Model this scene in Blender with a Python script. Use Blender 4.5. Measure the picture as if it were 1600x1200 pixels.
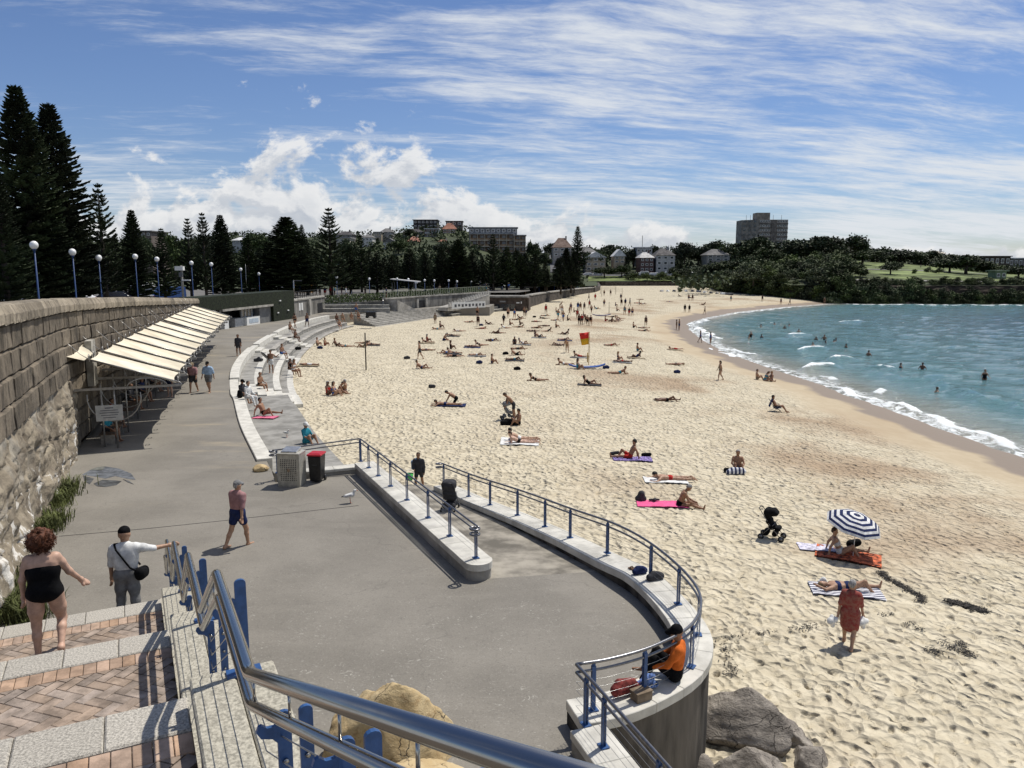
import bpy, bmesh, math, random
import numpy as np
from mathutils import Vector, Matrix
R = math.radians
random.seed(7); np.random.seed(7)
for o in list(bpy.data.objects): bpy.data.objects.remove(o)
S = bpy.context.scene
COL = S.collection

# ---------------------------------------------------------------- camera
F = 1202.0; H = 7.2; PITCH = R(8.84)          # focal length in photo pixels, eye height over the promenade, tilt
cam = bpy.data.cameras.new('camera'); camo = bpy.data.objects.new('camera', cam); COL.objects.link(camo)
camo.location = (0, 0, H); camo.rotation_euler = (math.pi/2 - PITCH, 0, 0)
cam.sensor_width = 36.0; cam.lens = 36.0*F/1600.0; cam.clip_start = 0.05; cam.clip_end = 20000
S.camera = camo
# ---------------------------------------------------------------- sky and sun
SUN_EL, SUN_AZ = R(61), R(45)                 # azimuth clockwise from +Y (straight ahead)
sun = bpy.data.lights.new('sun', 'SUN'); suno = bpy.data.objects.new('sun', sun); COL.objects.link(suno)
sun.energy = 5.0; sun.angle = R(0.53); sun.color = (1.0, 0.95, 0.87)
sd = Vector((math.cos(SUN_EL)*math.sin(SUN_AZ), math.cos(SUN_EL)*math.cos(SUN_AZ), math.sin(SUN_EL)))
suno.rotation_euler = (-sd).to_track_quat('-Z', 'Y').to_euler(); suno.location = (30, 30, 80)
S.view_settings.view_transform = 'Standard'; S.view_settings.look = 'None'
S.view_settings.exposure = -0.12; S.view_settings.gamma = 1.0; S.view_settings.use_curve_mapping = False
S.render.engine = 'CYCLES'
S.cycles.max_bounces = 6; S.cycles.diffuse_bounces = 2; S.cycles.glossy_bounces = 3; S.cycles.transparent_max_bounces = 6

W = bpy.data.worlds.new('World'); S.world = W; W.use_nodes = True
class NT:
    """tiny node-tree helper"""
    def __init__(s, nt): s.t = nt; s.n = nt.nodes; s.l = nt.links
    def N(s, typ, **kw):
        n = s.n.new(typ)
        for k, v in kw.items():
            if k.startswith('i_'):
                key = k[2:]; key = int(key) if key.isdigit() else key.replace('_', ' ')
                s.set(n.inputs[key], v)
            else: setattr(n, k, v)
        return n
    def set(s, inp, v):
        if isinstance(v, bpy.types.NodeSocket): s.l.new(v, inp)
        else:
            if hasattr(inp, 'default_value'):
                try: inp.default_value = v
                except Exception: inp.default_value = tuple(v) + (1.0,)
    def math(s, op, a, b=0.0, c=0.0, clamp=False):
        n = s.n.new('ShaderNodeMath'); n.operation = op; n.use_clamp = clamp
        s.set(n.inputs[0], a); s.set(n.inputs[1], b); s.set(n.inputs[2], c); return n.outputs[0]
    def mix(s, f, a, b, blend='MIX'):
        n = s.n.new('ShaderNodeMix'); n.data_type = 'RGBA'; n.blend_type = blend
        s.set(n.inputs[0], f); s.set(n.inputs[6], a); s.set(n.inputs[7], b); return n.outputs[2]
    def ramp(s, f, lo, hi, a=0.0, b=1.0, smooth=True):
        n = s.n.new('ShaderNodeMapRange'); n.interpolation_type = 'SMOOTHSTEP' if smooth else 'LINEAR'
        s.set(n.inputs[0], f); s.set(n.inputs[1], lo); s.set(n.inputs[2], hi); s.set(n.inputs[3], a); s.set(n.inputs[4], b); return n.outputs[0]
    def noise(s, vec, scale, detail=4, rough=0.5, dist=0.0, dim='3D'):
        n = s.n.new('ShaderNodeTexNoise'); n.noise_dimensions = dim
        if vec is not None: s.l.new(vec, n.inputs['Vector'])
        s.set(n.inputs['Scale'], scale); s.set(n.inputs['Detail'], detail); s.set(n.inputs['Roughness'], rough); s.set(n.inputs['Distortion'], dist)
        return n.outputs[0]
    def comb(s, x, y, z=0.0):
        n = s.n.new('ShaderNodeCombineXYZ'); s.set(n.inputs[0], x); s.set(n.inputs[1], y); s.set(n.inputs[2], z); return n.outputs[0]
    def vmul(s, v, k):
        n = s.n.new('ShaderNodeVectorMath'); n.operation = 'MULTIPLY'; s.set(n.inputs[0], v); n.inputs[1].default_value = k; return n.outputs[0]
    def vadd(s, v, k):
        n = s.n.new('ShaderNodeVectorMath'); n.operation = 'ADD'; s.set(n.inputs[0], v); s.set(n.inputs[1], k); return n.outputs[0]

def build_world():
    w = NT(W.node_tree); w.n.clear()
    out = w.N('ShaderNodeOutputWorld'); bg = w.N('ShaderNodeBackground')
    sky = w.N('ShaderNodeTexSky', sky_type='NISHITA', sun_disc=False, sun_elevation=SUN_EL, sun_rotation=SUN_AZ, air_density=1.0, dust_density=0.15, ozone_density=3.5, altitude=20)
    tc = w.N('ShaderNodeTexCoord'); sep = w.N('ShaderNodeSeparateXYZ'); w.l.new(tc.outputs['Generated'], sep.inputs[0])
    x, y, z = sep.outputs
    zc = w.math('MAXIMUM', z, 0.0)
    # high cirrus on a flat sheet overhead: streaks that close up towards the horizon
    den = w.math('ADD', zc, 0.13)
    u = w.math('DIVIDE', x, den); v = w.math('DIVIDE', y, den)
    v2 = w.math('MULTIPLY_ADD', u, -0.16, v)
    warp = w.noise(w.comb(u, v2), 1.3, 3, 0.5)
    vw = w.math('MULTIPLY_ADD', warp, 0.22, v2)
    streak = w.noise(w.comb(w.math('MULTIPLY', u, 0.55), w.math('MULTIPLY', vw, 1.9)), 1.35, 8, 0.67, 0.12)
    fine = w.noise(w.comb(w.math('MULTIPLY', u, 1.6), w.math('MULTIPLY', vw, 5.0)), 2.6, 7, 0.70, 0.3)
    big = w.noise(w.comb(w.math('MULTIPLY', u, 0.5), w.math('MULTIPLY', v, 0.55)), 1.1, 2, 0.5)
    cov = w.math('ADD', w.math('MULTIPLY', big, 0.50), w.math('MULTIPLY', streak, 0.78))
    cov = w.math('MULTIPLY_ADD', fine, 0.34, cov)
    lowband = w.ramp(z, 0.0, 0.20, 0.015, -0.02)
    cov = w.math('ADD', cov, lowband)
    cov = w.math('ADD', cov, w.ramp(w.math('DIVIDE', x, w.math('ADD', w.math('ABSOLUTE', y), 0.25)), -0.5, 0.3, -0.035, 0.075))
    cirrus = w.ramp(cov, 0.745, 1.03, 0.0, 0.93)
    # low heaped cumulus over the land: billows in direction space with a base level
    yy = w.math('MAXIMUM', w.math('ABSOLUTE', y), 0.05)
    a = w.math('DIVIDE', x, yy); e = w.math('DIVIDE', zc, yy)
    dirv = w.comb(a, w.math('MULTIPLY', e, 1.5), w.math('MULTIPLY', y, 0.2))
    bil = w.noise(dirv, 11.0, 8, 0.60, 0.2)
    bil2 = w.noise(w.vadd(dirv, (0.010, 0.024, 0.0)), 11.0, 8, 0.60, 0.2)
    lump = w.noise(w.comb(a, 0.0, w.math('MULTIPLY', y, 0.3)), 3.2, 2, 0.5)
    ga = w.math('DIVIDE', w.math('ADD', a, 0.27), 0.36)
    gauss = w.math('POWER', 2.718, w.math('MULTIPLY', w.math('MULTIPLY', ga, ga), -1.0))
    top = w.math('ADD', w.math('MULTIPLY', gauss, 0.165), w.math('MULTIPLY_ADD', lump, 0.10, -0.030))
    hfac = w.math('SUBTRACT', 1.0, w.math('DIVIDE', e, w.math('MAXIMUM', top, 0.012)))
    dens = w.math('ADD', w.math('MULTIPLY', hfac, 0.34), bil)
    cum = w.ramp(dens, 0.57, 0.67)
    # a few torn puffs higher up
    puff = w.noise(w.vadd(dirv, (3.1, 1.7, 0.0)), 5.2, 6, 0.6, 0.3)
    pband = w.math('MULTIPLY', w.ramp(e, 0.05, 0.11), w.ramp(e, 0.26, 0.17))
    puffm = w.math('MULTIPLY', w.ramp(puff, 0.67, 0.75), pband)
    lit = w.ramp(w.math('SUBTRACT', bil, bil2), -0.07, 0.07)
    edge = w.ramp(dens, 0.60, 0.92, 1.0, 0.25)
    lit = w.math('ADD', w.math('MULTIPLY', lit, 0.55), w.math('MULTIPLY', edge, 0.50), clamp=True)
    ccol = w.mix(lit, (0.44, 0.50, 0.60, 1), (1.0, 1.0, 1.0, 1))
    skyc = w.mix(1.0, sky.outputs[0], (0.084, 0.089, 0.108, 1), 'MULTIPLY')
    circ = w.mix(cirrus, skyc, (0.88, 0.92, 0.97, 1))
    c1 = w.mix(w.math('MULTIPLY', cum, 0.93), circ, ccol)
    c2 = w.mix(w.math('MULTIPLY', puffm, 0.85), c1, (0.93, 0.95, 0.98, 1))
    w.l.new(c2, bg.inputs['Color']); bg.inputs['Strength'].default_value = 0.92
    w.l.new(bg.outputs[0], out.inputs[0])
build_world()
W.cycles.sampling_method = 'MANUAL'; W.cycles.sample_map_resolution = 512

# ---------------------------------------------------------------- places: photo pixel -> point on the ground
def ray(px, py):
    a = (px-800)/F; b = (600-py)/F; c, s = math.cos(PITCH), math.sin(PITCH)
    return Vector((a, c+b*s, -s+b*c))
def P(px, py, z=0.0):
    r = ray(px, py); t = (z-H)/r.z; return Vector((r.x*t, r.y*t, z))
def PD(px, py, Y):
    r = ray(px, py); t = Y/r.y; return Vector((r.x*t, Y, H+r.z*t))
# ---------------------------------------------------------------- mesh helpers
class MB:
    def __init__(s): s.v = []; s.f = []; s.m = []; s.sm = []
    def add(s, vs, fs, mat=0, smooth=False):
        b = len(s.v); s.v += [tuple(p) for p in vs]
        s.f += [tuple(i+b for i in f) for f in fs]; s.m += [mat]*len(fs); s.sm += [smooth]*len(fs)
    def box(s, c, d, rz=0.0, mat=0, rx=0.0):
        x, y, z = d[0]/2, d[1]/2, d[2]/2
        m = Matrix.Rotation(rz, 3, 'Z') @ Matrix.Rotation(rx, 3, 'X'); c = Vector(c)
        vs = [c + m @ Vector((i*x, j*y, k*z)) for k in (-1, 1) for j in (-1, 1) for i in (-1, 1)]
        s.add(vs, [(0,2,3,1),(4,5,7,6),(0,1,5,4),(2,6,7,3),(0,4,6,2),(1,3,7,5)], mat); return s
    def bar(s, a, b, w, h=None, mat=0):
        """square bar from a to b"""
        a, b = Vector(a), Vector(b); d = (b-a).normalized(); h = h or w
        up = Vector((0,0,1)) if abs(d.z) < .95 else Vector((0,1,0))
        r = d.cross(up).normalized()*w/2; u = r.cross(d).normalized()*h/2
        vs = [p + i*r + j*u for p in (a, b) for j in (-1, 1) for i in (-1, 1)]
        s.add(vs, [(0,1,3,2),(4,6,7,5),(0,4,5,1),(2,3,7,6),(0,2,6,4),(1,5,7,3)], mat); return s
    def tube(s, pts, r, n=8, mat=0, caps=True, closed=False):
        pts = [Vector(p) for p in pts]; k = len(pts); rr = r if isinstance(r, (list, tuple)) else [r]*k
        prev = None; vs = []
        for i, p in enumerate(pts):
            if closed: d = pts[(i+1) % k]-pts[i-1]
            else: d = pts[min(i+1, k-1)]-pts[max(i-1, 0)]
            d = d.normalized() if d.length > 1e-9 else Vector((0,0,1))
            if prev is None:
                t = Vector((0,0,1)) if abs(d.z) < .9 else Vector((1,0,0)); prev = d.cross(t).normalized()
            else:
                prev = (prev - d*prev.dot(d)); prev = prev.normalized() if prev.length > 1e-6 else d.orthogonal().normalized()
            q = d.cross(prev)
            vs += [p + rr[i]*(math.cos(2*math.pi*j/n)*prev + math.sin(2*math.pi*j/n)*q) for j in range(n)]
        fs = []
        for i in range(k if closed else k-1):
            i2 = (i+1) % k
            for j in range(n): fs.append((i*n+j, i*n+(j+1) % n, i2*n+(j+1) % n, i2*n+j))
        if caps and not closed: fs += [tuple(range(n-1, -1, -1)), tuple((k-1)*n+j for j in range(n))]
        s.add(vs, fs, mat, True); return s
    def prism(s, poly, z0, z1, mat=0, bottom=True):
        """poly: ccw list of (x,y); z0,z1 numbers or per-vertex lists"""
        n = len(poly); a = z0 if isinstance(z0, (list, tuple)) else [z0]*n; b = z1 if isinstance(z1, (list, tuple)) else [z1]*n
        vs = [(p[0], p[1], a[i]) for i, p in enumerate(poly)] + [(p[0], p[1], b[i]) for i, p in enumerate(poly)]
        fs = [tuple(range(n, 2*n))] + [(i, (i+1) % n, n+(i+1) % n, n+i) for i in range(n)]
        if bottom: fs.append(tuple(range(n-1, -1, -1)))
        s.add(vs, fs, mat); return s
    def strip(s, L, Rr, z0, z1, mat=0):
        """solid band between two polylines L,R (xy or xyz); z0 bottom, z1 top (number or list)"""
        n = len(L); zb = z0 if isinstance(z0, (list, tuple)) else [z0]*n; zt = z1 if isinstance(z1, (list, tuple)) else [z1]*n
        vs = []
        for i in range(n):
            vs += [(L[i][0], L[i][1], zb[i]), (Rr[i][0], Rr[i][1], zb[i]), (Rr[i][0], Rr[i][1], zt[i]), (L[i][0], L[i][1], zt[i])]
        fs = []
        for i in range(n-1):
            a, b = 4*i, 4*i+4
            fs += [(a+3, a+2, b+2, b+3), (a, b, b+1, a+1), (a, a+3, b+3, b), (a+1, b+1, b+2, a+2)]
        fs += [(0, 1, 2, 3), (4*n-4, 4*n-1, 4*n-2, 4*n-3)]
        s.add(vs, fs, mat); return s
    def sphere(s, c, r, n=12, m=8, mat=0, sc=(1,1,1), jit=0.0):
        c = Vector(c); vs = [c+Vector((0,0,r*sc[2]))]
        for i in range(1, m):
            t = math.pi*i/m
            for j in range(n):
                p = 2*math.pi*j/n; k = r*(1+random.uniform(-jit, jit))
                vs.append(c+Vector((k*sc[0]*math.sin(t)*math.cos(p), k*sc[1]*math.sin(t)*math.sin(p), k*sc[2]*math.cos(t))))
        vs.append(c-Vector((0,0,r*sc[2]))); fs = []
        for j in range(n): fs.append((0, 1+j, 1+(j+1) % n))
        for i in range(m-2):
            for j in range(n): fs.append((1+i*n+j, 1+(i+1)*n+j, 1+(i+1)*n+(j+1) % n, 1+i*n+(j+1) % n))
        e = len(vs)-1
        for j in range(n): fs.append((e, 1+(m-2)*n+(j+1) % n, 1+(m-2)*n+j))
        s.add(vs, fs, mat, True); return s
    def mesh(s, name):
        me = bpy.data.meshes.new(name); me.from_pydata(s.v, [], s.f)
        me.polygons.foreach_set('material_index', s.m); me.polygons.foreach_set('use_smooth', s.sm); me.update(); return me
    def build(s, name, mats, parent=None, world=True, fix=True):
        if parent is not None and world:
            o = wloc(parent); s.v = [(p[0]-o.x, p[1]-o.y, p[2]-o.z) for p in s.v]
        me = s.mesh(name)
        if fix:
            bm = bmesh.new(); bm.from_mesh(me); bmesh.ops.recalc_face_normals(bm, faces=bm.faces); bm.to_mesh(me); bm.free()
        return link(name, me, mats, parent)
def wloc(o):
    l = Vector(o.location)
    while o.parent is not None: o = o.parent; l = l + Vector(o.location)
    return l
def link(name, me, mats, parent=None):
    if not isinstance(mats, (list, tuple)): mats = [mats]
    for m in mats: me.materials.append(m)
    o = bpy.data.objects.new(name, me); COL.objects.link(o)
    if parent is not None: o.parent = parent
    return o
def np_mesh(name, V, Fq, mats, parent=None, smooth=True, mat_idx=None):
    """V (n,3) array, Fq (m,k) int array of equal-size faces"""
    V = np.asarray(V, dtype=np.float32); Fq = np.asarray(Fq, dtype=np.int32)
    me = bpy.data.meshes.new(name); k = Fq.shape[1]
    me.vertices.add(len(V)); me.vertices.foreach_set('co', V.ravel())
    me.loops.add(Fq.size); me.loops.foreach_set('vertex_index', Fq.ravel())
    me.polygons.add(len(Fq)); me.polygons.foreach_set('loop_start', np.arange(0, Fq.size, k, dtype=np.int32))
    me.polygons.foreach_set('loop_total', np.full(len(Fq), k, dtype=np.int32))
    if mat_idx is not None: me.polygons.foreach_set('material_index', np.asarray(mat_idx, dtype=np.int32))
    me.polygons.foreach_set('use_smooth', np.full(len(Fq), smooth, dtype=bool)); me.update(calc_edges=True); me.validate()
    return link(name, me, mats, parent)
def tag(o, label, cat, group=None):
    o['label'] = label; o['category'] = cat
    if group: o['group'] = group
    return o
def thing(name, label, cat, loc=(0,0,0), rz=0.0, group=None):
    o = bpy.data.objects.new(name, None); COL.objects.link(o); o.empty_display_size = .2
    o.location = loc; o.rotation_euler = (0, 0, rz); return tag(o, label, cat, group)
def struct(o): o['kind'] = 'structure'; return o
def stuff(o, label=None, cat=None):
    o['kind'] = 'stuff'
    if label: o['label'] = label
    if cat: o['category'] = cat
    return o
def copy_tree(o, parent=None):
    c = o.copy(); COL.objects.link(c); c.parent = parent
    for ch in list(o.children): copy_tree(ch, c)
    return c
def spline(pts, n=8):
    """Catmull-Rom through points (tuples of any length)"""
    P_ = [np.array(p, float) for p in pts]; P_ = [2*P_[0]-P_[1]] + P_ + [2*P_[-1]-P_[-2]]; out = []
    for i in range(1, len(P_)-2):
        p0, p1, p2, p3 = P_[i-1:i+3]
        for j in range(n):
            t = j/n; out.append(tuple(.5*((2*p1)+(-p0+p2)*t+(2*p0-5*p1+4*p2-p3)*t*t+(-p0+3*p1-3*p2+p3)*t**3)))
    out.append(tuple(P_[-2])); return out
def offset(pts, d):
    """offset polyline to its right by d"""
    out = []; n = len(pts)
    for i in range(n):
        a, b = pts[max(i-1, 0)], pts[min(i+1, n-1)]; dx, dy = b[0]-a[0], b[1]-a[1]; l = math.hypot(dx, dy) or 1
        out.append((pts[i][0]+dy/l*d, pts[i][1]-dx/l*d) + tuple(pts[i][2:]))
    return out
def resample(pts, step):
    pts = [np.array(p, float) for p in pts]; L = [0]
    for a, b in zip(pts[:-1], pts[1:]): L.append(L[-1]+float(np.linalg.norm((b-a)[:2])))
    n = max(2, int(round(L[-1]/step))+1); A = np.array(pts); s_ = np.linspace(0, L[-1], n)
    return [tuple(float(np.interp(t, L, A[:, k])) for k in range(A.shape[1])) for t in s_]
# value noise on numpy arrays
_perm = np.random.RandomState(3).rand(256, 256)
def vnoise(x, y):
    xi = np.floor(x).astype(int); yi = np.floor(y).astype(int); fx = x-xi; fy = y-yi
    fx = fx*fx*(3-2*fx); fy = fy*fy*(3-2*fy); g = lambda i, j: _perm[i & 255, j & 255]
    return (g(xi, yi)*(1-fx)+g(xi+1, yi)*fx)*(1-fy)+(g(xi, yi+1)*(1-fx)+g(xi+1, yi+1)*fx)*fy
def fbm(x, y, o=4):
    s_ = 0; a = .5; t = 0
    for i in range(o): s_ = s_+a*vnoise(x*2**i+17.3*i, y*2**i+5.1*i); t += a; a *= .5
    return s_/t
def seg_dist(x, y, poly, sign=True):
    """distance to polyline, signed: positive on its left side"""
    best = np.full(np.shape(x), 1e9); sg = np.ones(np.shape(x))
    for (ax, ay), (bx, by) in zip(poly[:-1], poly[1:]):
        dx, dy = bx-ax, by-ay; t = np.clip(((x-ax)*dx+(y-ay)*dy)/(dx*dx+dy*dy), 0, 1)
        d = np.hypot(x-ax-t*dx, y-ay-t*dy); c = dx*(y-ay)-dy*(x-ax); m = d < best
        best = np.where(m, d, best); sg = np.where(m, np.where(c >= 0, 1, -1), sg)
    return best*sg if sign else best

# ---------------------------------------------------------------- materials
MATS = {}
def mat(name, col, rough=.7, var=.12, scale=6.0, bump=0.0, bscale=None, metal=0.0, col2=None, rnd=0.0, spec=.4, detail=5, coords='Object', stretch=None, sheen=0.0, trans=0.0, alpha=1.0):
    """general procedural surface: base colour broken up by noise, fine bump, per-object variation"""
    if name in MATS: return MATS[name]
    m = bpy.data.materials.new(name); m.use_nodes = True; w = NT(m.node_tree); b = w.n['Principled BSDF']
    tc = w.N('ShaderNodeTexCoord'); geo = w.N('ShaderNodeNewGeometry')
    vec = geo.outputs['Position'] if coords == 'World' else tc.outputs[coords]
    if stretch: vec = w.vmul(vec, stretch)
    nz = w.noise(vec, scale, detail, .6)
    c2 = col2 or tuple(max(0, c*(1-2.2*var)) for c in col)
    c1 = tuple(min(1, c*(1+var)) for c in col)
    f = w.ramp(nz, .32, .68)
    c = w.mix(f, c2+(1,), c1+(1,))
    if rnd:
        oi = w.N('ShaderNodeObjectInfo'); hsv = w.N('ShaderNodeHueSaturation'); w.l.new(c, hsv.inputs['Color'])
        w.set(hsv.inputs['Value'], w.ramp(oi.outputs['Random'], 0, 1, 1-rnd, 1+rnd, False))
        w.set(hsv.inputs['Saturation'], w.ramp(w.math('FRACT', w.math('MULTIPLY', oi.outputs['Random'], 7.31)), 0, 1, 1-rnd, 1+rnd*.6, False)); c = hsv.outputs[0]
    w.l.new(c, b.inputs['Base Color'])
    w.set(b.inputs['Roughness'], w.ramp(nz, .3, .7, min(1, rough*1.1), rough*.85)); b.inputs['Metallic'].default_value = metal
    b.inputs['Specular IOR Level'].default_value = spec
    if sheen: b.inputs['Sheen Weight'].default_value = sheen
    if trans: b.inputs['Transmission Weight'].default_value = trans
    if alpha < 1: b.inputs['Alpha'].default_value = alpha
    if bump:
        bn = w.N('ShaderNodeBump'); bn.inputs['Strength'].default_value = min(1, bump); bn.inputs['Distance'].default_value = .02*max(1, bump)
        w.set(bn.inputs['Height'], w.noise(vec, bscale or scale*4, 6, .65)); w.l.new(bn.outputs[0], b.inputs['Normal'])
    MATS[name] = m; return m
def flat(name, col, rough=.6, **k): return mat(name, col, rough, var=.06, scale=9, **k)

concrete = mat('concrete_weathered', (.36,.34,.30), .85, .18, .9, .35, 14, coords='World', detail=8)
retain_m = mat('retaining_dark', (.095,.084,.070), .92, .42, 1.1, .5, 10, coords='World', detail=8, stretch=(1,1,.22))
concrete_d = mat('concrete_stained', (.20,.19,.17), .9, .25, 1.2, .4, 12, coords='World', detail=8, stretch=(1,1,.35))
coping_m = mat('coping_pale', (.56,.54,.48), .75, .10, 2.2, .25, 30, coords='World', rnd=.06, detail=8)
steel = mat('stainless_steel', (.40,.385,.36), .20, .03, 3, 0.0, 160, metal=1.0, spec=.5)
steel_d = mat('rail_steel_dark', (.20,.20,.21), .33, .10, 20, .03, 160, metal=.85)
blue_p = mat('blue_paint', (.028,.085,.23), .42, .12, 12, .08, 60, spec=.45)
blue_l = mat('blue_paint_lamp', (.025,.06,.17), .45, .1, 12)
white_p = mat('white_paint', (.75,.75,.72), .5, .05, 9)
black_p = mat('black_plastic', (.012,.012,.013), .45, .2, 9)
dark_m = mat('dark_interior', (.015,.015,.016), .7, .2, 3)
glass = mat('window_glass', (.03,.04,.05), .08, .2, .6, spec=.8)
# ---------------------------------------------------------------- the ground
SEA = -3.3
WATER = [(34,-80),(30,10),(28.6,30),(28.15,41),(27.9,47),(27.7,55),(27.4,66),(26.4,78),(25.8,93),(26.8,108),(29,125),(31.8,139),(38,152),(49.6,171),(66.7,191),(85.4,208),(105,211),(137,208),(260,200),(600,120),(1500,-200)]
def sand_z(x, y):
    x = np.asarray(x, float); y = np.asarray(y, float); d = seg_dist(x, y, WATER)
    z = np.where(d > 0, SEA+2.0*(1-np.exp(-np.maximum(d, 0)/14.0)), SEA+.06*d)
    z = np.maximum(z, SEA-4)
    return z + .10*(fbm(x*.16+3, y*.16, 3)-.5)*np.clip((d-5)/6, 0, 1)
def PS(px, py):
    """photo pixel -> point on the sand"""
    z = -1.5
    for _ in range(25):
        p = P(px, py, z); z = .5*z+.5*float(sand_z(p.x, p.y))
    return P(px, py, z)

def sand_material():
    m = bpy.data.materials.new('beach_sand'); m.use_nodes = True; w = NT(m.node_tree); b = w.n['Principled BSDF']
    geo = w.N('ShaderNodeNewGeometry'); pos = geo.outputs['Position']
    at = w.N('ShaderNodeAttribute', attribute_name='shore').outputs['Fac']
    n1 = w.noise(pos, .09, 4, .55); n2 = w.noise(pos, 1.7, 5, .6); n3 = w.noise(pos, 40, 3, .6)
    edge = w.math('MULTIPLY_ADD', w.noise(pos, .22, 3, .5), 5.0, w.math('SUBTRACT', at, 2.5))
    dry = w.mix(w.ramp(n2, .3, .7), (.465,.405,.290,1), (.595,.530,.395,1))
    damp = w.mix(w.math('MULTIPLY', w.ramp(n1, .46, .66), w.ramp(edge, 34, 12)), dry, (.36,.27,.18,1))
    fade = w.ramp(edge, 8.5, 5.0)
    smooth = w.mix(w.math('MULTIPLY', fade, .7), damp, (.40,.315,.205,1))
    wet = w.ramp(edge, 4.0, 2.9)
    col = w.mix(wet, smooth, (.205,.155,.107,1))
    # shells, weed crumbs and dark grains
    spk = w.ramp(w.noise(pos, 9.0, 3, .7), .68, .74)
    col = w.mix(w.math('MULTIPLY', spk, w.math('SUBTRACT', .30, w.math('MULTIPLY', fade, .28))), col, (.10,.075,.05,1))
    w.l.new(col, b.inputs['Base Color']); w.set(b.inputs['Roughness'], w.ramp(wet, 0, 1, .95, .55)); w.set(b.inputs['Specular IOR Level'], w.ramp(wet, 0, 1, .25, .35))
    # trampled relief: footprints
    vo = w.N('ShaderNodeTexVoronoi', feature='SMOOTH_F1'); vo.inputs['Scale'].default_value = 4.2; vo.inputs['Smoothness'].default_value = .22
    wv = w.vadd(w.vmul(pos, (1.0, .8, 1.0)), w.vmul(w.N('ShaderNodeTexNoise', i_Scale=1.5, i_Vector=pos).outputs['Color'], (.5,.5,0)))
    w.l.new(wv, vo.inputs['Vector'])
    foot = w.math('MULTIPLY', vo.outputs['Distance'], w.ramp(w.noise(pos, .5, 3, .5), .25, .6, .45, 1.0))
    hgt = w.math('ADD', foot, w.math('MULTIPLY', w.noise(pos, 6, 4, .6), .25))
    bn = w.N('ShaderNodeBump'); bn.inputs['Distance'].default_value = .24
    w.set(bn.inputs['Strength'], w.ramp(fade, 0, 1, 1.0, .06)); w.l.new(hgt, bn.inputs['Height']); w.l.new(bn.outputs[0], b.inputs['Normal'])
    return m
def build_sand():
    ys = [2.0]
    while ys[-1] < 8: ys.append(ys[-1]+.25)
    while ys[-1] < 66: ys.append(ys[-1]*1.0037)
    while ys[-1] < 380: ys.append(ys[-1]*1.016)
    ys = np.array(ys)
    ts = np.concatenate([np.linspace(-1.2, -.42, 14)[:-1], np.linspace(-.42, -.1, 60)[:-1], np.linspace(-.1, .60, 400), np.linspace(.60, .72, 40)[1:], np.linspace(.72, 1.6, 24)[1:], [2.2, 4.0]])
    T, Y = np.meshgrid(ts, ys); X = T*(Y+4); Z = sand_z(X, Y); d = seg_dist(X, Y, WATER)
    # footprints: pits with soft rims on jittered cells
    amp = np.clip((d-6)/5, 0, 1)*np.clip((130-Y)/60, 0, 1)
    rs = np.random.RandomState(11); jx, jy, jd, ja = (rs.rand(128, 128) for _ in range(4))
    amp = amp*(.35+1.15*np.clip(fbm(X*.13+7, Y*.13, 4)*1.6-.35, 0, 1)); hgt = np.zeros_like(X)
    for cell, dep, ox, ru, rv in ((.31, .095, 0, .105, .058), (.55, .07, 31, .15, .09)):
        cx = np.floor(X/cell).astype(int); cy = np.floor(Y/cell).astype(int)
        for i in (-1, 0, 1):
            for j in (-1, 0, 1):
                a, b = (cx+i+ox) & 127, (cy+j+ox) & 127
                dx = X-(cx+i+jx[a, b])*cell; dy = Y-(cy+j+jy[a, b])*cell; th = ja[a, b]*6.28; c, s_ = np.cos(th), np.sin(th)
                u = (c*dx+s_*dy)/ru; v = (-s_*dx+c*dy)/rv; q = u*u+v*v
                hgt += dep*np.clip(jd[a, b]*1.5-.25, 0, 1)*(-np.exp(-q)+.45*np.exp(-q*.32)*(1-np.exp(-q)))
    Z = Z+amp*(hgt+.05*(fbm(X*1.3, Y*1.3, 3)-.5))
    n, k = X.shape; idx = np.arange(n*k).reshape(n, k)
    Fq = np.stack([idx[:-1, :-1], idx[:-1, 1:], idx[1:, 1:], idx[1:, :-1]], -1).reshape(-1, 4)
    o = np_mesh('beach_sand', np.stack([X, Y, Z], -1).reshape(-1, 3), Fq, sand_material())
    at = o.data.attributes.new('shore', 'FLOAT', 'POINT'); at.data.foreach_set('value', d.astype(np.float32).ravel())
    struct(o)
build_sand()

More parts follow.
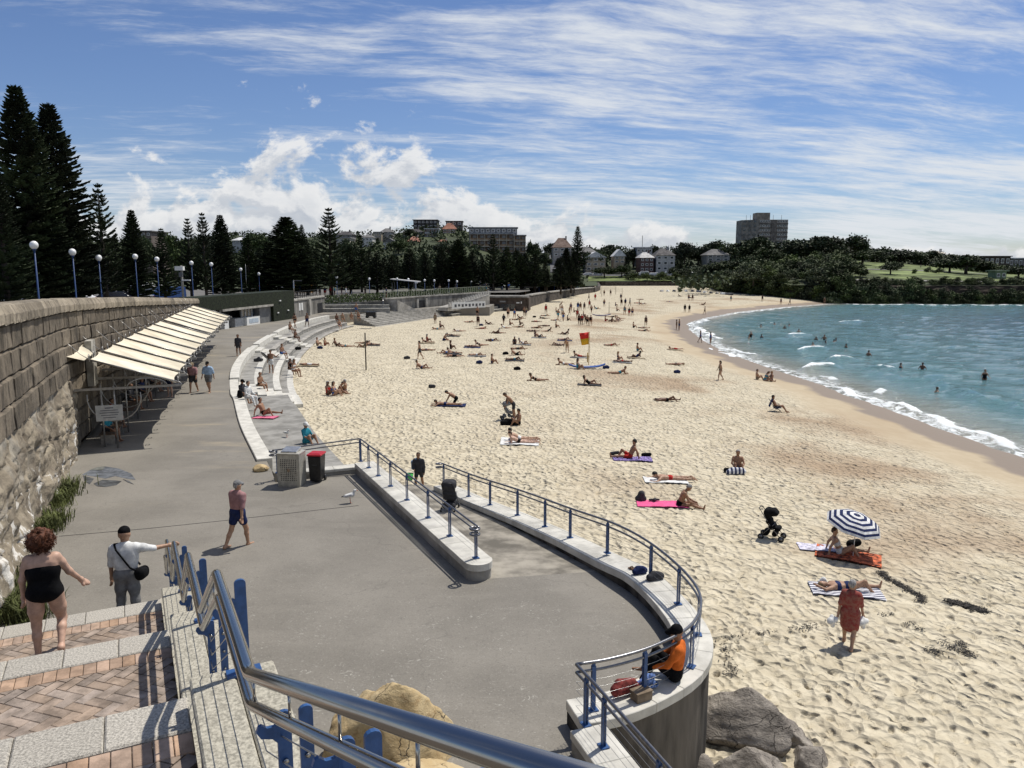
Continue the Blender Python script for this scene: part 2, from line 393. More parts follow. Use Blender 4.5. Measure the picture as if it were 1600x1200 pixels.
def sea_material():
    m = bpy.data.materials.new('sea_water'); m.use_nodes = True; w = NT(m.node_tree); b = w.n['Principled BSDF']
    pos = w.N('ShaderNodeNewGeometry').outputs['Position']
    d = w.N('ShaderNodeAttribute', attribute_name='shore').outputs['Fac']; fo = w.N('ShaderNodeAttribute', attribute_name='foam').outputs['Fac']
    n1 = w.noise(w.vmul(pos, (.6, 1.0, 1.0)), .05, 3, .5)
    deep = w.ramp(w.math('MULTIPLY_ADD', n1, 40.0, d), 5, 110)
    c = w.mix(deep, (.095,.205,.215,1), (.012,.068,.105,1))
    shal = w.ramp(d, 0.0, 9.0)
    c = w.mix(shal, (.27,.27,.22,1), c)
    lace = w.noise(w.vmul(pos, (1, .7, 1)), 1.6, 6, .7, .6)
    edge = w.math('MULTIPLY', w.ramp(d, 2.6, .2), w.ramp(lace, .42, .60))
    foam = w.math('MAXIMUM', w.math('MULTIPLY', w.ramp(w.math('ADD', fo, w.math('MULTIPLY', lace, .9)), .78, 1.05), w.ramp(fo, .05, .2)), edge)
    cap = w.math('MULTIPLY', w.ramp(w.noise(w.vmul(pos, (.8, 1.0, 1)), 2.4, 2, .7), .70, .73), w.ramp(d, 10, 30))  # crisp white dots painted in as sun sparkle on the open water
    foam = w.math('MAXIMUM', foam, w.math('MULTIPLY', cap, .8))  # the painted sparkle joins the real foam in one mask
    c = w.mix(foam, c, (.80,.83,.83,1)); w.l.new(c, b.inputs['Base Color'])
    w.set(b.inputs['Roughness'], w.ramp(foam, 0, 1, .07, .8)); b.inputs['IOR'].default_value = 1.33; b.inputs['Specular IOR Level'].default_value = .38
    hgt = w.math('ADD', w.math('MULTIPLY', w.noise(w.vmul(pos, (.5, 1.0, 1)), 1.1, 6, .62), 1.0), w.math('MULTIPLY', w.noise(w.vmul(pos, (.6, 1, 1)), .28, 3, .5), 1.8))
    bn = w.N('ShaderNodeBump'); bn.inputs['Distance'].default_value = .75; bn.inputs['Strength'].default_value = .9
    w.l.new(hgt, bn.inputs['Height']); w.l.new(bn.outputs[0], b.inputs['Normal'])
    return m
# crests of small breakers: (photo x0,y0, x1,y1, height, foam)
BREAK = [((1262,578),(1298,572),.55,1.0),((1372,617),(1385,613),.40,1.0),((1248,548),(1278,545),.45,.9),((1300,562),(1330,560),.40,.8),((1365,573),(1395,578),.35,.7),
         ((1280,590),(1300,596),.25,.9),((1385,632),(1440,648),.38,1.0),((1300,606),(1370,628),.22,1.0),((1440,650),(1600,705),.25,1.0),((1225,528),(1250,530),.22,.5),((1490,612),(1600,640),.38,.12),
         ((1130,548),(1185,556),.30,.9),((1085,512),(1120,530),.25,.9),((1080,508),(1110,500),.2,.8),((1355,580),(1480,602),.28,.10),((1100,545),(1150,560),.2,.9),((1160,490),(1240,480),.15,.7),((1320,476),(1600,477.5),.18,.95),((1230,523),(1262,522),.3,.8),((1310,503),(1345,502),.2,.7),((1190,505),(1215,507),.2,.7)]
def build_sea():
    ys = [-60., -20., 0, 15, 24, 30]
    while ys[-1] < 230: ys.append(ys[-1]*1.0055)
    while ys[-1] < 9000: ys.append(ys[-1]*1.25)
    ys = np.array(ys); us = np.concatenate([np.linspace(0, 1, 200)**1.15*150, [180, 240, 400, 800, 2000, 6000, 12000]])
    U, Y = np.meshgrid(us, ys)
    wx = np.interp(np.clip(Y, -80, 205), [p[1] for p in WATER[:16]], [p[0] for p in WATER[:16]])
    X = np.minimum(wx, 90)-3.5+U; d = -seg_dist(X, Y, WATER)
    Z = np.full_like(X, SEA+.015); far = np.clip((260-Y)/60, 0, 1)*np.clip(d/6, 0, 1)
    Z += far*(.05*np.sin(.9*X+.35*Y+3*fbm(X*.1, Y*.1, 2))+.07*np.sin(.42*X-.25*Y+5*fbm(X*.06+9, Y*.06, 2))+.16*(fbm(X*.35, Y*.7, 4)-.5))
    foam = np.zeros_like(X)
    for a, b, h, f in BREAK:
        A, B = P(*a, SEA), P(*b, SEA); L = (B-A).length; ux, uy = (B.x-A.x)/L, (B.y-A.y)/L
        s_ = (X-A.x)*ux+(Y-A.y)*uy; t = (X-A.x)*uy-(Y-A.y)*ux
        t = t+.5*np.sin(s_*1.1)+.9*(fbm(s_*.5+a[0], t*.1, 2)-.5)
        along = np.clip(np.minimum(s_+.6, L+.6-s_)/1.2, 0, 1)
        prof = np.where(t > 0, np.exp(-(t/.8)**2), np.exp(-(t/.35)**2))*along
        Z += h*prof*(.7+.6*fbm(s_*1.5, t*1.5, 3)); foam = np.maximum(foam, f*along*np.where(t < 0, np.exp(-(t/.6)**2), np.exp(-(t/.55)**2)))
    n, k = X.shape; idx = np.arange(n*k).reshape(n, k)
    Fq = np.stack([idx[:-1, :-1], idx[:-1, 1:], idx[1:, 1:], idx[1:, :-1]], -1).reshape(-1, 4)
    o = np_mesh('sea', np.stack([X, Y, Z], -1).reshape(-1, 3), Fq, sea_material())
    for nm, arr in (('shore', d), ('foam', foam)):
        at = o.data.attributes.new(nm, 'FLOAT', 'POINT'); at.data.foreach_set('value', arr.astype(np.float32).ravel())
    struct(o)
build_sea()

# ---------------------------------------------------------------- promenade
WALL = spline([(-8.6,9.5),(-9.6,12.4),(-10.96,15.5),(-12.7,19.3),(-14.6,23.5),(-16.5,27.8),(-17.7,31),(-20.2,38.5),(-24.3,52),(-29.2,68.5),(-33.3,82)], 6)
EDGE = spline([(-8.5,26.4),(-9.3,28.2),(-11.9,34),(-14.6,40.7),(-15.75,43.4),(-19.3,53.6),(-22.4,66),(-25.0,81.8),(-26.3,96),(-25.7,108),(-23.0,118.4)], 6)
CURVE = spline([(2.3,17.4),(2.95,16.1),(3.32,14.5),(3.35,13.3),(2.95,12.3),(2.25,11.6),(1.55,11.15),(.95,10.95)], 6)
def promenade_material():
    m = bpy.data.materials.new('promenade_concrete'); m.use_nodes = True; w = NT(m.node_tree); b = w.n['Principled BSDF']
    pos = w.N('ShaderNodeNewGeometry').outputs['Position']
    n1 = w.noise(pos, .35, 6, .6); n2 = w.noise(w.vmul(pos, (.25, 1.2, 1)), 1.1, 5, .6); n3 = w.noise(pos, 26, 4, .7)
    c = w.mix(w.ramp(n1, .3, .7), (.168,.154,.130,1), (.228,.210,.178,1))
    c = w.mix(w.math('MULTIPLY', w.ramp(n2, .5, .75), .45), c, (.245,.225,.19,1))
    c = w.mix(w.math('MULTIPLY', w.ramp(n3, .56, .70), .65), c, (.31,.292,.255,1))
    c = w.mix(w.math('MULTIPLY', w.ramp(n3, .45, .32), .55), c, (.085,.078,.068,1))
    n4 = w.noise(pos, 8.5, 6, .75); c = w.mix(w.math('MULTIPLY', w.ramp(n4, .55, .72), .40), c, (.30,.28,.24,1)); c = w.mix(w.math('MULTIPLY', w.ramp(n4, .46, .30), .45), c, (.095,.088,.076,1))
    # scuffed pale curls of sand and worn cement in the lower forecourt
    curl = w.math('MULTIPLY', w.ramp(w.noise(pos, 7.5, 6, .68, 1.8), .575, .66), w.ramp(w.noise(pos, .9, 4, .6), .36, .62))
    sy = w.N('ShaderNodeSeparateXYZ'); w.l.new(pos, sy.inputs[0])
    curl = w.math('MULTIPLY', curl, w.ramp(w.math('ADD', sy.outputs[1], w.math('MULTIPLY', n1, 6.0)), 25, 11, .15, .95))
    c = w.mix(curl, c, (.40,.385,.34,1))
    # blown sand near the beach edge
    sandy = w.math('MULTIPLY', w.ramp(w.noise(w.vmul(pos, (.3, 1.0, 1)), .45, 5, .65), .56, .72), w.ramp(sy.outputs[1], 20, 32, 0, .75))
    c = w.mix(sandy, c, (.33,.28,.20,1))
    cr = w.N('ShaderNodeTexVoronoi', feature='DISTANCE_TO_EDGE'); cr.inputs['Scale'].default_value = .16
    w.l.new(w.vadd(pos, w.vmul(w.N('ShaderNodeTexNoise', i_Scale=.9, i_Detail=5.0, i_Vector=pos).outputs['Color'], (2.2,2.2,0))), cr.inputs['Vector'])
    crack = w.ramp(cr.outputs['Distance'], .0035, .001)
    c = w.mix(w.math('MULTIPLY', crack, .30), c, (.10,.092,.08,1))
    w.l.new(c, b.inputs['Base Color']); b.inputs['Roughness'].default_value = .82; b.inputs['Specular IOR Level'].default_value = .35
    bn = w.N('ShaderNodeBump'); bn.inputs['Strength'].default_value = .35; bn.inputs['Distance'].default_value = .01
    w.l.new(w.noise(pos, 35, 5, .7), bn.inputs['Height']); w.l.new(bn.outputs[0], b.inputs['Normal'])
    return m
prom_m = promenade_material()
LEFT_A, LEFT_B = Vector((-5.35,26.1)), Vector((-.75,16.9))
def build_promenade():
    poly = [(-7.5,5.0),(2.6,5.0),(1.75,9.0),(.95,10.95)] + [p[:2] for p in CURVE[::-1][1:]] + [tuple(LEFT_B), tuple(LEFT_A), (-7.9,24.9)] + [p[:2] for p in EDGE] + [(-28.6,118.4),(-29.5,104)] + [p[:2] for p in WALL[::-1]]
    poly = [p for i, p in enumerate(poly) if i == 0 or (abs(p[0]-poly[i-1][0])+abs(p[1]-poly[i-1][1])) > .02]
    mb = MB(); mb.prism(poly, -1.9, 0.0); o = struct(mb.build('promenade', prom_m))
    bm = bmesh.new(); bm.from_mesh(o.data); bmesh.ops.triangulate(bm, faces=[f for f in bm.faces if len(f.verts) > 4]); bm.to_mesh(o.data); bm.free()
    # expansion joint across the promenade
    j = MB(); jm = mat('joint_dark', (.05,.047,.042), .9)
    pts = [P(92,838), P(230,826), P(355,813), P(470,800), P(560,790)]
    j.strip(offset([(p.x, p.y) for p in pts], -.018), offset([(p.x, p.y) for p in pts], .018), -.01, .004); struct(j.build('pavement_joint', jm))
    # ramp down to the sand between the two low walls
    r = MB(); a0, a1 = (-.62,16.6), (2.3,17.3); n = 12; L = []; Rr = []; zt = []
    for i in range(n+1):
        t = i/n; L.append((-.75-5.2*t, 16.9+10.4*t)); Rr.append((2.25-5.4*t, 17.4+10.6*t)); zt.append(-.002-1.0*t)
    L.append((-7.1,29.9)); Rr.append((-4.5,30.7)); zt.append(-1.75)
    r.strip(L, Rr, -2.6, zt); struct(r.build('ramp', mat('ramp_concrete', (.27,.245,.20), .9, .25, 1.2, .3, 20, coords='World', detail=8)))
build_promenade()
# faded painting of a ray on the paving
def build_ground_painting():
    me = thing('ground_painting', 'faded blue-grey chalk painting of a sea creature on the paving below the wall', 'painting', P(170,745))
    ms = [mat('chalk_blue', (.115,.125,.14), .9, .25, 3, coords='World'), mat('chalk_dark', (.075,.078,.08), .9, .25, 3, coords='World'), mat('chalk_green', (.15,.155,.14), .9, .25, 3, coords='World')]
    shapes = [([(128,742),(140,735),(165,729),(185,732),(205,740),(212,750),(198,748),(180,744),(165,748),(150,745)], 0), ([(130,743),(147,748),(140,757),(132,752)], 1),
              ([(146,756),(160,750),(180,751),(190,752),(182,758),(165,761),(152,760)], 1), ([(192,749),(202,752),(209,757),(200,754)], 1), ([(140,735),(150,731),(165,729),(160,735)], 2)]
    for i, (pl, k) in enumerate(shapes):
        mb = MB(); pts = [P(*q) for q in pl]; mb.prism([(p.x, p.y) for p in pts], -.01, .0045+.002*i); mb.build('painted_patch', ms[k], me)
build_ground_painting()

# ---------------------------------------------------------------- land behind the beach
BACK = [(-9.4,5)] + [(p[0]-.9, p[1]) for p in WALL] + [(-34.5,82),(-31,104.5),(-29.8,116),(-29.5,128),(-15.8,128.5),(-5,158),(1,158),(4,170),(4.5,215),(28,252),(34,313),(74,313),(72,284),(67,240),(78,215),(86,213.5),(105,213.5),(137,211),(262,203),(600,123)]
RIDGE = [(-600,372),(0,372),(200,372),(300,372),(380,362),(450,366),(520,364),(600,362),(660,352),(720,352),(760,366),(830,390),(880,388),(950,388),(1050,388),(1160,384),(1240,388),(1330,386),(1400,392),(1480,400),(1560,412),(1700,422),(2400,428)]
def land_z(x, y):
    x = np.asarray(x, float); y = np.asarray(y, float)
    px = 800+F*x/np.maximum(y, 20)
    ry = np.interp(px, [r[0] for r in RIDGE], [r[1] for r in RIDGE]); zr = H+460*np.tan(np.arctan((600-ry)/F)-PITCH)-3.0
    front = np.interp(y, [10, 30, 45, 82, 104, 130, 160, 215, 315], [5.0, 4.7, 4.1, 2.9, 2.2, 1.8, 1.5, 1.2, .6])
    inl = np.maximum(-seg_dist(x, y, BACK)*-1, 0)
    y0 = np.interp(px, [880, 912, 1090, 1165], [190, 312, 312, 216]); kk = np.clip((px-880)/32, 0, 1); t = np.clip((y-y0)/(460-y0), 0, 1)
    z0 = front*(1-kk)+kk*np.interp(px, [1090, 1165], [.4, 1.5]); t = np.where(px > 1130, t**np.interp(px, [1130, 1260], [1.0, .5]), t); p0 = 600-F*np.tan(np.arctan((z0-H)/y0)+PITCH); ph = p0+(ry+5-p0)*t
    zz = H+np.maximum(y, y0)*np.tan(np.arctan((600-ph)/F)-PITCH); z = np.where(t > 0, zz, z0)
    z = np.where(y > 460, H+460*np.tan(np.arctan((600-ry-5)/F)-PITCH)-(y-460)*.035, z)
    return z+.5*(fbm(x*.05, y*.05, 3)-.5)*np.clip((y-180)/60, 0, 1)
def build_land():
    ys = [4.0]
    while ys[-1] < 700: ys.append(ys[-1]*1.018+.06)
    ys = np.array(ys+[900, 1300, 2500, 6000]); ts = np.concatenate([[-6,-3,-2,-1.4], np.linspace(-1.0, 1.0, 190), [1.3,1.8,2.6]])
    T, Y = np.meshgrid(ts, ys); X = T*(Y+6)
    sg = seg_dist(X, Y, BACK); Z = land_z(X, Y)
    keep = sg > -.2
    # pull vertices on the beach side back to the wall line
    NX, NY = X.copy(), Y.copy(); best = np.full(X.shape, 1e9)
    for (ax, ay), (bx, by) in zip(BACK[:-1], BACK[1:]):
        dx, dy = bx-ax, by-ay; tt = np.clip(((X-ax)*dx+(Y-ay)*dy)/(dx*dx+dy*dy), 0, 1); d_ = np.hypot(X-ax-tt*dx, Y-ay-tt*dy); mm = d_ < best
        best = np.where(mm, d_, best); NX = np.where(mm, ax+tt*dx, NX); NY = np.where(mm, ay+tt*dy, NY)
    n, k = X.shape; idx = np.arange(n*k).reshape(n, k)
    q = np.stack([idx[:-1, :-1], idx[:-1, 1:], idx[1:, 1:], idx[1:, :-1]], -1).reshape(-1, 4)
    kq = keep.ravel()[q].sum(1) >= 1; X = np.where(keep, X, NX); Y = np.where(keep, Y, NY); Z = land_z(X, Y)
    m = bpy.data.materials.new('land'); m.use_nodes = True; w = NT(m.node_tree); b = w.n['Principled BSDF']; pos = w.N('ShaderNodeNewGeometry').outputs['Position']
    sp = w.N('ShaderNodeSeparateXYZ'); w.l.new(pos, sp.inputs[0])
    g = w.mix(w.ramp(w.noise(pos, .07, 5, .6), .35, .65), (.022,.032,.010,1), (.045,.060,.018,1)); g = w.mix(w.ramp(w.noise(pos, .5, 4, .6), .45, .7), g, (.05,.06,.02,1))
    pav = w.mix(w.ramp(w.noise(pos, .4, 5, .6), .3, .7), (.10,.095,.085,1), (.15,.14,.125,1))
    w.l.new(w.mix(w.ramp(sp.outputs[1], 175, 200), pav, g), b.inputs['Base Color']); b.inputs['Roughness'].default_value = .95
    struct(np_mesh('hillside_ground', np.stack([X, Y, Z], -1).reshape(-1, 3), q[kq], m))
build_land()
def PL(px, Y): 
    """point on the land at photo column px and distance Y"""
    x = (px-800)/F*Y*math.cos(PITCH); return Vector((x, Y, float(land_z(x, Y))))
# ---------------------------------------------------------------- the stairs we stand on
SU = Vector((-.45,.893,0)).normalized(); SW = Vector((-SU.y, SU.x, 0)); SR0 = Vector((-2.2,4.83,0))
def st(s_, l, z=0.0): return SR0+SU*s_+SW*l+Vector((0,0,z))
SRZ = math.atan2(SU.y, SU.x)
LAND = [(-5.6,-3.45,5.35),(-1.95,0,4.3),(1.5,3.45,3.25),(4.95,6.9,2.2),(8.4,9.2,1.1)]
granite = mat('granite_pale', (.47,.435,.37), .7, .22, 60, .5, 90, coords='World', rnd=.07, detail=6)
brick_m = mat('paver_clay', (.31,.24,.185), .85, .18, 7, .3, 60, rnd=.20, coords='World')
brick_o = mat('paver_orange', (.40,.275,.19), .85, .15, 7, .3, 60, rnd=.16, coords='World')
mortar = mat('mortar_dark', (.16,.135,.11), .95, .2, 12, .3, 50, coords='World')
def clip_poly(poly, x0, x1, y0, y1):
    for ax, lim, sg in ((0, x0, 1), (0, x1, -1), (1, y0, 1), (1, y1, -1)):
        out = []; n = len(poly)
        for i in range(n):
            a, b = poly[i], poly[(i+1) % n]; da, db = (a[ax]-lim)*sg, (b[ax]-lim)*sg
            if da >= 0: out.append(a)
            if (da >= 0) != (db >= 0):
                t = da/(da-db); out.append((a[0]+t*(b[0]-a[0]), a[1]+t*(b[1]-a[1])))
        poly = out
        if len(poly) < 3: return []
    return poly
def slab_mesh(name, dx, dy, dz, ch=.006):
    """chamfered block, top at z=0"""
    mb = MB(); a, b = dx/2, dy/2
    vs = [(-a,-b,-dz),(a,-b,-dz),(a,b,-dz),(-a,b,-dz),(-a,-b,-ch),(a,-b,-ch),(a,b,-ch),(-a,b,-ch),(-a+ch,-b+ch,0),(a-ch,-b+ch,0),(a-ch,b-ch,0),(-a+ch,b-ch,0)]
    mb.add(vs, [(0,1,5,4),(1,2,6,5),(2,3,7,6),(3,0,4,7),(4,5,9,8),(5,6,10,9),(6,7,11,10),(7,4,8,11),(8,9,10,11)]); return mb.mesh(name)
def place(name, me, parent, loc, rz=0.0):
    o = bpy.data.objects.new(name, me); COL.objects.link(o); o.parent = parent; o.location = loc; o.rotation_euler = (0,0,rz); return o
def build_stairs():
    core = MB(); LW = 6.2
    for i, (s0, s1, z) in enumerate(LAND):
        core.box(st((s0+s1)/2, LW/2, (z-.05-1.5)/2-.75+.75), (s1-s0-.002, LW, z-.05+1.5), SRZ)
        z2 = LAND[i+1][2] if i+1 < len(LAND) else 0.0; drop = (z-z2)/6; sa = s1; tr = .30
        for k in range(1, 6):
            zz = z-drop*k; core.box(st(sa+tr/2, LW/2, (zz-1.5)/2), (tr-.001, LW, zz+1.5), SRZ); sa += tr
    root = struct(core.build('stairs', [mortar]))
    gr = slab_mesh('granite_slab', .415, .495, .16, .012); gr.materials.append(granite)
    so = slab_mesh('brick', .225, .110, .06, .005); so.materials.append(brick_o)
    hb = slab_mesh('brick', .226, .110, .06, .005); hb.materials.append(brick_m)
    for i, (s0, s1, z) in enumerate(LAND[1:4]):
        jj = 0
        for k in range(12):
            place('granite_slab', gr, root, st(s1-.2075+.012, .25+.5*k, z+.002*random.random()), SRZ)
        lmax = (3.4, 4.2, 5.0)[i]
        for k in range(int(lmax/.115)):
            place('brick', so, root, st(s1-.42-.118, .06+.115*k, z-.004+.003*random.random()), SRZ)
        # herringbone field
        fs0, fs1 = s0+.01, s1-.42-.238
        vis0 = max(fs0, {0: -1.2, 1: 1.6, 2: 5.1}[i])
        c45, wd = math.cos(math.pi/4), .115; n = 40
        for a in range(-n, n):
            for b in range(-n, n):
                for ori in (0, 1):
                    # classic 2:1 herringbone lattice
                    gx, gy = (a*wd*1+b*wd*-1+ (0 if ori == 0 else 0)), 0
                    ux = a*4*wd/2*1.0; uy = 0
                    X0 = (b+ (a*2)*1.0)*wd; Y0 = (b-(a*2)*1.0)*wd
                    if ori == 0: cx, cy, dx, dy = X0+wd, Y0+wd/2, wd*2, wd
                    else: cx, cy, dx, dy = X0+wd*.5, Y0+wd*2, wd, wd*2
                    rx, ry = (cx-cy)*c45, (cx+cy)*c45
                    ms, ml = rx+(fs0+fs1)/2, ry+2.0
                    if ms < vis0-.15 or ms > fs1+.15 or ml < -.15 or ml > lmax+.1: continue
                    g = .005; cor = [(cx-dx/2+g, cy-dy/2+g), (cx+dx/2-g, cy-dy/2+g), (cx+dx/2-g, cy+dy/2-g), (cx-dx/2+g, cy+dy/2-g)]
                    cor = [((p[0]-p[1])*c45+(fs0+fs1)/2, (p[0]+p[1])*c45+2.0) for p in cor]
                    inside = all(fs0 <= p[0] <= fs1 and 0.0 <= p[1] <= lmax for p in cor); dz = z-.006+.004*random.random()
                    if inside:
                        place('brick', hb, root, st(ms, ml, dz), SRZ+math.pi/4+(0 if ori == 0 else math.pi/2))
                    else:
                        cp = clip_poly(cor, fs0, fs1, .005, lmax)
                        if len(cp) < 3 or abs(sum(cp[q][0]*cp[(q+1) % len(cp)][1]-cp[(q+1) % len(cp)][0]*cp[q][1] for q in range(len(cp)))) < .004: continue
                        mb = MB(); w_ = [st(p[0], p[1]) for p in cp]; mb.prism([(p.x, p.y) for p in w_], dz-.06, dz); mb.build('brick', [brick_m], root)
    # plinth blocks that step down beside the flights
    pl = thing('stair_plinth', 'pale stepped concrete plinth carrying the steel handrail beside the stairs', 'plinth', st(0,-.4,0))
    pm = mat('plinth_terrazzo', (.43,.40,.32), .8, .20, 45, .4, 80, coords='World', detail=7)
    sg = [(-6.5,-3.5,5.55),(-3.5,-.12,4.5),(-.12,3.32,3.48),(3.32,6.78,2.42),(6.78,9.1,1.32),(9.1,11.6,.25)]
    for a, b, z in sg:
        n = max(2, int((b-a)/1.15)); 
        for k in range(n):
            u0, u1 = a+(b-a)*k/n+.004, a+(b-a)*(k+1)/n-.004
            for l0, l1 in ((-.012,-.29),(-.297,-.55)):
                mb = MB(); q = [st(u0, l0), st(u1, l0), st(u1, l1), st(u0, l1)]
                mb.prism([(p.x, p.y) for p in q[::-1]], z-.12, z+random.uniform(-.002, .002)); o = mb.build('plinth_slab', pm, pl); bev(o, .012)
        mb = MB(); q = [st(a+.02, -.05), st(b-.02, -.05), st(b-.02, -.52), st(a+.02, -.52)]
        mb.prism([(p.x, p.y) for p in q[::-1]], -1.5, z-.121); mb.build('plinth_core', concrete_d, pl)
def bev(o, w, seg=1):
    m = o.modifiers.new('bevel', 'BEVEL'); m.width = w; m.segments = seg; m.limit_method = 'ANGLE'; return o
build_stairs()

def build_stair_rail():
    RAILPTS = [(-5.6,6.83),(-1.60,5.22),(-.15,5.20),(1.55,4.22),(3.08,4.20),(4.74,3.17),(6.62,3.15),(8.2,2.12),(9.9,2.10),(11.4,1.05),(12.0,1.05)]
    ll = lambda s_: -.22-.094*max(0, -1.6-s_)
    root = thing('stair_handrail', 'double stainless steel handrail on blue steel posts running down the stairs', 'handrail', st(0,-.22,4))
    def path(dz, dl):
        pts = []
        for i, (s_, z) in enumerate(RAILPTS):
            l = ll(s_)+dl
            pts.append(st(s_, l, z+dz))
        # round the bends a little
        out = [pts[0]]
        for i in range(1, len(pts)-1):
            a = (pts[i-1]-pts[i]).normalized()*.05; b = (pts[i+1]-pts[i]).normalized()*.05
            out += [pts[i]+a, pts[i]+.3*(a+b), pts[i]+b]
        return out+[pts[-1]]
    mb = MB(); mb.tube(path(0, 0), .0335, 20); mb.build('upper_rail', steel, root)
    mb = MB(); mb.tube(path(-.165, .0), .027, 18); mb.build('lower_rail', steel, root)
    def rz(s_): return float(np.interp(s_, [p[0] for p in RAILPTS], [p[1] for p in RAILPTS]))
    lz = lambda s_: next((z for a, b, z in [(-6.5,-3.5,5.55),(-3.5,-.12,4.5),(-.12,3.32,3.48),(3.32,6.78,2.42),(6.78,9.1,1.32),(9.1,12.4,.25)] if a <= s_ <= b), 0)
    for s_ in np.arange(-5.4, 12, .62):
        mb = MB(); a = st(s_, ll(s_), rz(s_)-.03); b = st(s_, ll(s_), rz(s_)-.14); mb.tube([a, b], .0065, 8); mb.build('rail_pin', steel, root)
    cm = mat('wire_cable', (.35,.35,.34), .35, metal=.9)
    for dz in (.30, .43, .56):
        mb = MB(); pts = []
        for s_, z in RAILPTS: pts.append(st(s_, ll(s_)-.06, z-dz))
        mb.tube(pts, .0035, 6); mb.build('cable', cm, root)
    for s_, fin in ((-4.6,0),(-3.55,0),(-2.75,0),(-1.9,0),(-.22,1),(1.72,0),(3.0,1),(4.92,0),(6.52,1),(8.4,0),(9.75,1),(11.6,0)):
        z0 = lz(s_); z1 = rz(s_); l0 = ll(s_)-.075
        post = MB()
        for dl in ((0.0, -.10) if not fin else (-.055,)):     # flat bars facing along the flight
            vsz = z1-.20 if not fin else z1-.07; w2 = .032 if not fin else .036; prof = [(w2, z0), (w2, vsz)] + [(w2*math.cos(t), vsz+w2*.8*math.sin(t)) for t in np.linspace(.3, math.pi-.3, 6)] + [(-w2, vsz), (-w2, z0)]
            n = len(prof); vs = [st(s_+q, l0+dl+p[0], p[1]) for q in (-.011, .011) for p in prof]
            post.add(vs, [tuple(range(n)), tuple(range(2*n-1, n-1, -1))] + [(i, n+i, n+(i+1) % n, (i+1) % n) for i in range(n)])
        post.box(st(s_, l0-.05, z0+.010), (.10, .22, .02), SRZ)
        p = post.build('post', blue_p, root)
        # curved yoke cradling the lower rail
        yk = MB(); zr = z1-.165; top = .03 if not fin else 0
        prof = [(-.10,-.30),(-.10,-.02-top),(-.085,.0-top),(-.06,-.015),(-.055,-.05),(-.03,-.075),(.0,-.075),(.025,-.055),(.04,-.06),(.05,-.085),(.03,-.12),(-.02,-.135),(-.05,-.17),(-.06,-.30)]
        n = len(prof); vs = [st(s_+q, ll(s_)+p_[0], zr+p_[1]) for q in (-.010, .010) for p_ in prof]
        yk.add(vs, [tuple(range(n)), tuple(range(2*n-1, n-1, -1))] + [(i, n+i, n+(i+1) % n, (i+1) % n) for i in range(n)])
        yk.build('bracket', blue_p, p)
        for k in range(3):
            if fin or z0+.08+.17*k > z1-.24: break
            for dl in (0, -.10):
                bo = MB(); bo.tube([st(s_-.010, l0+dl, z0+.08+.17*k), st(s_-.024, l0+dl, z0+.08+.17*k)], .013, 6); bo.build('bolt', steel, p)
build_stair_rail()

# sandstone boulders below the stairs and on the sand
def boulder(name, label, c, size, mat_, seed, rz=0.0, cuts=7, group=None, strata=0.0, sub=5):
    rs = random.Random(seed); bm = bmesh.new(); bmesh.ops.create_icosphere(bm, subdivisions=sub, radius=1.0)
    pl = [(Vector((rs.uniform(-1, 1), rs.uniform(-1, 1), rs.uniform(-.3, 1))).normalized(), rs.uniform(.52, .85)) for _ in range(cuts)]
    from mathutils import noise
    off = Vector((seed*3.1, seed*1.7, seed))
    for v in bm.verts:
        p = v.co.copy()
        for n, d in pl:
            e = p.dot(n)-d
            if e > 0: p -= n*e*(.99 if cuts > 8 else .92)
        k = 1+.10*noise.noise(p*1.7+off)+.05*noise.noise(p*4.5+off)+.022*noise.noise(p*11+off)+.010*noise.noise(p*24+off)
        if strata: k += strata*(abs(noise.noise(Vector((p.x*.6, p.y*.6, p.z*7))+off))-.2)
        v.co = Vector((p.x*k*size[0], p.y*k*size[1], p.z*k*size[2]))
    me = bpy.data.meshes.new(name); bm.to_mesh(me); bm.free()
    for f in me.polygons: f.use_smooth = True
    o = link(name, me, mat_); o.location = c; o.rotation_euler = (0, 0, rz); tag(o, label, 'rock', group); return o
def rock_material(name, c1, c2, c3, streak=(1,1,3), bd=.12):
    m = bpy.data.materials.new(name); m.use_nodes = True; w = NT(m.node_tree); b = w.n['Principled BSDF']; co = w.N('ShaderNodeTexCoord').outputs['Object']
    n1 = w.noise(w.vmul(co, streak), 1.6, 8, .62, .5); n2 = w.noise(w.vmul(co, streak), 7, 6, .7, .3)
    c = w.mix(w.ramp(n1, .35, .65), c1+(1,), c2+(1,)); c = w.mix(w.ramp(n2, .52, .70), c, c3+(1,)); ck = w.N('ShaderNodeTexVoronoi', feature='DISTANCE_TO_EDGE'); ck.inputs['Scale'].default_value = 1.6; w.l.new(w.vadd(co, w.vmul(w.N('ShaderNodeTexNoise', i_Scale=2.5, i_Detail=4.0, i_Vector=co).outputs['Color'], (.5,.5,.5))), ck.inputs['Vector'])
    cf = w.math('MAXIMUM', w.ramp(ck.outputs['Distance'], .0, .014), w.ramp(w.noise(co, 1.3, 3, .6), .56, .46)); c = w.mix(cf, (.06,.05,.04,1), c)
    w.l.new(c, b.inputs['Base Color']); b.inputs['Roughness'].default_value = .9
    bn = w.N('ShaderNodeBump'); bn.inputs['Strength'].default_value = 1.0; bn.inputs['Distance'].default_value = bd; w.l.new(w.math('ADD', w.math('ADD', n1, w.math('MULTIPLY', n2, .6)), w.math('MULTIPLY', cf, .4)), bn.inputs['Height']); w.l.new(bn.outputs[0], b.inputs['Normal']); return m
rock_y = rock_material('sandstone_yellow', (.44,.32,.16), (.52,.41,.235), (.30,.20,.095), (1,1,1.4), .045)
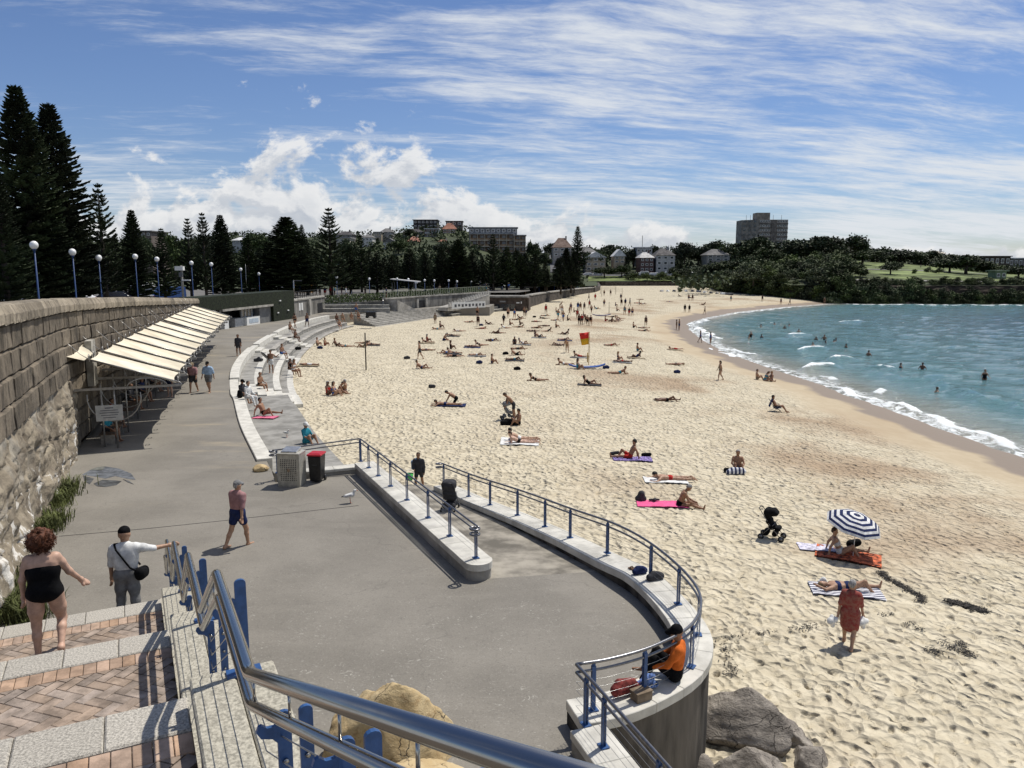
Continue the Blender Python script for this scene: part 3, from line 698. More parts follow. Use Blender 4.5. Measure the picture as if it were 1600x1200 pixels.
rock_g = rock_material('sandstone_grey', (.17,.148,.125), (.36,.32,.27), (.085,.073,.06), (1.2,.7,2.4))
boulder('boulder', 'yellow sandstone boulder below the handrail, left of the forecourt', (P(618,1130,.5).x, P(618,1130,.5).y, .25), (1.05,.8,.95), rock_y, 4, .4, 10)
boulder('boulder', 'ochre sandstone boulder at the bottom edge behind the thick steel rail', (P(655,1260,.3).x, P(655,1260,.3).y, .25), (1.0,.8,.70), rock_y, 9, 1.1)
q = PS(1150,1150); boulder('boulder', 'large grey wedge-shaped boulder on the sand against the curved wall', (q.x-.05, q.y+.1, q.z+.15), (1.2,.78,.78), rock_g, 21, -.35, 13, strata=.07)
q = PS(1215,1130); boulder('boulder', 'long grey boulder sloping down to the sand, right of the wedge-shaped one', (q.x-.1, q.y-.15, q.z-.05), (1.0,.42,.46), rock_g, 33, -.55, 11, strata=.07)
q = PS(1180,1200); boulder('boulder', 'low grey-brown boulder at the bottom edge in front of the wedge-shaped one', (q.x-.2, q.y-.12, q.z+.02), (.95,.42,.50), rock_g, 14, .2, 11, strata=.05)
q = PS(1325,1215); boulder('boulder', 'small grey rock at the bottom edge on the right of the boulders', (q.x, q.y-.1, q.z), (.33,.25,.24), rock_g, 5, .2, 6, sub=4)
q = PS(1262,1188); boulder('boulder', 'angular grey rock at the lower right end of the boulder pile', (q.x, q.y, q.z+.02), (.42,.34,.34), rock_g, 27, .5, 10, sub=4)
q = PS(1100,1195); boulder('boulder', 'brown rock wedged between the curved wall and the big boulder', (q.x-.15, q.y-.1, q.z), (.42,.4,.34), rock_g, 17, .9, 6, sub=4)
# ---------------------------------------------------------------- low walls and railings round the ramp
def wall_with_coping(name, label, path, w_, zb, cop_h=.12, step=.95, over=.03, wm=None, cap_round=False):
    """path of (x,y,ztop); coping stones are parts"""
    cx = sum(p[0] for p in path)/len(path); cy = sum(p[1] for p in path)/len(path)
    root = thing(name, label, 'wall', (cx, cy, 0))
    pp = resample(path, .3); mb = MB()
    mb.strip(offset(pp, -w_/2), offset(pp, w_/2), zb, [p[2]-cop_h for p in pp]); mb.build('wall_body', wm or concrete, root)
    n = max(1, int(round(sum(math.dist(a[:2], b[:2]) for a, b in zip(pp[:-1], pp[1:]))/step))); L = len(pp)-1
    for k in range(n):
        a, b = k*L/n, (k+1)*L/n; idx = [a+.006] + [i for i in range(math.ceil(a+.05), math.floor(b-.05)+1)] + [b-.006]
        seg = []
        for t in idx:
            i = min(int(t), L-1); f = t-i; seg.append(tuple(pp[i][c]*(1-f)+pp[i+1][c]*f for c in range(3)))
        full = offset(pp, 1.0); 
        def side(d):
            out = []
            for t, q in zip(idx, seg):
                i = min(int(t), L-1); f = t-i; nx = (full[i][0]-pp[i][0])*(1-f)+(full[i+1][0]-pp[i+1][0])*f; ny = (full[i][1]-pp[i][1])*(1-f)+(full[i+1][1]-pp[i+1][1])*f
                out.append((q[0]+nx*d, q[1]+ny*d))
            return out
        mb = MB(); mb.strip(side(-w_/2-over), side(w_/2+over), [q[2]-cop_h+.001 for q in seg], [q[2]+random.uniform(-.002, .002) for q in seg]); bev(mb.build('coping_stone', coping_m, root), .01)
    return root
def rail(name, label, path, posts, h=.78, r=.024, loops=(False, False), hm=None, zoff=0.0, lower=.13, cables=4, gap=.08):
    """path (x,y,z at coping); posts: list of parameters 0..1"""
    hm = hm or steel_d; p0 = path[len(path)//2]; root = thing(name, label, 'railing', (p0[0], p0[1], 0))
    pp = resample(path, .12); L = len(pp)-1
    at = lambda t: tuple(pp[min(int(t*L), L-1)][c]*(1-(t*L-min(int(t*L), L-1)))+pp[min(int(t*L)+1, L)][c]*(t*L-min(int(t*L), L-1)) for c in range(3))
    mb = MB(); top = [(p[0], p[1], p[2]+h) for p in pp]; mb.tube(top, r, 10); 
    mb.build('top_rail', hm, root)
    mb = MB(); mb.tube([(p[0], p[1], p[2]+h-lower) for p in pp], r*.85, 10); mb.build('lower_rail', hm, root)
    for end, on in ((0, loops[0]), (1, loops[1])):
        if on:
            e = Vector(pp[-1] if end else pp[0]); d = (e-Vector(pp[-2] if end else pp[1])).normalized(); s_ = Vector((d.y, -d.x, 0))*(1 if end else -1)
            for dz in (h, h-lower):
                mb = MB(); c = e+s_*.11; pts = [c-s_*.11*math.cos(t)+d*.11*math.sin(t)+Vector((0,0,dz)) for t in np.linspace(0, math.pi*1.75, 16)]
                mb.tube(pts, r, 10); mb.build('rail_end_loop', hm, root)
    for t in posts:
        q = Vector(at(t)); q2 = Vector(at(min(1, t+.01))); q1 = Vector(at(max(0, t-.01))); d = (q2-q1); d.z = 0; d.normalize(); a = math.atan2(d.y, d.x)
        mb = MB(); n_ = Vector((-d.y, d.x, 0))
        for k in (-1, 1): mb.box(q+n_*.022*k+Vector((0,0,(h-.06)/2)), (.065, .012, h-.06), a)
        mb.box(q+Vector((0,0,.010)), (.15, .13, .02), a); mb.box(q+Vector((0,0,h-.08)), (.05, .034, .12), a)
        mb.tube([q+Vector((0,0,h-lower-.06)), q+Vector((0,0,h-lower))], .02, 8); mb.tube([q+Vector((0,0,h-.06)), q+Vector((0,0,h))], .016, 8)
        mb.build('post', blue_p, root)
    for k in range(cables):
        mb = MB(); mb.tube([(p[0], p[1], p[2]+.12+.13*k) for p in resample(path, .5)], .0032, 5, caps=False); mb.build('cable', MATS['wire_cable'], root)
    return root
# left wall: stub by the bins, corner, long straight run with a rounded end
def build_left_wall():
    pa = [(-7.95,25.25,.22),(-5.35,26.35,.22)]
    wall_with_coping('low_wall', 'short low concrete wall behind the two bins', pa, .42, -1.6, .10)
    a, b = Vector((-5.15,26.05)), Vector((-.80,17.1)); d = (b-a).normalized(); n_ = Vector((d.y, -d.x))
    root = wall_with_coping('low_wall', 'long low wall with pale coping on the left of the ramp, rounded at its end', [(a.x,a.y,.40),(b.x,b.y,.40)], .62, -1.7, .16, step=1.25)
    for nm, r_, z0, z1, m_ in (('wall_body', .31, -1.7, .239, concrete), ('coping_stone', .34, .241, .40, coping_m)):
        mb = MB(); pts = [b+d*math.cos(t)*r_+n_*math.sin(t)*r_ for t in np.linspace(-math.pi/2, math.pi/2, 15)]
        mb.prism([(p.x+d.x*.006, p.y+d.y*.006) for p in pts][::-1], z0, z1); mb.build(nm, m_, root)
    off = n_*-.0
    pts = [(-8.05,24.7,.22),(-5.42,25.95,.22),(-5.15,25.75,.40),(b.x+d.x*.1,b.y+d.y*.1,.40)]
    pts = [(-8.05,25.2,.22),(-5.3,26.2,.40),(b.x+d.x*.1,b.y+d.y*.1,.40)]
    rail('ramp_railing', 'double tube railing on blue posts from the bins down the left ramp wall', pts, [.01,.225,.30,.385,.485,.605,.74,.86,.985], h=.80, loops=(True, True))
build_left_wall()
RW = [(-2.55,27.2,-.75),(-1.2,24.6,-.5),(.26,21.85,-.18),(1.45,19.3,.12)] + [(p[0], p[1], .38 if i > 3 else .30+.02*i) for i, p in enumerate(CURVE)]
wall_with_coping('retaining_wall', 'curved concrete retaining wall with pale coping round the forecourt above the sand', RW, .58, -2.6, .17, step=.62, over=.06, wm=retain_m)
def near_coping():
    wall_with_coping('low_wall', 'white coped low wall running to the bottom edge beside the boulders', [(1.12,10.55,.39),(1.75,8.8,.39),(2.9,5.8,.39)], .50, -2.4, .14, step=.85)
near_coping()
RP = [(-2.55,27.2,-.75),(-1.2,24.6,-.5),(.30,21.85,-.18),(1.52,19.3,.12),(2.42,17.4,.36),(3.02,16.1,.38),(3.42,14.5,.38),(3.45,13.3,.38),(3.05,12.25,.38),(2.3,11.52,.38),(1.55,11.1,.38),(.98,10.92,.38)]
rail('ramp_railing', 'long curved double railing on blue posts along the right side of the ramp and forecourt', spline(RP, 6), [.008,.125,.21,.305,.395,.47,.565,.66,.73,.80,.865,.935,.985], h=.80, loops=(True, False), r=.027)
rail('stair_rail', 'straight double railing with blue posts above the white low wall at the bottom edge', [(.98,10.92,.38),(1.22,10.3,.39),(1.85,8.6,.39),(3.0,5.6,.39)], [.06,.16,.42,.7,.95], h=.80, r=.027)
# ---------------------------------------------------------------- sandstone sea wall on the left
WTOP = lambda y: float(np.interp(y, [9.5, 19.7, 29.5, 45, 82], [6.6, 6.2, 5.9, 5.3, 3.6]))
def stone_material(name, base, dark, pale):
    m = bpy.data.materials.new(name); m.use_nodes = True; w = NT(m.node_tree); b = w.n['Principled BSDF']; pos = w.N('ShaderNodeNewGeometry').outputs['Position']
    oi = w.N('ShaderNodeObjectInfo').outputs['Random']
    n1 = w.noise(pos, 1.1, 6, .65); n2 = w.noise(w.vmul(pos, (2.2, 2.2, .35)), 2.2, 6, .65); n3 = w.noise(pos, 16, 5, .7)
    c = w.mix(w.ramp(n1, .3, .7), dark+(1,), base+(1,)); c = w.mix(w.math('MULTIPLY', w.ramp(n3, .5, .75), .5), c, pale+(1,))
    c = w.mix(w.math('MULTIPLY', w.ramp(n2, .52, .68), .75), c, (.035,.03,.026,1))       # dark weather streaks
    hs = w.N('ShaderNodeHueSaturation'); w.l.new(c, hs.inputs['Color']); w.set(hs.inputs['Value'], w.ramp(oi, 0, 1, .70, 1.28, False)); w.l.new(hs.outputs[0], b.inputs['Base Color'])
    b.inputs['Roughness'].default_value = .95; b.inputs['Specular IOR Level'].default_value = .2
    bn = w.N('ShaderNodeBump'); bn.inputs['Strength'].default_value = .9; bn.inputs['Distance'].default_value = .06
    w.l.new(w.math('ADD', w.noise(w.vmul(pos, (1,1,.6)), 5, 7, .7), w.math('MULTIPLY', n3, .3)), bn.inputs['Height']); w.l.new(bn.outputs[0], b.inputs['Normal']); return m
stone = stone_material('sandstone_block', (.190,.158,.118), (.080,.068,.053), (.30,.26,.20))
stone_cap = stone_material('sandstone_cap', (.31,.265,.20), (.17,.145,.11), (.42,.37,.29))
def block_mesh(name, seed, cap=False):
    """unit block, x length, y out, z up; rock-faced front"""
    rs = np.random.RandomState(seed); nx, nz = 6, 4; V = []; Fc = []
    for j in range(nz+1):
        for i in range(nx+1):
            x = (-.5,-.465,-.22,0,.22,.465,.5)[i]; z = (-.5,-.43,0,.43,.5)[j]; edge = min(i, nx-i) == 0 or min(j, nz-j) == 0
            y = .0 if edge else .065+.035*rs.rand()
            if cap: y = .16*math.sqrt(max(0, 1-(2*max(z, -.1))**2))+.02*rs.rand()
            V.append((x*(.985 if not cap else .99)+(0 if edge else .03*(rs.rand()-.5)), y, z*.97))
    for j in range(nz):
        for i in range(nx): a = j*(nx+1)+i; Fc.append((a, a+1, a+nx+2, a+nx+1))
    b0 = len(V); V += [(-.49,-.6,-.485),(.49,-.6,-.485),(.49,-.6,.485),(-.49,-.6,.485)]
    tl, tr, bl, br = nz*(nx+1), nz*(nx+1)+nx, 0, nx
    Fc += [(bl, b0, b0+1, br), (tl, tr, b0+2, b0+3), (bl, tl, b0+3, b0), (br, b0+1, b0+2, tr)]
    mb = MB(); mb.add(V, Fc, 0, False); me = mb.mesh(name); bm = bmesh.new(); bm.from_mesh(me); bmesh.ops.recalc_face_normals(bm, faces=bm.faces); bm.to_mesh(me); bm.free(); return me
def build_stone_wall():
    root = thing('sandstone_wall', 'tall curved sandstone block wall with rounded capstones along the promenade', 'wall', (-17,30,0))
    pp = resample([p[:2] for p in WALL], .25); L = [0]
    for a, b in zip(pp[:-1], pp[1:]): L.append(L[-1]+math.dist(a, b))
    def at(s_):
        i = min(max(int(np.searchsorted(L, s_))-1, 0), len(pp)-2); f = (s_-L[i])/(L[i+1]-L[i]); a, b = pp[i], pp[i+1]
        return (a[0]+(b[0]-a[0])*f, a[1]+(b[1]-a[1])*f, math.atan2(b[1]-a[1], b[0]-a[0]))
    mb = MB(); mb.strip(offset(pp, -1.1), offset(pp, -.12), -1.5, [WTOP(p[1])-.08 for p in pp]); mb.build('wall_core', mat('wall_joint_dark', (.045,.038,.03), .95, .3, 3, coords='World'), root)
    bl = [block_mesh('stone_block', k) for k in range(8)]; cp = [block_mesh('cap_stone', 50+k, True) for k in range(3)]
    for m_ in bl: m_.materials.append(stone)
    for m_ in cp: m_.materials.append(stone_cap)
    o0 = Vector(root.location); cand = []
    rs = random.Random(5)
    s_ = 2.0                                            # capstones
    while s_ < L[-1]-.3:
        ln = rs.uniform(.85, 1.5); x, y, a = at(s_+ln/2); zt = WTOP(y)
        o = place('cap_stone', rs.choice(cp), root, Vector((x, y, zt-.24))-o0, a+math.pi); o.scale = (ln, 1.15, .50); s_ += ln
    for row in range(9):
        s_ = 2.0+rs.uniform(0, .6); zr = .50+.64*row; out = .0 if row < 2 else .05*(row-1)
        while s_ < L[-1]-.3:
            ln = rs.uniform(.75, 1.75); x, y, a = at(s_+ln/2); zc = WTOP(y)-zr-.32; s_ += ln
            if zc < .2 or (row >= 4 and y < 28.3): continue
            cand.append((math.hypot(x, y), x, y, zc, a, ln, out, .64))
    cand.sort(); rest = MB()
    for k, (d, x, y, zc, a, ln, out, hh) in enumerate(cand):
        n_ = Vector((math.sin(a), -math.cos(a), 0))*min(out, .12)
        if k < 300:
            o = place('stone_block', rs.choice(bl), root, Vector((x, y, zc))+n_-o0, a+math.pi); o.scale = (ln, rs.uniform(.75, 1.25), hh)
        else:
            m3 = Matrix.Rotation(a+math.pi, 3, 'Z'); me = rs.choice(bl)
            rest.add([Vector((x, y, zc))+n_+m3 @ Vector((v.co.x*ln, v.co.y, v.co.z*hh)) for v in me.vertices], [tuple(p.vertices) for p in me.polygons])
    if rest.v: stuff(rest.build('stone_block_courses', stone, root))
    # bare rock face the wall is built on (near part), washed white towards its foot
    m = bpy.data.materials.new('rock_face'); m.use_nodes = True; w = NT(m.node_tree); b = w.n['Principled BSDF']; pos = w.N('ShaderNodeNewGeometry').outputs['Position']
    n1 = w.noise(w.vmul(pos, (1,1,1.6)), .9, 7, .65, .4); n2 = w.noise(pos, 4, 6, .7); sp = w.N('ShaderNodeSeparateXYZ'); w.l.new(pos, sp.inputs[0])
    c = w.mix(w.ramp(n1, .32, .66), (.13,.105,.075,1), (.32,.27,.195,1)); c = w.mix(w.math('MULTIPLY', w.ramp(n2, .55, .72), .7), c, (.06,.05,.038,1))
    wh = w.math('MULTIPLY', w.ramp(w.noise(w.vmul(pos, (1,1,.5)), 1.6, 6, .72, .6), .55, .60), w.ramp(sp.outputs[2], 2.4, 1.0))
    c = w.mix(wh, c, (.66,.63,.57,1)); gr = w.math('MULTIPLY', w.ramp(w.noise(pos, .8, 4, .6), .50, .62), w.ramp(sp.outputs[2], 1.2, 3.6)); c = w.mix(w.math('MULTIPLY', gr, .6), c, (.36,.34,.29,1))
    w.l.new(c, b.inputs['Base Color']); b.inputs['Roughness'].default_value = .95
    bn = w.N('ShaderNodeBump'); bn.inputs['Strength'].default_value = 1; bn.inputs['Distance'].default_value = .09; w.l.new(w.math('ADD', n1, w.math('MULTIPLY', n2, .5)), bn.inputs['Height']); w.l.new(bn.outputs[0], b.inputs['Normal'])
    S_ = np.linspace(2.0, 23.0, 230); Zf = np.linspace(0, 1, 64); V = []
    for s_ in S_:
        x, y, a = at(s_); nx, ny = math.sin(a), -math.cos(a); ht = WTOP(y)-.5-.64*4+.12; endf = min(1, (23.0-s_)/1.2)
        for q in Zf:
            z = -.3+(ht+.3)*q
            r_ = .10+.55*float(fbm(np.array(s_*.45), np.array(z*.7+4), 4)-.35)+.30*float(fbm(np.array(s_*1.6+9), np.array(z*2.4), 3)-.5)+.16*float(fbm(np.array(s_*4.5+2), np.array(z*5.5), 3)-.5)-(.10 if (z+.25*math.floor(s_/1.7)) % .95 < .06 or (s_+.6*math.floor(z/.95)) % 1.7 < .09 else 0)
            r_ = (max(.08, r_)*(.45+.55*min(1, (1-q)*4)))*endf+.25*(1-endf)*0
            V.append((x+nx*r_, y+ny*r_, z))
    k = len(Zf); idx = np.arange(len(V)).reshape(-1, k); Fq = np.stack([idx[:-1, :-1], idx[1:, :-1], idx[1:, 1:], idx[:-1, 1:]], -1).reshape(-1, 4)
    np_mesh('rock_face', np.array(V)-np.array(o0), Fq, m, root)
    pl = MB(); x, y, a = at(24.6); pl.box((x+.25*math.sin(a)+.1, y-.25*math.cos(a), 3.1), (.9, .25, 1.9), a); pl.build('render_patch', mat('cement_render', (.38,.36,.31), .9, .2, 2, .3, 12, coords='World'), root)
    # dry grass and weeds along the foot of the wall
    gm = mat('weed_green', (.10,.115,.035), .9, .3, 2, rnd=.2, coords='World'); rs2 = np.random.RandomState(4)
    for lab, pts, n, hgt in (('clump of green grass growing between the stairs and the wall foot', [P(x_, y_, .0) for x_, y_ in ((8,960),(25,965),(40,955),(52,968),(15,935),(30,940),(5,915))], 260, .55),
                        ('olive weeds at the foot of the whitewashed wall, beyond the woman', [P(x_, y_, .0) for x_, y_ in ((72,830),(82,815),(88,790),(98,775),(104,765))], 300, .5)):
        V = []; Fs = []
        for p in pts:
            for _ in range(n):
                q = p+Vector((rs2.normal(0, .22), rs2.normal(0, .22), 0)); h_ = hgt*rs2.uniform(.3, 1.1); a = rs2.uniform(0, 6.28); d = Vector((math.cos(a), math.sin(a), 0)); t = Vector((-d.y, d.x, 0))*.012; b_ = len(V)
                V += [q-t, q+t, q+d*h_*.25+Vector((0,0,h_*.7))+t*.8, q+d*h_*.25+Vector((0,0,h_*.7))-t*.8, q+d*h_*.6+Vector((0,0,h_*.85))]; Fs += [(b_, b_+1, b_+2, b_+3), (b_+3, b_+2, b_+4)]
        mb = MB(); mb.add(V, Fs); stuff(mb.build('weeds', gm, fix=False), lab, 'weeds')
build_stone_wall()

# ---------------------------------------------------------------- shade canopies along the wall
def build_canopies():
    cream = mat('sail_cream', (.70,.625,.47), .8, .10, .9, .15, 12, rnd=.10); tubem = mat('galvanised_tube', (.33,.32,.30), .4, .1, 9, metal=.6)
    pp = resample([p[:2] for p in WALL], .25); L = [0]
    for a, b in zip(pp[:-1], pp[1:]): L.append(L[-1]+math.dist(a, b))
    def at(s_):
        i = min(max(int(np.searchsorted(L, s_))-1, 0), len(pp)-2); f = (s_-L[i])/(L[i+1]-L[i]); a, b = pp[i], pp[i+1]; return Vector((a[0]+(b[0]-a[0])*f, a[1]+(b[1]-a[1])*f, 0)), math.atan2(b[1]-a[1], b[0]-a[0])
    s0 = next(L[i] for i, p in enumerate(pp) if p[1] > 29.2); words = ['nearest cream shade sail with a flap towards the wall, above the sign','second cream shade sail from the sign','third cream shade sail from the sign','fourth cream shade sail from the sign','fifth cream shade sail from the sign','sixth cream shade sail from the sign','seventh cream shade sail from the sign','eighth cream shade sail from the sign, beginning of the far group','fifth cream shade sail from the green building','fourth cream shade sail from the green building','third cream shade sail from the green building','second cream shade sail from the green building','farthest cream shade sail, next to the green building']
    sp = 3.15
    for u in range(13):
        gap = .9 if u >= 7 else 0.0; c, a = at(s0+sp*u+gap); t = Vector((math.cos(a), math.sin(a), 0)); n_ = Vector((t.y, -t.x, 0)); lw = sp*.93
        root = thing('shade_canopy', words[u], 'canopy', c, 0, 'shade canopies along the stone wall')
        W_ = lambda tt, nn, z: c+t*tt+n_*nn+Vector((0,0,z))
        # sail: sagging cloth between the high inner tube and the low outer tube
        nu, nv = 8, 10; top = []; zi, zo = 3.55, 2.52
        for j in range(nv+1):
            for i in range(nu+1):
                x = lw*(i/nu); q = j/nv; sag = .10*math.sin(math.pi*q)*math.sin(math.pi*i/nu); sc = .12*math.sin(math.pi*i/nu)
                nn = .75+sc*(1-q)*.8+(3.05-sc*.6)*q; nn = .75+3.05*q+(sc if q < .5 else -sc)*abs(2*q-1)
                top.append(W_(x, nn, zi+(zo-zi)*q-sag))
        bot = [p-Vector((0,0,.012)) for p in top]; k = nu+1; fs = []
        for j in range(nv):
            for i in range(nu): q = j*k+i; fs += [(q, q+1, q+k+1, q+k), (len(top)+q, len(top)+q+k, len(top)+q+k+1, len(top)+q+1)]
        mb = MB(); mb.add(top+bot, fs, 0, True); mb.build('sail', cream, root, fix=False)
        for tt in ((0.0, lw) if u in (6, 12) else (0.0,)):
            mb = MB(); mb.tube([W_(tt-.04, .75, zi+.03), W_(tt-.04, 3.85, zo+.03)], .035, 8); mb.build('rafter', tubem, root)
            mb = MB(); mb.bar(W_(tt-.04, -.1, 2.40), W_(tt-.04, 4.0, 2.40), .07, .09); mb.build('beam', tubem, root)
            for nn in (1.55, 1.05):
                mb = MB(); mb.tube([W_(tt+(0 if nn == 1.55 else .35), nn, 0), W_(tt+(0 if nn == 1.55 else .35), nn, 2.5)], .035, 8); mb.build('post', tubem, root)
            mb = MB(); mb.tube([W_(tt-.04, 1.55+.95*math.cos(q), 2.05+.95*math.sin(q)) for q in np.linspace(math.pi*.95, math.pi*2.05, 14)], .026, 7); mb.build('lower_hoop', tubem, root)
            mb = MB(); mb.tube([W_(tt-.04, 2.75+.72*math.cos(q), 2.42+.33*math.sin(q)) for q in np.linspace(0, math.pi, 12)], .026, 7); mb.build('upper_hoop', tubem, root)
            mb = MB(); mb.tube([W_(tt-.04, 3.80, 2.55), W_(tt-.04, 3.95, 2.52), W_(tt-.04, 4.02, 2.42), W_(tt-.04, 3.98, 2.36)], .022, 7); mb.build('end_hook', tubem, root)
            mb = MB(); mb.tube([W_(tt, -.05, 4.35), W_(tt, .25, 4.05), W_(tt, .5, 3.78), W_(tt, .78, 3.58)], .014, 6); mb.build('stay_rod', tubem, root)
        for tt in (.25, .7):       # coiled springs at the sail edges
            for nn, zz in ((.68, zi), (3.86, zo)):
                mb = MB(); mb.tube([W_(lw*tt+.14*math.cos(q), nn, zz+.14*math.sin(q)) for q in np.linspace(0, 2*math.pi, 13)[:-1]], .018, 6, closed=True); mb.build('tension_ring', tubem, root)
        if u == 0:
            vs = [W_(-.1,.62,zi), W_(lw*.8,.62,zi), W_(lw*1.1,-.05,4.1), W_(-.9,-.15,3.9), W_(.6,.1,3.72)]
            vs2 = [v-Vector((0,0,.012)) for v in vs]
            mb = MB(); mb.add(vs+vs2, [(0,1,4),(1,2,4),(2,3,4),(3,0,4),(6,5,9),(7,6,9),(8,7,9),(5,8,9)]); mb.build('wall_flap', cream, root, fix=False)
    # sign on the first posts
    c, a = at(s0); n_ = Vector((math.sin(a), -math.cos(a), 0)); q = c+n_*1.35+Vector((0,0,1.45))-Vector((math.cos(a), math.sin(a), 0))*.12
    sg = thing('notice_sign', 'white notice board hung on the first canopy frame by the wall', 'sign', q)
    mb = MB(); mb.box(q, (.95,.03,.62), a+math.pi/2); mb.build('panel', mat('sign_panel', (.42,.42,.40), .6, .1, 4), sg)
    for k in range(5):
        mb = MB(); wv = (.30,.62,.68,.60,.45)[k]; mb.box(q-Vector((math.cos(a), math.sin(a), 0))*.018+Vector((0,0,.20-.095*k)), (wv, .006, .045 if k == 0 else .030), a+math.pi/2); mb.build('text_line', mat('sign_print', (.12,.12,.14), .7), sg)
    # benches in the shade
    wood = mat('bench_wood', (.10,.065,.04), .7, .2, 3, stretch=(1,12,1))
    for k, (ds, lab) in enumerate(((.7,'dark slatted bench under the nearest shade sail'),(6.2,'dark slatted bench under the second and third shade sails'),(12.5,'dark slatted bench under the fifth shade sail'))):
        c, a = at(s0+ds+1.2); t = Vector((math.cos(a), math.sin(a), 0)); n_ = Vector((t.y, -t.x, 0)); c = c+n_*1.1; b = thing('bench', lab, 'bench', c)
        for j in range(5): mb = MB(); mb.bar(c-t*1.3+n_*(-.24+.12*j)+Vector((0,0,.45)), c+t*1.3+n_*(-.24+.12*j)+Vector((0,0,.45)), .10, .035); mb.build('slat', wood, b)
        for q in (-1, 1): mb = MB(); mb.box(c+t*q*1.1+Vector((0,0,.21)), (.06,.5,.42), a); mb.build('leg', tubem, b)
build_canopies()
# ---------------------------------------------------------------- curved seating terrace at the promenade edge
def build_terrace():
    E_ = resample([p[:2] for p in EDGE], .5); L = len(E_)-1
    yi = lambda y: min(range(len(E_)), key=lambda i: abs(E_[i][1]-y))
    secs = [('near section of the curved terrace with the wide grey step', 28.0, 44.6), ('middle section of the curved terrace between the two flights of white steps', 48.2, 66.0), ('far section of the curved terrace next to the plank steps', 69.0, 78.0), ('farthest long section of the curved terrace seats', 81.0, 107.5)]
    seatm = mat('terrace_concrete', (.26,.25,.225), .85, .15, 1.3, .25, 16, coords='World')
    for i, (lab, y0, y1) in enumerate(secs):
        a, b = yi(y0), yi(y1); seg = E_[a:b+1]; m = seg[len(seg)//2]; root = thing('seating_terrace', lab, 'terrace', (m[0], m[1], -.5), 0, 'curved seating terraces')
        mb = MB(); mb.strip(offset(seg, -.35), offset(seg, .22), -.45, .14 if i else .10); bev(mb.build('top_seat', coping_m, root), .02)
        tiers = [(.22,2.9,-.50,.0)] if i == 0 else [(.22,1.55,-.36,.4),(1.55,2.75,-.80,.4),(2.75,3.7,-1.22,.3)]
        for (d0, d1, z, _) in tiers:
            o0 = offset(seg, d0+.003); o1 = offset(seg, d1)
            mb = MB(); mb.strip(o0, o1, -2.2, z); bev(mb.build('tier', seatm, root), .02)
            if i: mb = MB(); mb.strip(offset(seg, d1-.42), offset(seg, d1+.03), z-.10, z+.012); bev(mb.build('seat_edge', coping_m if i == 1 else concrete, root), .012)
    for lab, y0, y1, m_ in (('white concrete steps cutting the terrace near the two seated men', 44.9, 48.0, coping_m), ('white plank steps in the terrace beyond the man with the board', 66.2, 68.8, coping_m), ('farther white plank steps in the terrace', 78.2, 80.8, coping_m)):
        a, b = yi(y0), yi(y1); seg = E_[a:b+1] if b > a+1 else E_[a:a+3]; m = seg[len(seg)//2]; root = thing('terrace_steps', lab, 'steps', (m[0], m[1], -.5), 0, 'flights of steps in the terrace')
        for k in range(8):
            mb = MB(); mb.strip(offset(seg, -.35+.52*k), offset(seg, .15+.52*k), -2.2, .02-.175*k); mb.build('step', m_, root)
build_terrace()

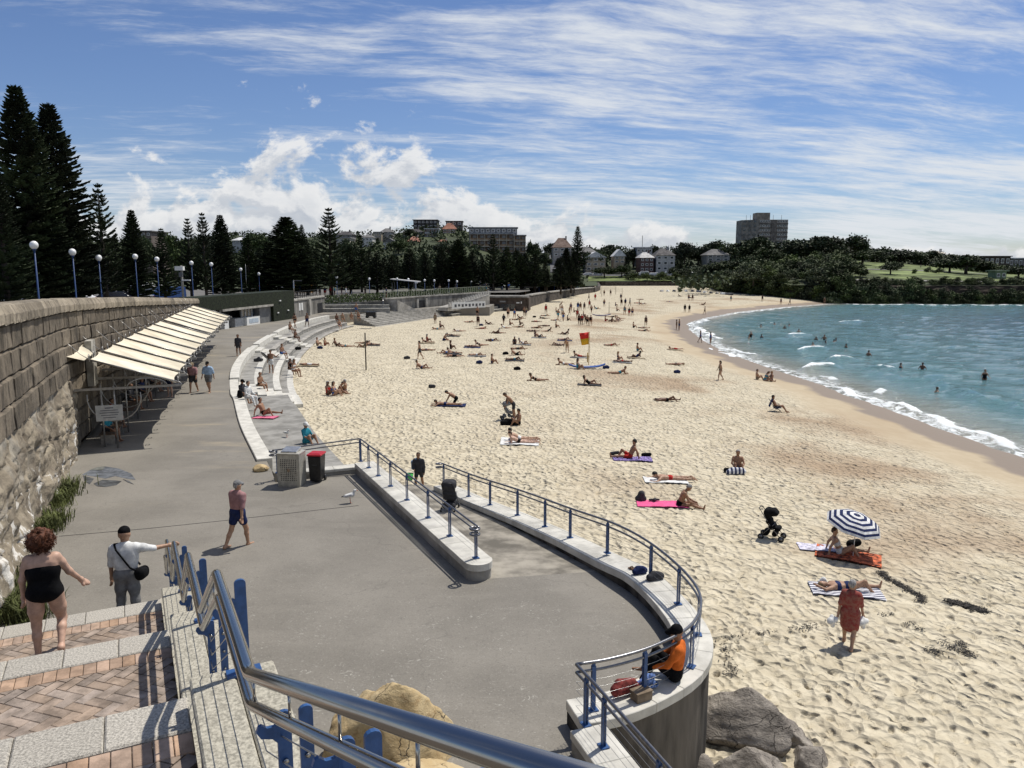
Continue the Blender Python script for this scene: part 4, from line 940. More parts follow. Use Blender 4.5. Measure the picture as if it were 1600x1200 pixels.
# ---------------------------------------------------------------- buildings and walls at the far end of the promenade
class Face:
    """local frame on a facade from a to b (xy): u along, o outwards (to the right of a->b), z up"""
    def __init__(s, a, b): s.a = Vector((a[0], a[1], 0)); s.b = Vector((b[0], b[1], 0)); s.t = (s.b-s.a).normalized(); s.L = (s.b-s.a).length; s.n = Vector((s.t.y, -s.t.x, 0)); s.rz = math.atan2(s.t.y, s.t.x)
    def p(s, u, o, z): return s.a+s.t*u+s.n*o+Vector((0,0,z))
    def box(s, mb, u0, u1, o0, o1, z0, z1, mat=0): mb.box(s.p((u0+u1)/2, (o0+o1)/2, (z0+z1)/2), (u1-u0, o1-o0, z1-z0), s.rz, mat); return mb
    def part(s, name, m, par, u0, u1, o0, o1, z0, z1): mb = MB(); s.box(mb, u0, u1, o0, o1, z0, z1); return mb.build(name, m, par)
def build_green_building():
    f = Face((-33.2,81.5), (-29.5,103.8)); hedge = mat('green_wall', (.010,.017,.004), .95, .35, 5, 1.0, 22, coords='World')
    root = thing('kiosk_building', 'dark green clad building with a long kiosk opening at the end of the shade sails', 'building', f.p(f.L/2, 0, 0))
    f.part('back_wall', concrete_d, root, 0, f.L, -4, -2.4, 0, 3.2)
    f.part('green_cladding', hedge, root, -.4, f.L, -2.35, .25, 2.25, 3.75); f.part('green_cladding', hedge, root, 16.6, f.L, -2.35, .25, -.1, 2.249)
    f.part('wall_panel', concrete, root, -.3, 2.6, -2.3, -.2, 0, 2.24); f.part('pier', concrete, root, 2.7, 3.2, -.6, .15, 0, 2.24); f.part('pier', concrete_d, root, 4.1, 4.4, -2.3, .1, 0, 2.24)
    f.part('lintel', concrete, root, 4.4, 16.5, -.5, .32, 2.0, 2.245); f.part('wall_panel', mat('kiosk_grey', (.16,.16,.155), .7, .1, 2, coords='World'), root, 13.6, 16.5, -2.3, -.1, 0, 1.99)
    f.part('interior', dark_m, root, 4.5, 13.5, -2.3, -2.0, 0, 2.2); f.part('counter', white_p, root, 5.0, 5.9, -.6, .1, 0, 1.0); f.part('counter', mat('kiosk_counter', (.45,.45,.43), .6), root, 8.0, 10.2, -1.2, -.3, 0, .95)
    c = f.part('counter', white_p, root, 10.2, 13.4, -.9, .0, 0, .95); f.part('counter_sign', mat('sign_blue_grey', (.45,.52,.58), .6, .1, 3), root, 10.8, 13.0, .0, .03, .25, .75)
    for k in range(4):
        u0 = 10.3+.8*k; w_ = f.part('window', glass, root, u0+.05, u0+.75, -.75, -.7, 1.0, 1.95); f.part('window_frame', white_p, w_, u0, u0+.05, -.8, -.62, .96, 1.98); 
        for q in range(2): f.part('shelf_item', mat('pale_goods', (.55,.55,.5), .6, .2, 3, rnd=.4), w_, u0+.12+.3*q, u0+.34+.3*q, -1.0, -.82, 1.15, 1.8)
    for u, z in ((18.2,2.5),(17.5,1.0),(20.4,1.15)): f.part('lamp', white_p, root, u, u+.4, .26, .36, z, z+.14)
    # grey wall beyond it with a dark doorway
    g = Face((-29.45,104.2), (-28.6,118.2)); r2 = thing('concrete_wall', 'grey concrete wall with dark doorway right of the green building', 'wall', g.p(7, 0, 0))
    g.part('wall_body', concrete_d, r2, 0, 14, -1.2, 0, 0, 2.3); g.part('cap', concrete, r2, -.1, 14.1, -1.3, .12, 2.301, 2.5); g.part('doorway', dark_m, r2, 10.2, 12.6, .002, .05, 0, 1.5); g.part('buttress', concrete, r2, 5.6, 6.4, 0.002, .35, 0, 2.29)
    for u in (2.0, 3.0): g.part('notice', white_p, r2, u, u+.6, .003, .05, .9, 1.9)
    f2 = Face((-29.6,104), (-28.6,118)); 
    gd = thing('guard_rail', 'dark guard rail on the wall beside the green building', 'railing', g.p(7, -.5, 2.5))
    for k in range(15): g.part('baluster', black_p, gd, .3+.95*k, .36+.95*k, -.5, -.44, 2.5, 3.45)
    g.part('top_rail', black_p, gd, 0, 14, -.52, -.42, 3.451, 3.51)
build_green_building()
def build_grandstand():
    root = thing('grandstand_steps', 'broad concrete grandstand steps climbing to the park behind the promenade', 'steps', (-23,122,0)); a, b = P(502,488), P(606,485); f = Face((a.x, 119.0), (b.x+.6, 120.5))
    for k in range(4): f.part('tier', mat('terrace_concrete', (.3,.3,.3)), root, -.2*k, f.L-.1*k, -1.9*(k+1)+1.9, -1.9*k+1.9-.002, -.2, .5+.47*k); f.part('tier_edge', coping_m, root, -.2*k, f.L-.1*k, -1.9*k+1.55, -1.9*k+1.93, .501+.47*k, .54+.47*k)
    for u in (4, 9):
        h = thing('grandstand_handrail', ('left' if u == 4 else 'right')+' slanting handrail on the grandstand steps', 'handrail', f.p(u, 0, 1)); mb = MB(); mb.tube([f.p(u, 1.6, 1.2), f.p(u, -5.2, 3.0)], .04, 6); mb.build('rail', steel, h)
        for q in (1.4, -1.6, -4.9): mb = MB(); mb.tube([f.p(u, q, .5+(1.6-q)*.25), f.p(u, q, 1.2+(1.6-q)*.265)], .03, 6); mb.build('post', steel, h)
    # sloping paving bays and low steps between promenade and sand
    pav = mat('paving_stripe', (.30,.285,.25), .9, .15, 2, coords='World')
    pv = thing('terraced_paving', 'curved bands of low paved steps sloping to the sand below the grandstand', 'steps', (-18,118,-.5)); c0 = [P(552,492), P(600,487), P(645,484), P(690,480)]; c1 = [P(590,512,-1.5), P(640,504,-1.5), P(690,496,-1.5), P(712,492,-1.5)]
    for k in range(9):
        t0, t1 = k/9, (k+1)/9; Lp = [tuple((A*(1-t0)+B*t0)[:2]) for A, B in zip(c0, c1)]; Rp = [tuple((A*(1-t1)+B*t1)[:2]) for A, B in zip(c0, c1)]
        mb = MB(); mb.strip(spline(Lp, 4), spline(Rp, 4), -2.4, .0-.17*k); mb.build('paved_step', pav if k % 2 else concrete, pv)
    lp = thing('lower_promenade', 'flat promenade strip between the grandstand and the beach pavilion', 'promenade', (-10,135,0)); lp['kind'] = 'structure'; del lp['category']
    pts = [P(500,489), P(560,489), P(600,486.5), P(690,479.5), P(770,476), P(775,471), P(640,482)]
    mb = MB(); mb.prism([(p.x, p.y) for p in (P(503,488.5), P(600,487.2), P(690,480), P(765,479.5), P(772,475), P(700,477), P(640,482.5), P(560,485.5))], -1.9, -.012); mb.build('slab', prom_m, lp)
    # long concrete wall behind it, with ramp and white balustrade
    w_ = Face((P(606,484).x, 121.5), (P(765,474).x, 152)); r = thing('concrete_wall', 'long dark concrete wall carrying the park railing behind the lower promenade', 'wall', w_.p(15, 0, 0))
    w_.part('wall_body', concrete_d, r, 0, w_.L, -.5, 0, -.3, 1.75); w_.part('cap', concrete, r, -.1, w_.L+.1, -.55, .1, 1.751, 1.95)
    mb = MB(); mb.prism([(q.x, q.y) for q in (w_.p(.2,.02,0), w_.p(.2,2.2,0), w_.p(5,2.2,0), w_.p(5,.02,0))], -.3, [1.7,1.7,.05,.05]); mb.build('ramp_block', concrete, r)
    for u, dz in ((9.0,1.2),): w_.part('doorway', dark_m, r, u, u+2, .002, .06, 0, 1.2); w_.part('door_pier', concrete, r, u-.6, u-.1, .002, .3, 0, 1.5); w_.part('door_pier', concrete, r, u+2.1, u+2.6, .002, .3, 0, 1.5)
    fe = thing('park_fence', 'low picket railing along the top of the long concrete wall', 'fence', w_.p(15, -.3, 1.95))
    for k in range(44): w_.part('picket', mat('fence_pale', (.28,.30,.22), .7), fe, .2+.74*k, .28+.74*k, -.3, -.24, 1.951, 2.95)
    w_.part('fence_rail', MATS['fence_pale'], fe, 0, w_.L, -.31, -.23, 2.951, 3.02)
    hd = mat('hedge_leaf', (.045,.07,.018), .95, .4, 3, .8, 9, coords='World')
    hg = thing('hedge', 'low clipped hedge behind the picket railing', 'hedge', w_.p(15, -1.4, 1.6)); mb = MB(); rs = random.Random(2)
    V = []; Fs = []
    for _ in range(5200):
        c = w_.p(rs.uniform(-12, w_.L), rs.uniform(-2.2, -.8), 1.6+rs.uniform(0, 1.15)); s_ = .13; d = Vector((rs.gauss(0,1), rs.gauss(0,1), rs.gauss(0,1))).normalized(); e = d.orthogonal().normalized(); b_ = len(V); V += [c-d*s_, c+e*s_*.7, c+d*s_, c-e*s_*.7]; Fs.append((b_, b_+1, b_+2, b_+3))
    mb.add(V, Fs); mb.build('foliage', hd, hg, fix=False); 
    # ramp with white balustrade in front of the wall and stepped seats
    rp = thing('beach_ramp', 'ramp with a white panelled balustrade rising beside the pavilion', 'ramp', P(735,478)); g = Face(P(700,481.5)[:2], P(765,476)[:2])
    mb = MB(); mb.prism([(q.x, q.y) for q in (g.p(0,-2,0), g.p(0,0,0), g.p(g.L,0,0), g.p(g.L,-2,0))], -.5, [.1,.1,1.8,1.8]); mb.build('ramp_body', concrete, rp)
    for k in range(16):
        u = g.L*k/16; z = .1+1.7*k/16; mb = MB(); mb.prism([(q.x, q.y) for q in (g.p(u+.1,-.02,0), g.p(u+.1,.06,0), g.p(u+g.L/16-.15,.06,0), g.p(u+g.L/16-.15,-.02,0))], z+.15, z+.85); mb.build('balustrade_panel', mat('balustrade_grey', (.40,.39,.36), .8), rp)
    sn = thing('pale_banner', 'white banner board with blurred dark lettering on the stepped seats', 'banner', P(730,481)); s2 = Face(P(705,483,.0)[:2], P(757,480.5,.0)[:2]); s2.part('board', white_p, sn, 0, s2.L, .1, .25, .05, 1.05)
    for k in range(9): s2.part('letter_mark', mat('banner_print', (.09,.09,.10), .7), sn, .5+s2.L*k/9.6, .5+s2.L*k/9.6+.42, .252, .27, .28+.1*(k % 2), .75)
    ss = thing('stepped_seats', 'dark stepped bleacher seats between the ramp and the sand', 'steps', P(740,487,-1)); h = Face(P(690,490,-1.0)[:2], P(771,481.5,-1.0)[:2])
    for k in range(3): h.part('tier', concrete_d, ss, -.6*k, h.L, 1.0-1.0*k, 1.99-1.0*k, -2.2, -1.1+.36*k); h.part('tier_edge', coping_m if k != 1 else concrete, ss, -.6*k, h.L, 1.6-1.0*k, 2.02-1.0*k, -1.099+.36*k, -1.03+.36*k)
build_grandstand()
def build_pavilion():
    brown = mat('pavilion_brown', (.075,.055,.042), .8, .2, 1.5, .2, 9, coords='World'); a = P(762,483.5,-1.4); b = P(821,485,-1.4)
    f = Face((a.x, 147), (b.x, 146.2)); root = thing('beach_pavilion', 'low brown beach pavilion with a flat roof and dark windows at the sand edge', 'building', f.p(f.L/2, 0, -1.5))
    f.part('wall', brown, root, 0, f.L, -5, 0, -2.2, .95); f.part('roof', concrete_d, root, -.4, f.L+.3, -5.2, .35, .951, 1.25); f.part('side_wall', brown, root, f.L+.001, f.L+.6, -4.6, -.4, -2.2, .9)
    for k in range(4): w_ = f.part('window', glass, root, 1.6+.95*k, 2.4+.95*k, .002, .05, -1.1, -.25); f.part('window_frame', steel_d, w_, 1.55+.95*k, 2.45+.95*k, .003, .06, -1.16, -1.101)
    f.part('name_plate', mat('plate_grey', (.30,.30,.29), .7), root, 2.4, 3.5, .002, .06, .1, .35); f.part('name_plate', white_p, root, 5.55, 6.15, .002, .06, -.1, .12); f.part('name_plate', white_p, root, 6.4, 6.6, .002, .06, -.15, .25)
build_pavilion()
# far sea wall that curves round to the north end, and low wall of the park
def far_walls():
    dk = mat('far_wall_dark', (.075,.062,.05), .9, .3, 1.2, .3, 6, coords='World'); 
    pts = [(P(822,470,-1).x, 158, 1.1)]+[(PD(x_, y_, Y_).x, Y_, z_) for x_, y_, Y_, z_ in ((850,458,178,.9),(880,456,200,.7),(905,455,222,.5),(925,454,238,.3))]
    pp = spline(pts, 5); m = pp[len(pp)//2]; r = thing('sea_wall', 'dark curved sea wall at the back of the far beach, right of the pavilion', 'wall', (m[0], m[1], 0)); mb = MB(); mb.strip(offset(pp, -.5), offset(pp, .5), -2.5, [p[2]-.25 for p in pp]); mb.build('wall_body', dk, r)
    mb = MB(); mb.strip(offset(pp, -.6), offset(pp, .6), [p[2]-.249 for p in pp], [p[2] for p in pp]); mb.build('cap', concrete, r)
    pp = [(pts[-1][0], 238.5, .3), (PD(932,455,256).x, 256, .3), (PD(934,450,311).x, 311, .3)]; 
    q = [(PD(934,446,311).x, 311, .1), (PD(1000,446,312).x, 312, .1), (PD(1060,446,312).x, 312, .1), (PD(1098,446,300).x, 300, .1)]; q = spline(q, 4); r = thing('sea_wall', 'low dark wall between the north end sand and the grassy park', 'wall', (50,311,-1)); mb = MB(); mb.strip(offset(q, -.4), offset(q, .4), -2.5, .25); mb.build('wall_body', dk, r)
    q = [(pts[-1][0]+.6, 239, .3), (PD(936,452,262).x, 262, .2), (PD(934,447,310.5).x, 310.4, .1)]; q = spline(q, 4); r = thing('sea_wall', 'end of the dark sea wall where the street ramp meets the north sand', 'wall', (28,262,-1)); mb = MB(); mb.strip(offset(q, -.4), offset(q, .4), -2.5, .1); mb.build('wall_body', dk, r)
far_walls()
# ---------------------------------------------------------------- trees
ORD = 'first second third fourth fifth sixth seventh eighth ninth tenth eleventh twelfth thirteenth fourteenth fifteenth sixteenth seventeenth eighteenth nineteenth twentieth twenty-first twenty-second twenty-third twenty-fourth twenty-fifth twenty-sixth twenty-seventh twenty-eighth twenty-ninth thirtieth'.split()
pine_m = mat('pine_needles', (.030,.045,.017), .85, .35, .35, coords='World', rnd=.25, spec=.25)
leaf_m = mat('leaf_dark', (.048,.068,.023), .8, .35, .30, coords='World', rnd=.30, spec=.3)
leaf_l = mat('leaf_olive', (.072,.095,.030), .8, .35, .30, coords='World', rnd=.25, spec=.3)
bark_m = mat('bark', (.07,.055,.042), .95, .25, 3, .5, 14, coords='World')
def quads_mesh(name, C, D, E_, ls, ws):
    """elliptic leaf quads: centre C, long axis D, cross axis E_"""
    a = C-D*ls[:, None]*.5; b = C+E_*ws[:, None]*.5; c = C+D*ls[:, None]*.5; d = C-E_*ws[:, None]*.5
    V = np.stack([a, b, c, d], 1).reshape(-1, 3); return V, np.arange(len(V)).reshape(-1, 4)
def unit(v): return v/np.maximum(np.linalg.norm(v, axis=1, keepdims=True), 1e-9)
def pine_meshes(seed, style):
    """height 1 unit = 1 m at 20 m tall; returns (crown V,F), trunk MB"""
    rs = np.random.RandomState(seed); Ht = 20.0; C = []; D = []; Ls = []; Ws = []; tr = MB()
    tr.tube([(0,0,-2.5),(0,0,6),(.05,0,13),(0,0,19.6)], [.42,.34,.2,.04], 7)
    gap = {'dense': .42, 'open': .95, 'mid': .60}[style]; z = {'dense': 1.6, 'open': 2.6, 'mid': 2.0}[style]
    while z < Ht-.2:
        t = z/Ht; r0 = {'dense': 3.3*(1-t**1.9)**.95+.10, 'open': 4.6*(1-t)**.85+.25, 'mid': 4.0*(1-t**1.3)**.9+.15}[style]
        nb = {'dense': 8, 'open': 6, 'mid': 7}[style]; ph = rs.uniform(0, 6.28)
        for b in range(nb):
            an = ph+6.283*b/nb+rs.normal(0, .12); L = r0*rs.uniform(.80, 1.10); lift = {'dense': .10, 'open': .34, 'mid': .18}[style]+.35*t+rs.normal(0, .05)
            dr = np.array([math.cos(an), math.sin(an), 0]); sd_ = np.array([-dr[1], dr[0], 0])
            if style == 'open' or z > 9: tr.tube([(0,0,z), tuple(dr*L*.55+np.array([0,0,z+L*.5*lift])), tuple(dr*L*.95+np.array([0,0,z+L*lift*1.15]))], [.06*(1-t)+.02, .04*(1-t)+.012, .01], 3, caps=False)
            n = max(3, int(L/{'dense': .26, 'open': .24, 'mid': .27}[style]))
            for k in range(n):
                f = (k+.6)/n; 
                if f < .18: continue
                p = dr*L*f+np.array([0, 0, z+L*f*lift*(.7+.45*f)]); sl = (.40+.55*math.sin(math.pi*min(1, f*.95+.05)))*(.55+.45*r0/4.0)
                for sgn in (-1, 1):
                    v = dr*.55+sd_*sgn*rs.uniform(.5, .95)+np.array([0, 0, rs.uniform(.05, .45)]); v /= np.linalg.norm(v)
                    C.append(p+v*sl*.45); D.append(v); Ls.append(sl*rs.uniform(.85, 1.2)); Ws.append(.17+.13*sl)
                v = dr*.8+np.array([0, 0, .65]); v /= np.linalg.norm(v); C.append(p+v*.2); D.append(v); Ls.append(.5); Ws.append(.17)
        z += gap*rs.uniform(.85, 1.2)*(1.0 if t < .8 else .8)
    for _ in range(14):
        v = np.array([rs.normal(0, .5), rs.normal(0, .5), 1]); v /= np.linalg.norm(v); C.append(np.array([0, 0, Ht-.25])); D.append(v); Ls.append(.8); Ws.append(.10)
    C, D, Ls, Ws = np.array(C), np.array(D), np.array(Ls), np.array(Ws); E1 = unit(np.cross(D, rs.normal(size=D.shape))); E2 = unit(np.cross(D, E1))
    V1, F1 = quads_mesh('', C, D, E1, Ls, Ws); V2, F2 = quads_mesh('', C, D, E2, Ls, Ws)
    return np.vstack([V1, V2]), np.vstack([F1, F2+len(V1)]), tr
def broad_meshes(seed, flat_=.7, low=2.9, nl=3000, spread=1.0):
    """crown about 8 m wide, 7 m tall tree"""
    rs = np.random.RandomState(seed); n = rs.randint(15, 22); C = []; cen = []
    for i in range(n):
        a = rs.uniform(0, 6.28); r = 2.9*math.sqrt(rs.rand())*spread; cen.append((r*math.cos(a), r*math.sin(a), low+(6.0-low)*(1-(r/3.9)**2)*rs.uniform(.15, 1.05)*(.6+.4*flat_), rs.uniform(.8, 1.5)))
    per = nl//n
    for (x, y, z, r) in cen:
        v = unit(rs.normal(size=(per, 3))); rr = r*(rs.rand(per)**.33)[:, None]*(1+.25*rs.normal(size=(per, 1))); C.append(np.array([x, y, z])+v*rr*np.array([1.15, 1.15, .8]))
    C = np.vstack(C); D = unit(rs.normal(size=C.shape)+np.array([0, 0, .2])); E1 = unit(np.cross(D, rs.normal(size=C.shape)))
    V, Fq = quads_mesh('', C, D, E1, rs.uniform(.35, .7, len(C)), rs.uniform(.25, .45, len(C)))
    tr = MB(); tr.tube([(0,0,-1.5),(.1,0,1.6),(.15,.1,3.0)], [.30,.22,.17], 6)
    for (x, y, z, r) in cen[:9]: tr.tube([(.15,.1,2.6),(x*.5,y*.5,z*.72),(x,y,z)], [.12,.07,.02], 4, caps=False)
    return V, Fq, tr
def tree_proto(name, data, fm):
    V, Fq, tr = data; r = bpy.data.objects.new(name, None)
    c = np_mesh('crown', V, Fq, fm, None, smooth=False); t = tr.build('trunk', bark_m, fix=False)
    return c.data, t.data, name, COL.objects.unlink(c), bpy.data.objects.remove(c), COL.objects.unlink(t), bpy.data.objects.remove(t)
PROTO = {}
for st_ in ('dense', 'open', 'mid'):
    for k in range(2): PROTO[st_, k] = tree_proto('norfolk_pine', pine_meshes(20+k*7+len(st_), st_), pine_m)[:2]
for k in range(5): PROTO['broad', k] = tree_proto('tree', broad_meshes(60+k, (.7, 1.0, .5, .85, .6)[k]), leaf_m)[:2]
for k in range(3): PROTO['bush', k] = tree_proto('shrub', broad_meshes(80+k, .9, low=.9, nl=2200), leaf_l)[:2]
def plant(name, label, cat, key, base, sc, group, rz=None):
    r = thing(name, label, cat, base, random.uniform(0, 6.28) if rz is None else rz, group); r.scale = sc
    for nm, me in (('crown', PROTO[key][0]), ('trunk', PROTO[key][1])):
        o = bpy.data.objects.new(nm, me); COL.objects.link(o); o.parent = r
    return r
PINES = [(22,130,56,'dense',1.0,'tallest Norfolk pine at the left edge'),(74,157,60,'dense',1.05,'second tallest Norfolk pine, right of the tallest one'),(-40,200,64,'dense',1.0,'Norfolk pine cut off by the left edge'),(152,283,74,'open',.85,'open feathery Norfolk pine between the second and third lamps'),
 (112,318,84,'mid',.9,'low Norfolk pine behind the second tallest one'),(204,325,90,'dense',.95,'slim dense Norfolk pine above the fourth lamp'),(178,365,96,'mid',1.0,'short Norfolk pine left of the slim dense one'),(251,354,100,'mid',.95,'short bushy Norfolk pine above the fifth lamp'),(292,340,112,'open',.8,'left one of two open-topped Norfolk pines'),(315,330,108,'open',.8,'right one of two open-topped Norfolk pines'),
 (343,334,116,'dense',1.1,'cone-shaped Norfolk pine right of the two open-topped ones'),(386,366,124,'mid',.9,'short Norfolk pine behind the orange screen'),(446,337,126,'dense',1.7,'dome-topped dense Norfolk pine left of the open tall one'),(418,378,134,'mid',1.0,'low Norfolk pine left of the dome-topped one'),(478,378,140,'mid',1.1,'low Norfolk pine right of the dome-topped one'),(513,323,132,'open',.80,'tall open Norfolk pine with clear whorls over the grandstand'),
 (546,384,150,'mid',1.0,'Norfolk pine right of the tall open one'),(563,366,160,'open',.7,'thin open Norfolk pine in the row behind the grandstand'),(588,392,152,'mid',1.1,'Norfolk pine behind the grandstand, left of the shelter'),(612,396,158,'mid',1.0,'dark Norfolk pine above the picnic shelter'),(640,386,160,'mid',1.0,'Norfolk pine right of the picnic shelter'),(664,400,164,'mid',1.1,'squat Norfolk pine in the middle of the row'),(690,384,166,'mid',1.0,'pointed Norfolk pine below the pink roofed house'),(716,372,168,'dense',1.2,'dense Norfolk pine left of the apartment block'),(738,390,172,'mid',1.1,'Norfolk pine before the left side of the apartment block'),
 (770,364,172,'open',.7,'tall thin Norfolk pine before the apartment block'),(792,384,176,'mid',1.0,'Norfolk pine before the middle of the apartment block'),(814,396,180,'mid',1.1,'Norfolk pine at the right corner of the apartment block'),(836,404,196,'mid',1.2,'broad Norfolk pine left of the hill road'),(855,420,200,'mid',1.2,'low Norfolk pine at the foot of the hill road'),(872,402,205,'dense',1.1,'left of three narrow Norfolk pines by the street ramp'),(885,386,206,'dense',1.0,'middle of three narrow Norfolk pines by the street ramp'),(897,394,212,'dense',1.0,'right of three narrow Norfolk pines by the street ramp'),
 (-8,262,50,'mid',1.0,'low pine at the left edge in front of the tallest one'),(48,300,68,'mid',1.2,'pine filling the gap under the two tallest pines'),(98,352,72,'mid',1.2,'dark low pine left of the second lamp'),(903,352,330,'mid',.95,'solitary dark pine on the ridge above the brown roofed house'),(471,350,330,'mid',1.0,'tiny pine on the skyline left of the tall open pine'),(980,392,340,'mid',.9,'pine between the white roofed houses'),(1064,402,330,'mid',1.0,'pine right of the grey three-storey house'),(1095,404,330,'mid',.9,'second pine right of the grey three-storey house')]
rs_ = random.Random(31); NP = len(PINES)
for k in range(30): PINES.append((392+k*17.2+rs_.uniform(-5, 5), rs_.uniform(383, 404)+(10 if k > 24 else 0), rs_.uniform(176, 205), 'mid', rs_.uniform(.9, 1.3), ORD[k]+' pine from the left in the dark back row behind the park'))
for i, (px, ty, Y, st_, wf, lab) in enumerate(PINES):
    tp = PD(px, ty, Y); top = tp.z; b = Vector((tp.x, Y, float(land_z(tp.x, Y)))); h_ = (top-b.z)/20.0; b.z -= .2; wf *= 1.55 if 11 <= i < 33 or i >= NP else 1.15
    plant('norfolk_pine', lab, 'pine tree', (st_, i % 2), b, (h_*wf, h_*wf, h_), 'Norfolk pines')

BROAD = [(930,386,350,34,'tree behind the beige gabled house'),(958,378,372,40,'round tree on the ridge above the gabled houses'),(990,384,378,36,'tree on the ridge right of the round one'),(1018,382,380,36,'tree above the white hip roof'),(945,414,330,30,'low tree on the lawn before the beige gabled house'),(972,410,332,28,'tree on the lawn between the beige and brown houses'),(1070,374,372,34,'wind-swept tall tree right of the grey house'),(1092,384,380,40,'tree between the wind-swept one and the tower'),(1120,374,376,44,'spreading tree left of the tower'),(1150,372,366,44,'tree touching the left foot of the tower'),(1062,414,322,30,'tree on the slope below the grey house'),(1100,412,318,36,'tree above the toilet block'),(1130,405,312,44,'dark spreading tree right of the toilet block'),
 (1180,396,300,62,'broad dark fig tree before the tower'),(1222,398,296,62,'dark fig tree at the right foot of the tower'),(1150,420,285,52,'dark tree on the slope left of the fig trees'),(1195,425,270,50,'shady tree above the far end of the beach'),(1258,394,300,52,'dark tree right of the tower'),(1276,376,318,44,'umbrella-shaped tree on the skyline'),(1301,372,322,28,'small high-crowned tree on the skyline'),(1322,384,315,56,'wide dark tree on the headland skyline'),(1290,400,285,60,'tree in the dark grove left of the headland lawn'),(1348,394,300,50,'tree at the upper left corner of the headland lawn'),(1372,390,330,40,'tree on the skyline above the lawn'),(1405,392,335,46,'tree on the skyline right of the lawn top'),(1440,392,332,50,'bushy tree on the skyline near the white hut'),(1478,396,320,44,'tree left of the big grey tree'),(1512,397,262,66,'big grey-green tree on the right of the headland lawn'),(1486,404,268,46,'dark half of the tree clump by the lawn'),(1550,418,262,36,'tree before the green shed'),(1592,418,250,40,'dark tree at the right edge of the headland'),(1392,418,240,30,'spiky palm-like tree at the lower edge of the lawn'),(225,360,210,40,'tree behind the left pines'),(270,362,230,46,'tree among the left pines'),(400,356,330,40,'tree on the far skyline left'),(330,362,300,50,'tree on the far hill left of centre'),(545,368,300,30,'tree beside the hill houses'),(640,356,420,26,'dark tree by the hilltop box house'),(622,370,360,30,'tree below the hilltop houses'),(700,372,330,36,'tree beneath the pink pagoda roofs'),(835,372,380,22,'tree at the top of the hill road'),(862,376,390,24,'palm-like tree right of the hill road'),(850,392,340,26,'tree beside the hill road')]
for i, (px, ty, Y, wpx, lab) in enumerate(BROAD):
    tp = PD(px, ty, Y); top = tp.z; b = Vector((tp.x, Y, float(land_z(tp.x, Y)))); wd = 1.2*wpx*Y/F; hh = max(4.5, top-b.z, .72*wd if 1150 < px < 1335 else .42*wd)
    plant('tree', lab, 'tree', ('broad', i % 5), b, (wd/7.6, wd/7.6, hh/7.0), 'broadleaf trees')
rs = random.Random(12); BUSH = []
for i in range(34):      # scrub along the headland cliff and the slope below the park
    px = 1158+i*13.6+rs.uniform(-5, 5); Y = 216+rs.uniform(0, 14)+(18 if px < 1210 else 0); BUSH.append((px, rs.uniform(428, 448) if px < 1320 else rs.uniform(440, 452), Y if px < 1320 else 215.5, rs.uniform(28, 52) if px < 1320 else rs.uniform(14, 24)))
for i in range(30): BUSH.append((1290+i*11.0, rs.uniform(446, 460), 210.4 if i < 17 else 208.4, rs.uniform(24, 40)))
for i in range(28): BUSH.append((1165+rs.uniform(0, 165), rs.uniform(412, 436), rs.uniform(226, 275), rs.uniform(34, 56)))
for px, ty, Y, w_ in ((990,432,318,26),(1012,434,316,22),(1035,430,318,26),(1055,434,316,22),(1085,432,312,14),(1005,428,325,16),(1452,421,262,15),(1468,426,258,16),(1430,428,250,8),(1345,436,228,30)): BUSH.append((px, ty, Y, w_))
SLOPE = []
for k, (x_, y_) in enumerate(resample([(72,268),(70.5,255),(68.5,244),(71,233),(75.5,222),(80,215.5),(86,212),(93,211.3),(101,211.2),(109,210.8)], 3.4)): SLOPE.append((x_, y_))
for k, (x_, y_) in enumerate(SLOPE): sc_ = (.75+.35*rs.random()); plant('shrub', ORD[k]+' dense shrub from the left spilling down to the far end of the sand', 'shrub', ('bush', k % 3), Vector((x_, y_+.8, float(sand_z(x_, y_))-.6)), (sc_, sc_, sc_*1.05), 'coastal shrubs')
BUSH.sort(); cntb = {}
for i, (px, ty, Y, wpx) in enumerate(BUSH):
    b = PL(px, Y); top = PD(px, ty, Y).z; wd = wpx*Y/F; hh = max(2.0, top-b.z, .62*wd) if Y > 212 else 4.8
    if Y < 212: b.z = top-hh
    side = ('by the north end of the beach' if px < 1200 else 'above the cliff left of the lawn' if px < 1340 else 'on the cliff edge below the lawn' if px < 1490 else 'on the cliff at the right edge')
    key = ('dark rounded coastal shrub' if i % 2 else 'olive coastal shrub', side); cntb[key] = cntb.get(key, 0)+1
    plant('shrub', ORD[min(29, cntb[key]-1)]+' '+key[0]+' from the left '+side, 'shrub', ('bush', i % 3), b, (wd/7.4, wd/7.4, hh/7.0), 'coastal shrubs')
def build_scrub():
    """hillside canopy that reads as one mass"""
    rs = np.random.RandomState(8); C = []
    for _ in range(3600):
        px = rs.uniform(120, 1620); Y = rs.uniform(215, 470) if px < 1130 else rs.uniform(300, 450)
        if px < 900 and Y < 235: continue
        if 1330 < px < 1500 and Y < 330: continue
        if 840 < px < 885: continue
        if 905 < px < 1060 and Y < 365: continue
        if 500 < px < 830 and rs.rand() < .25: continue
        p = PL(px, Y); r = rs.uniform(1.5, 3.4); n = 24; v = unit(rs.normal(size=(n, 3))); C.append(np.array(p)+np.array([0, 0, r*.5])+v*r*np.array([1.2, 1.2, .75])*(rs.rand(n, 1)**.3))
    C = np.vstack(C); D = unit(rs.normal(size=C.shape)); E1 = unit(np.cross(D, rs.normal(size=C.shape))); V, Fq = quads_mesh('', C, D, E1, rs.uniform(.9, 1.9, len(C)), rs.uniform(.6, 1.2, len(C)))
    stuff(np_mesh('hillside_trees', V, Fq, leaf_m, smooth=False), 'mass of dark green trees covering the hillside behind the houses', 'trees')
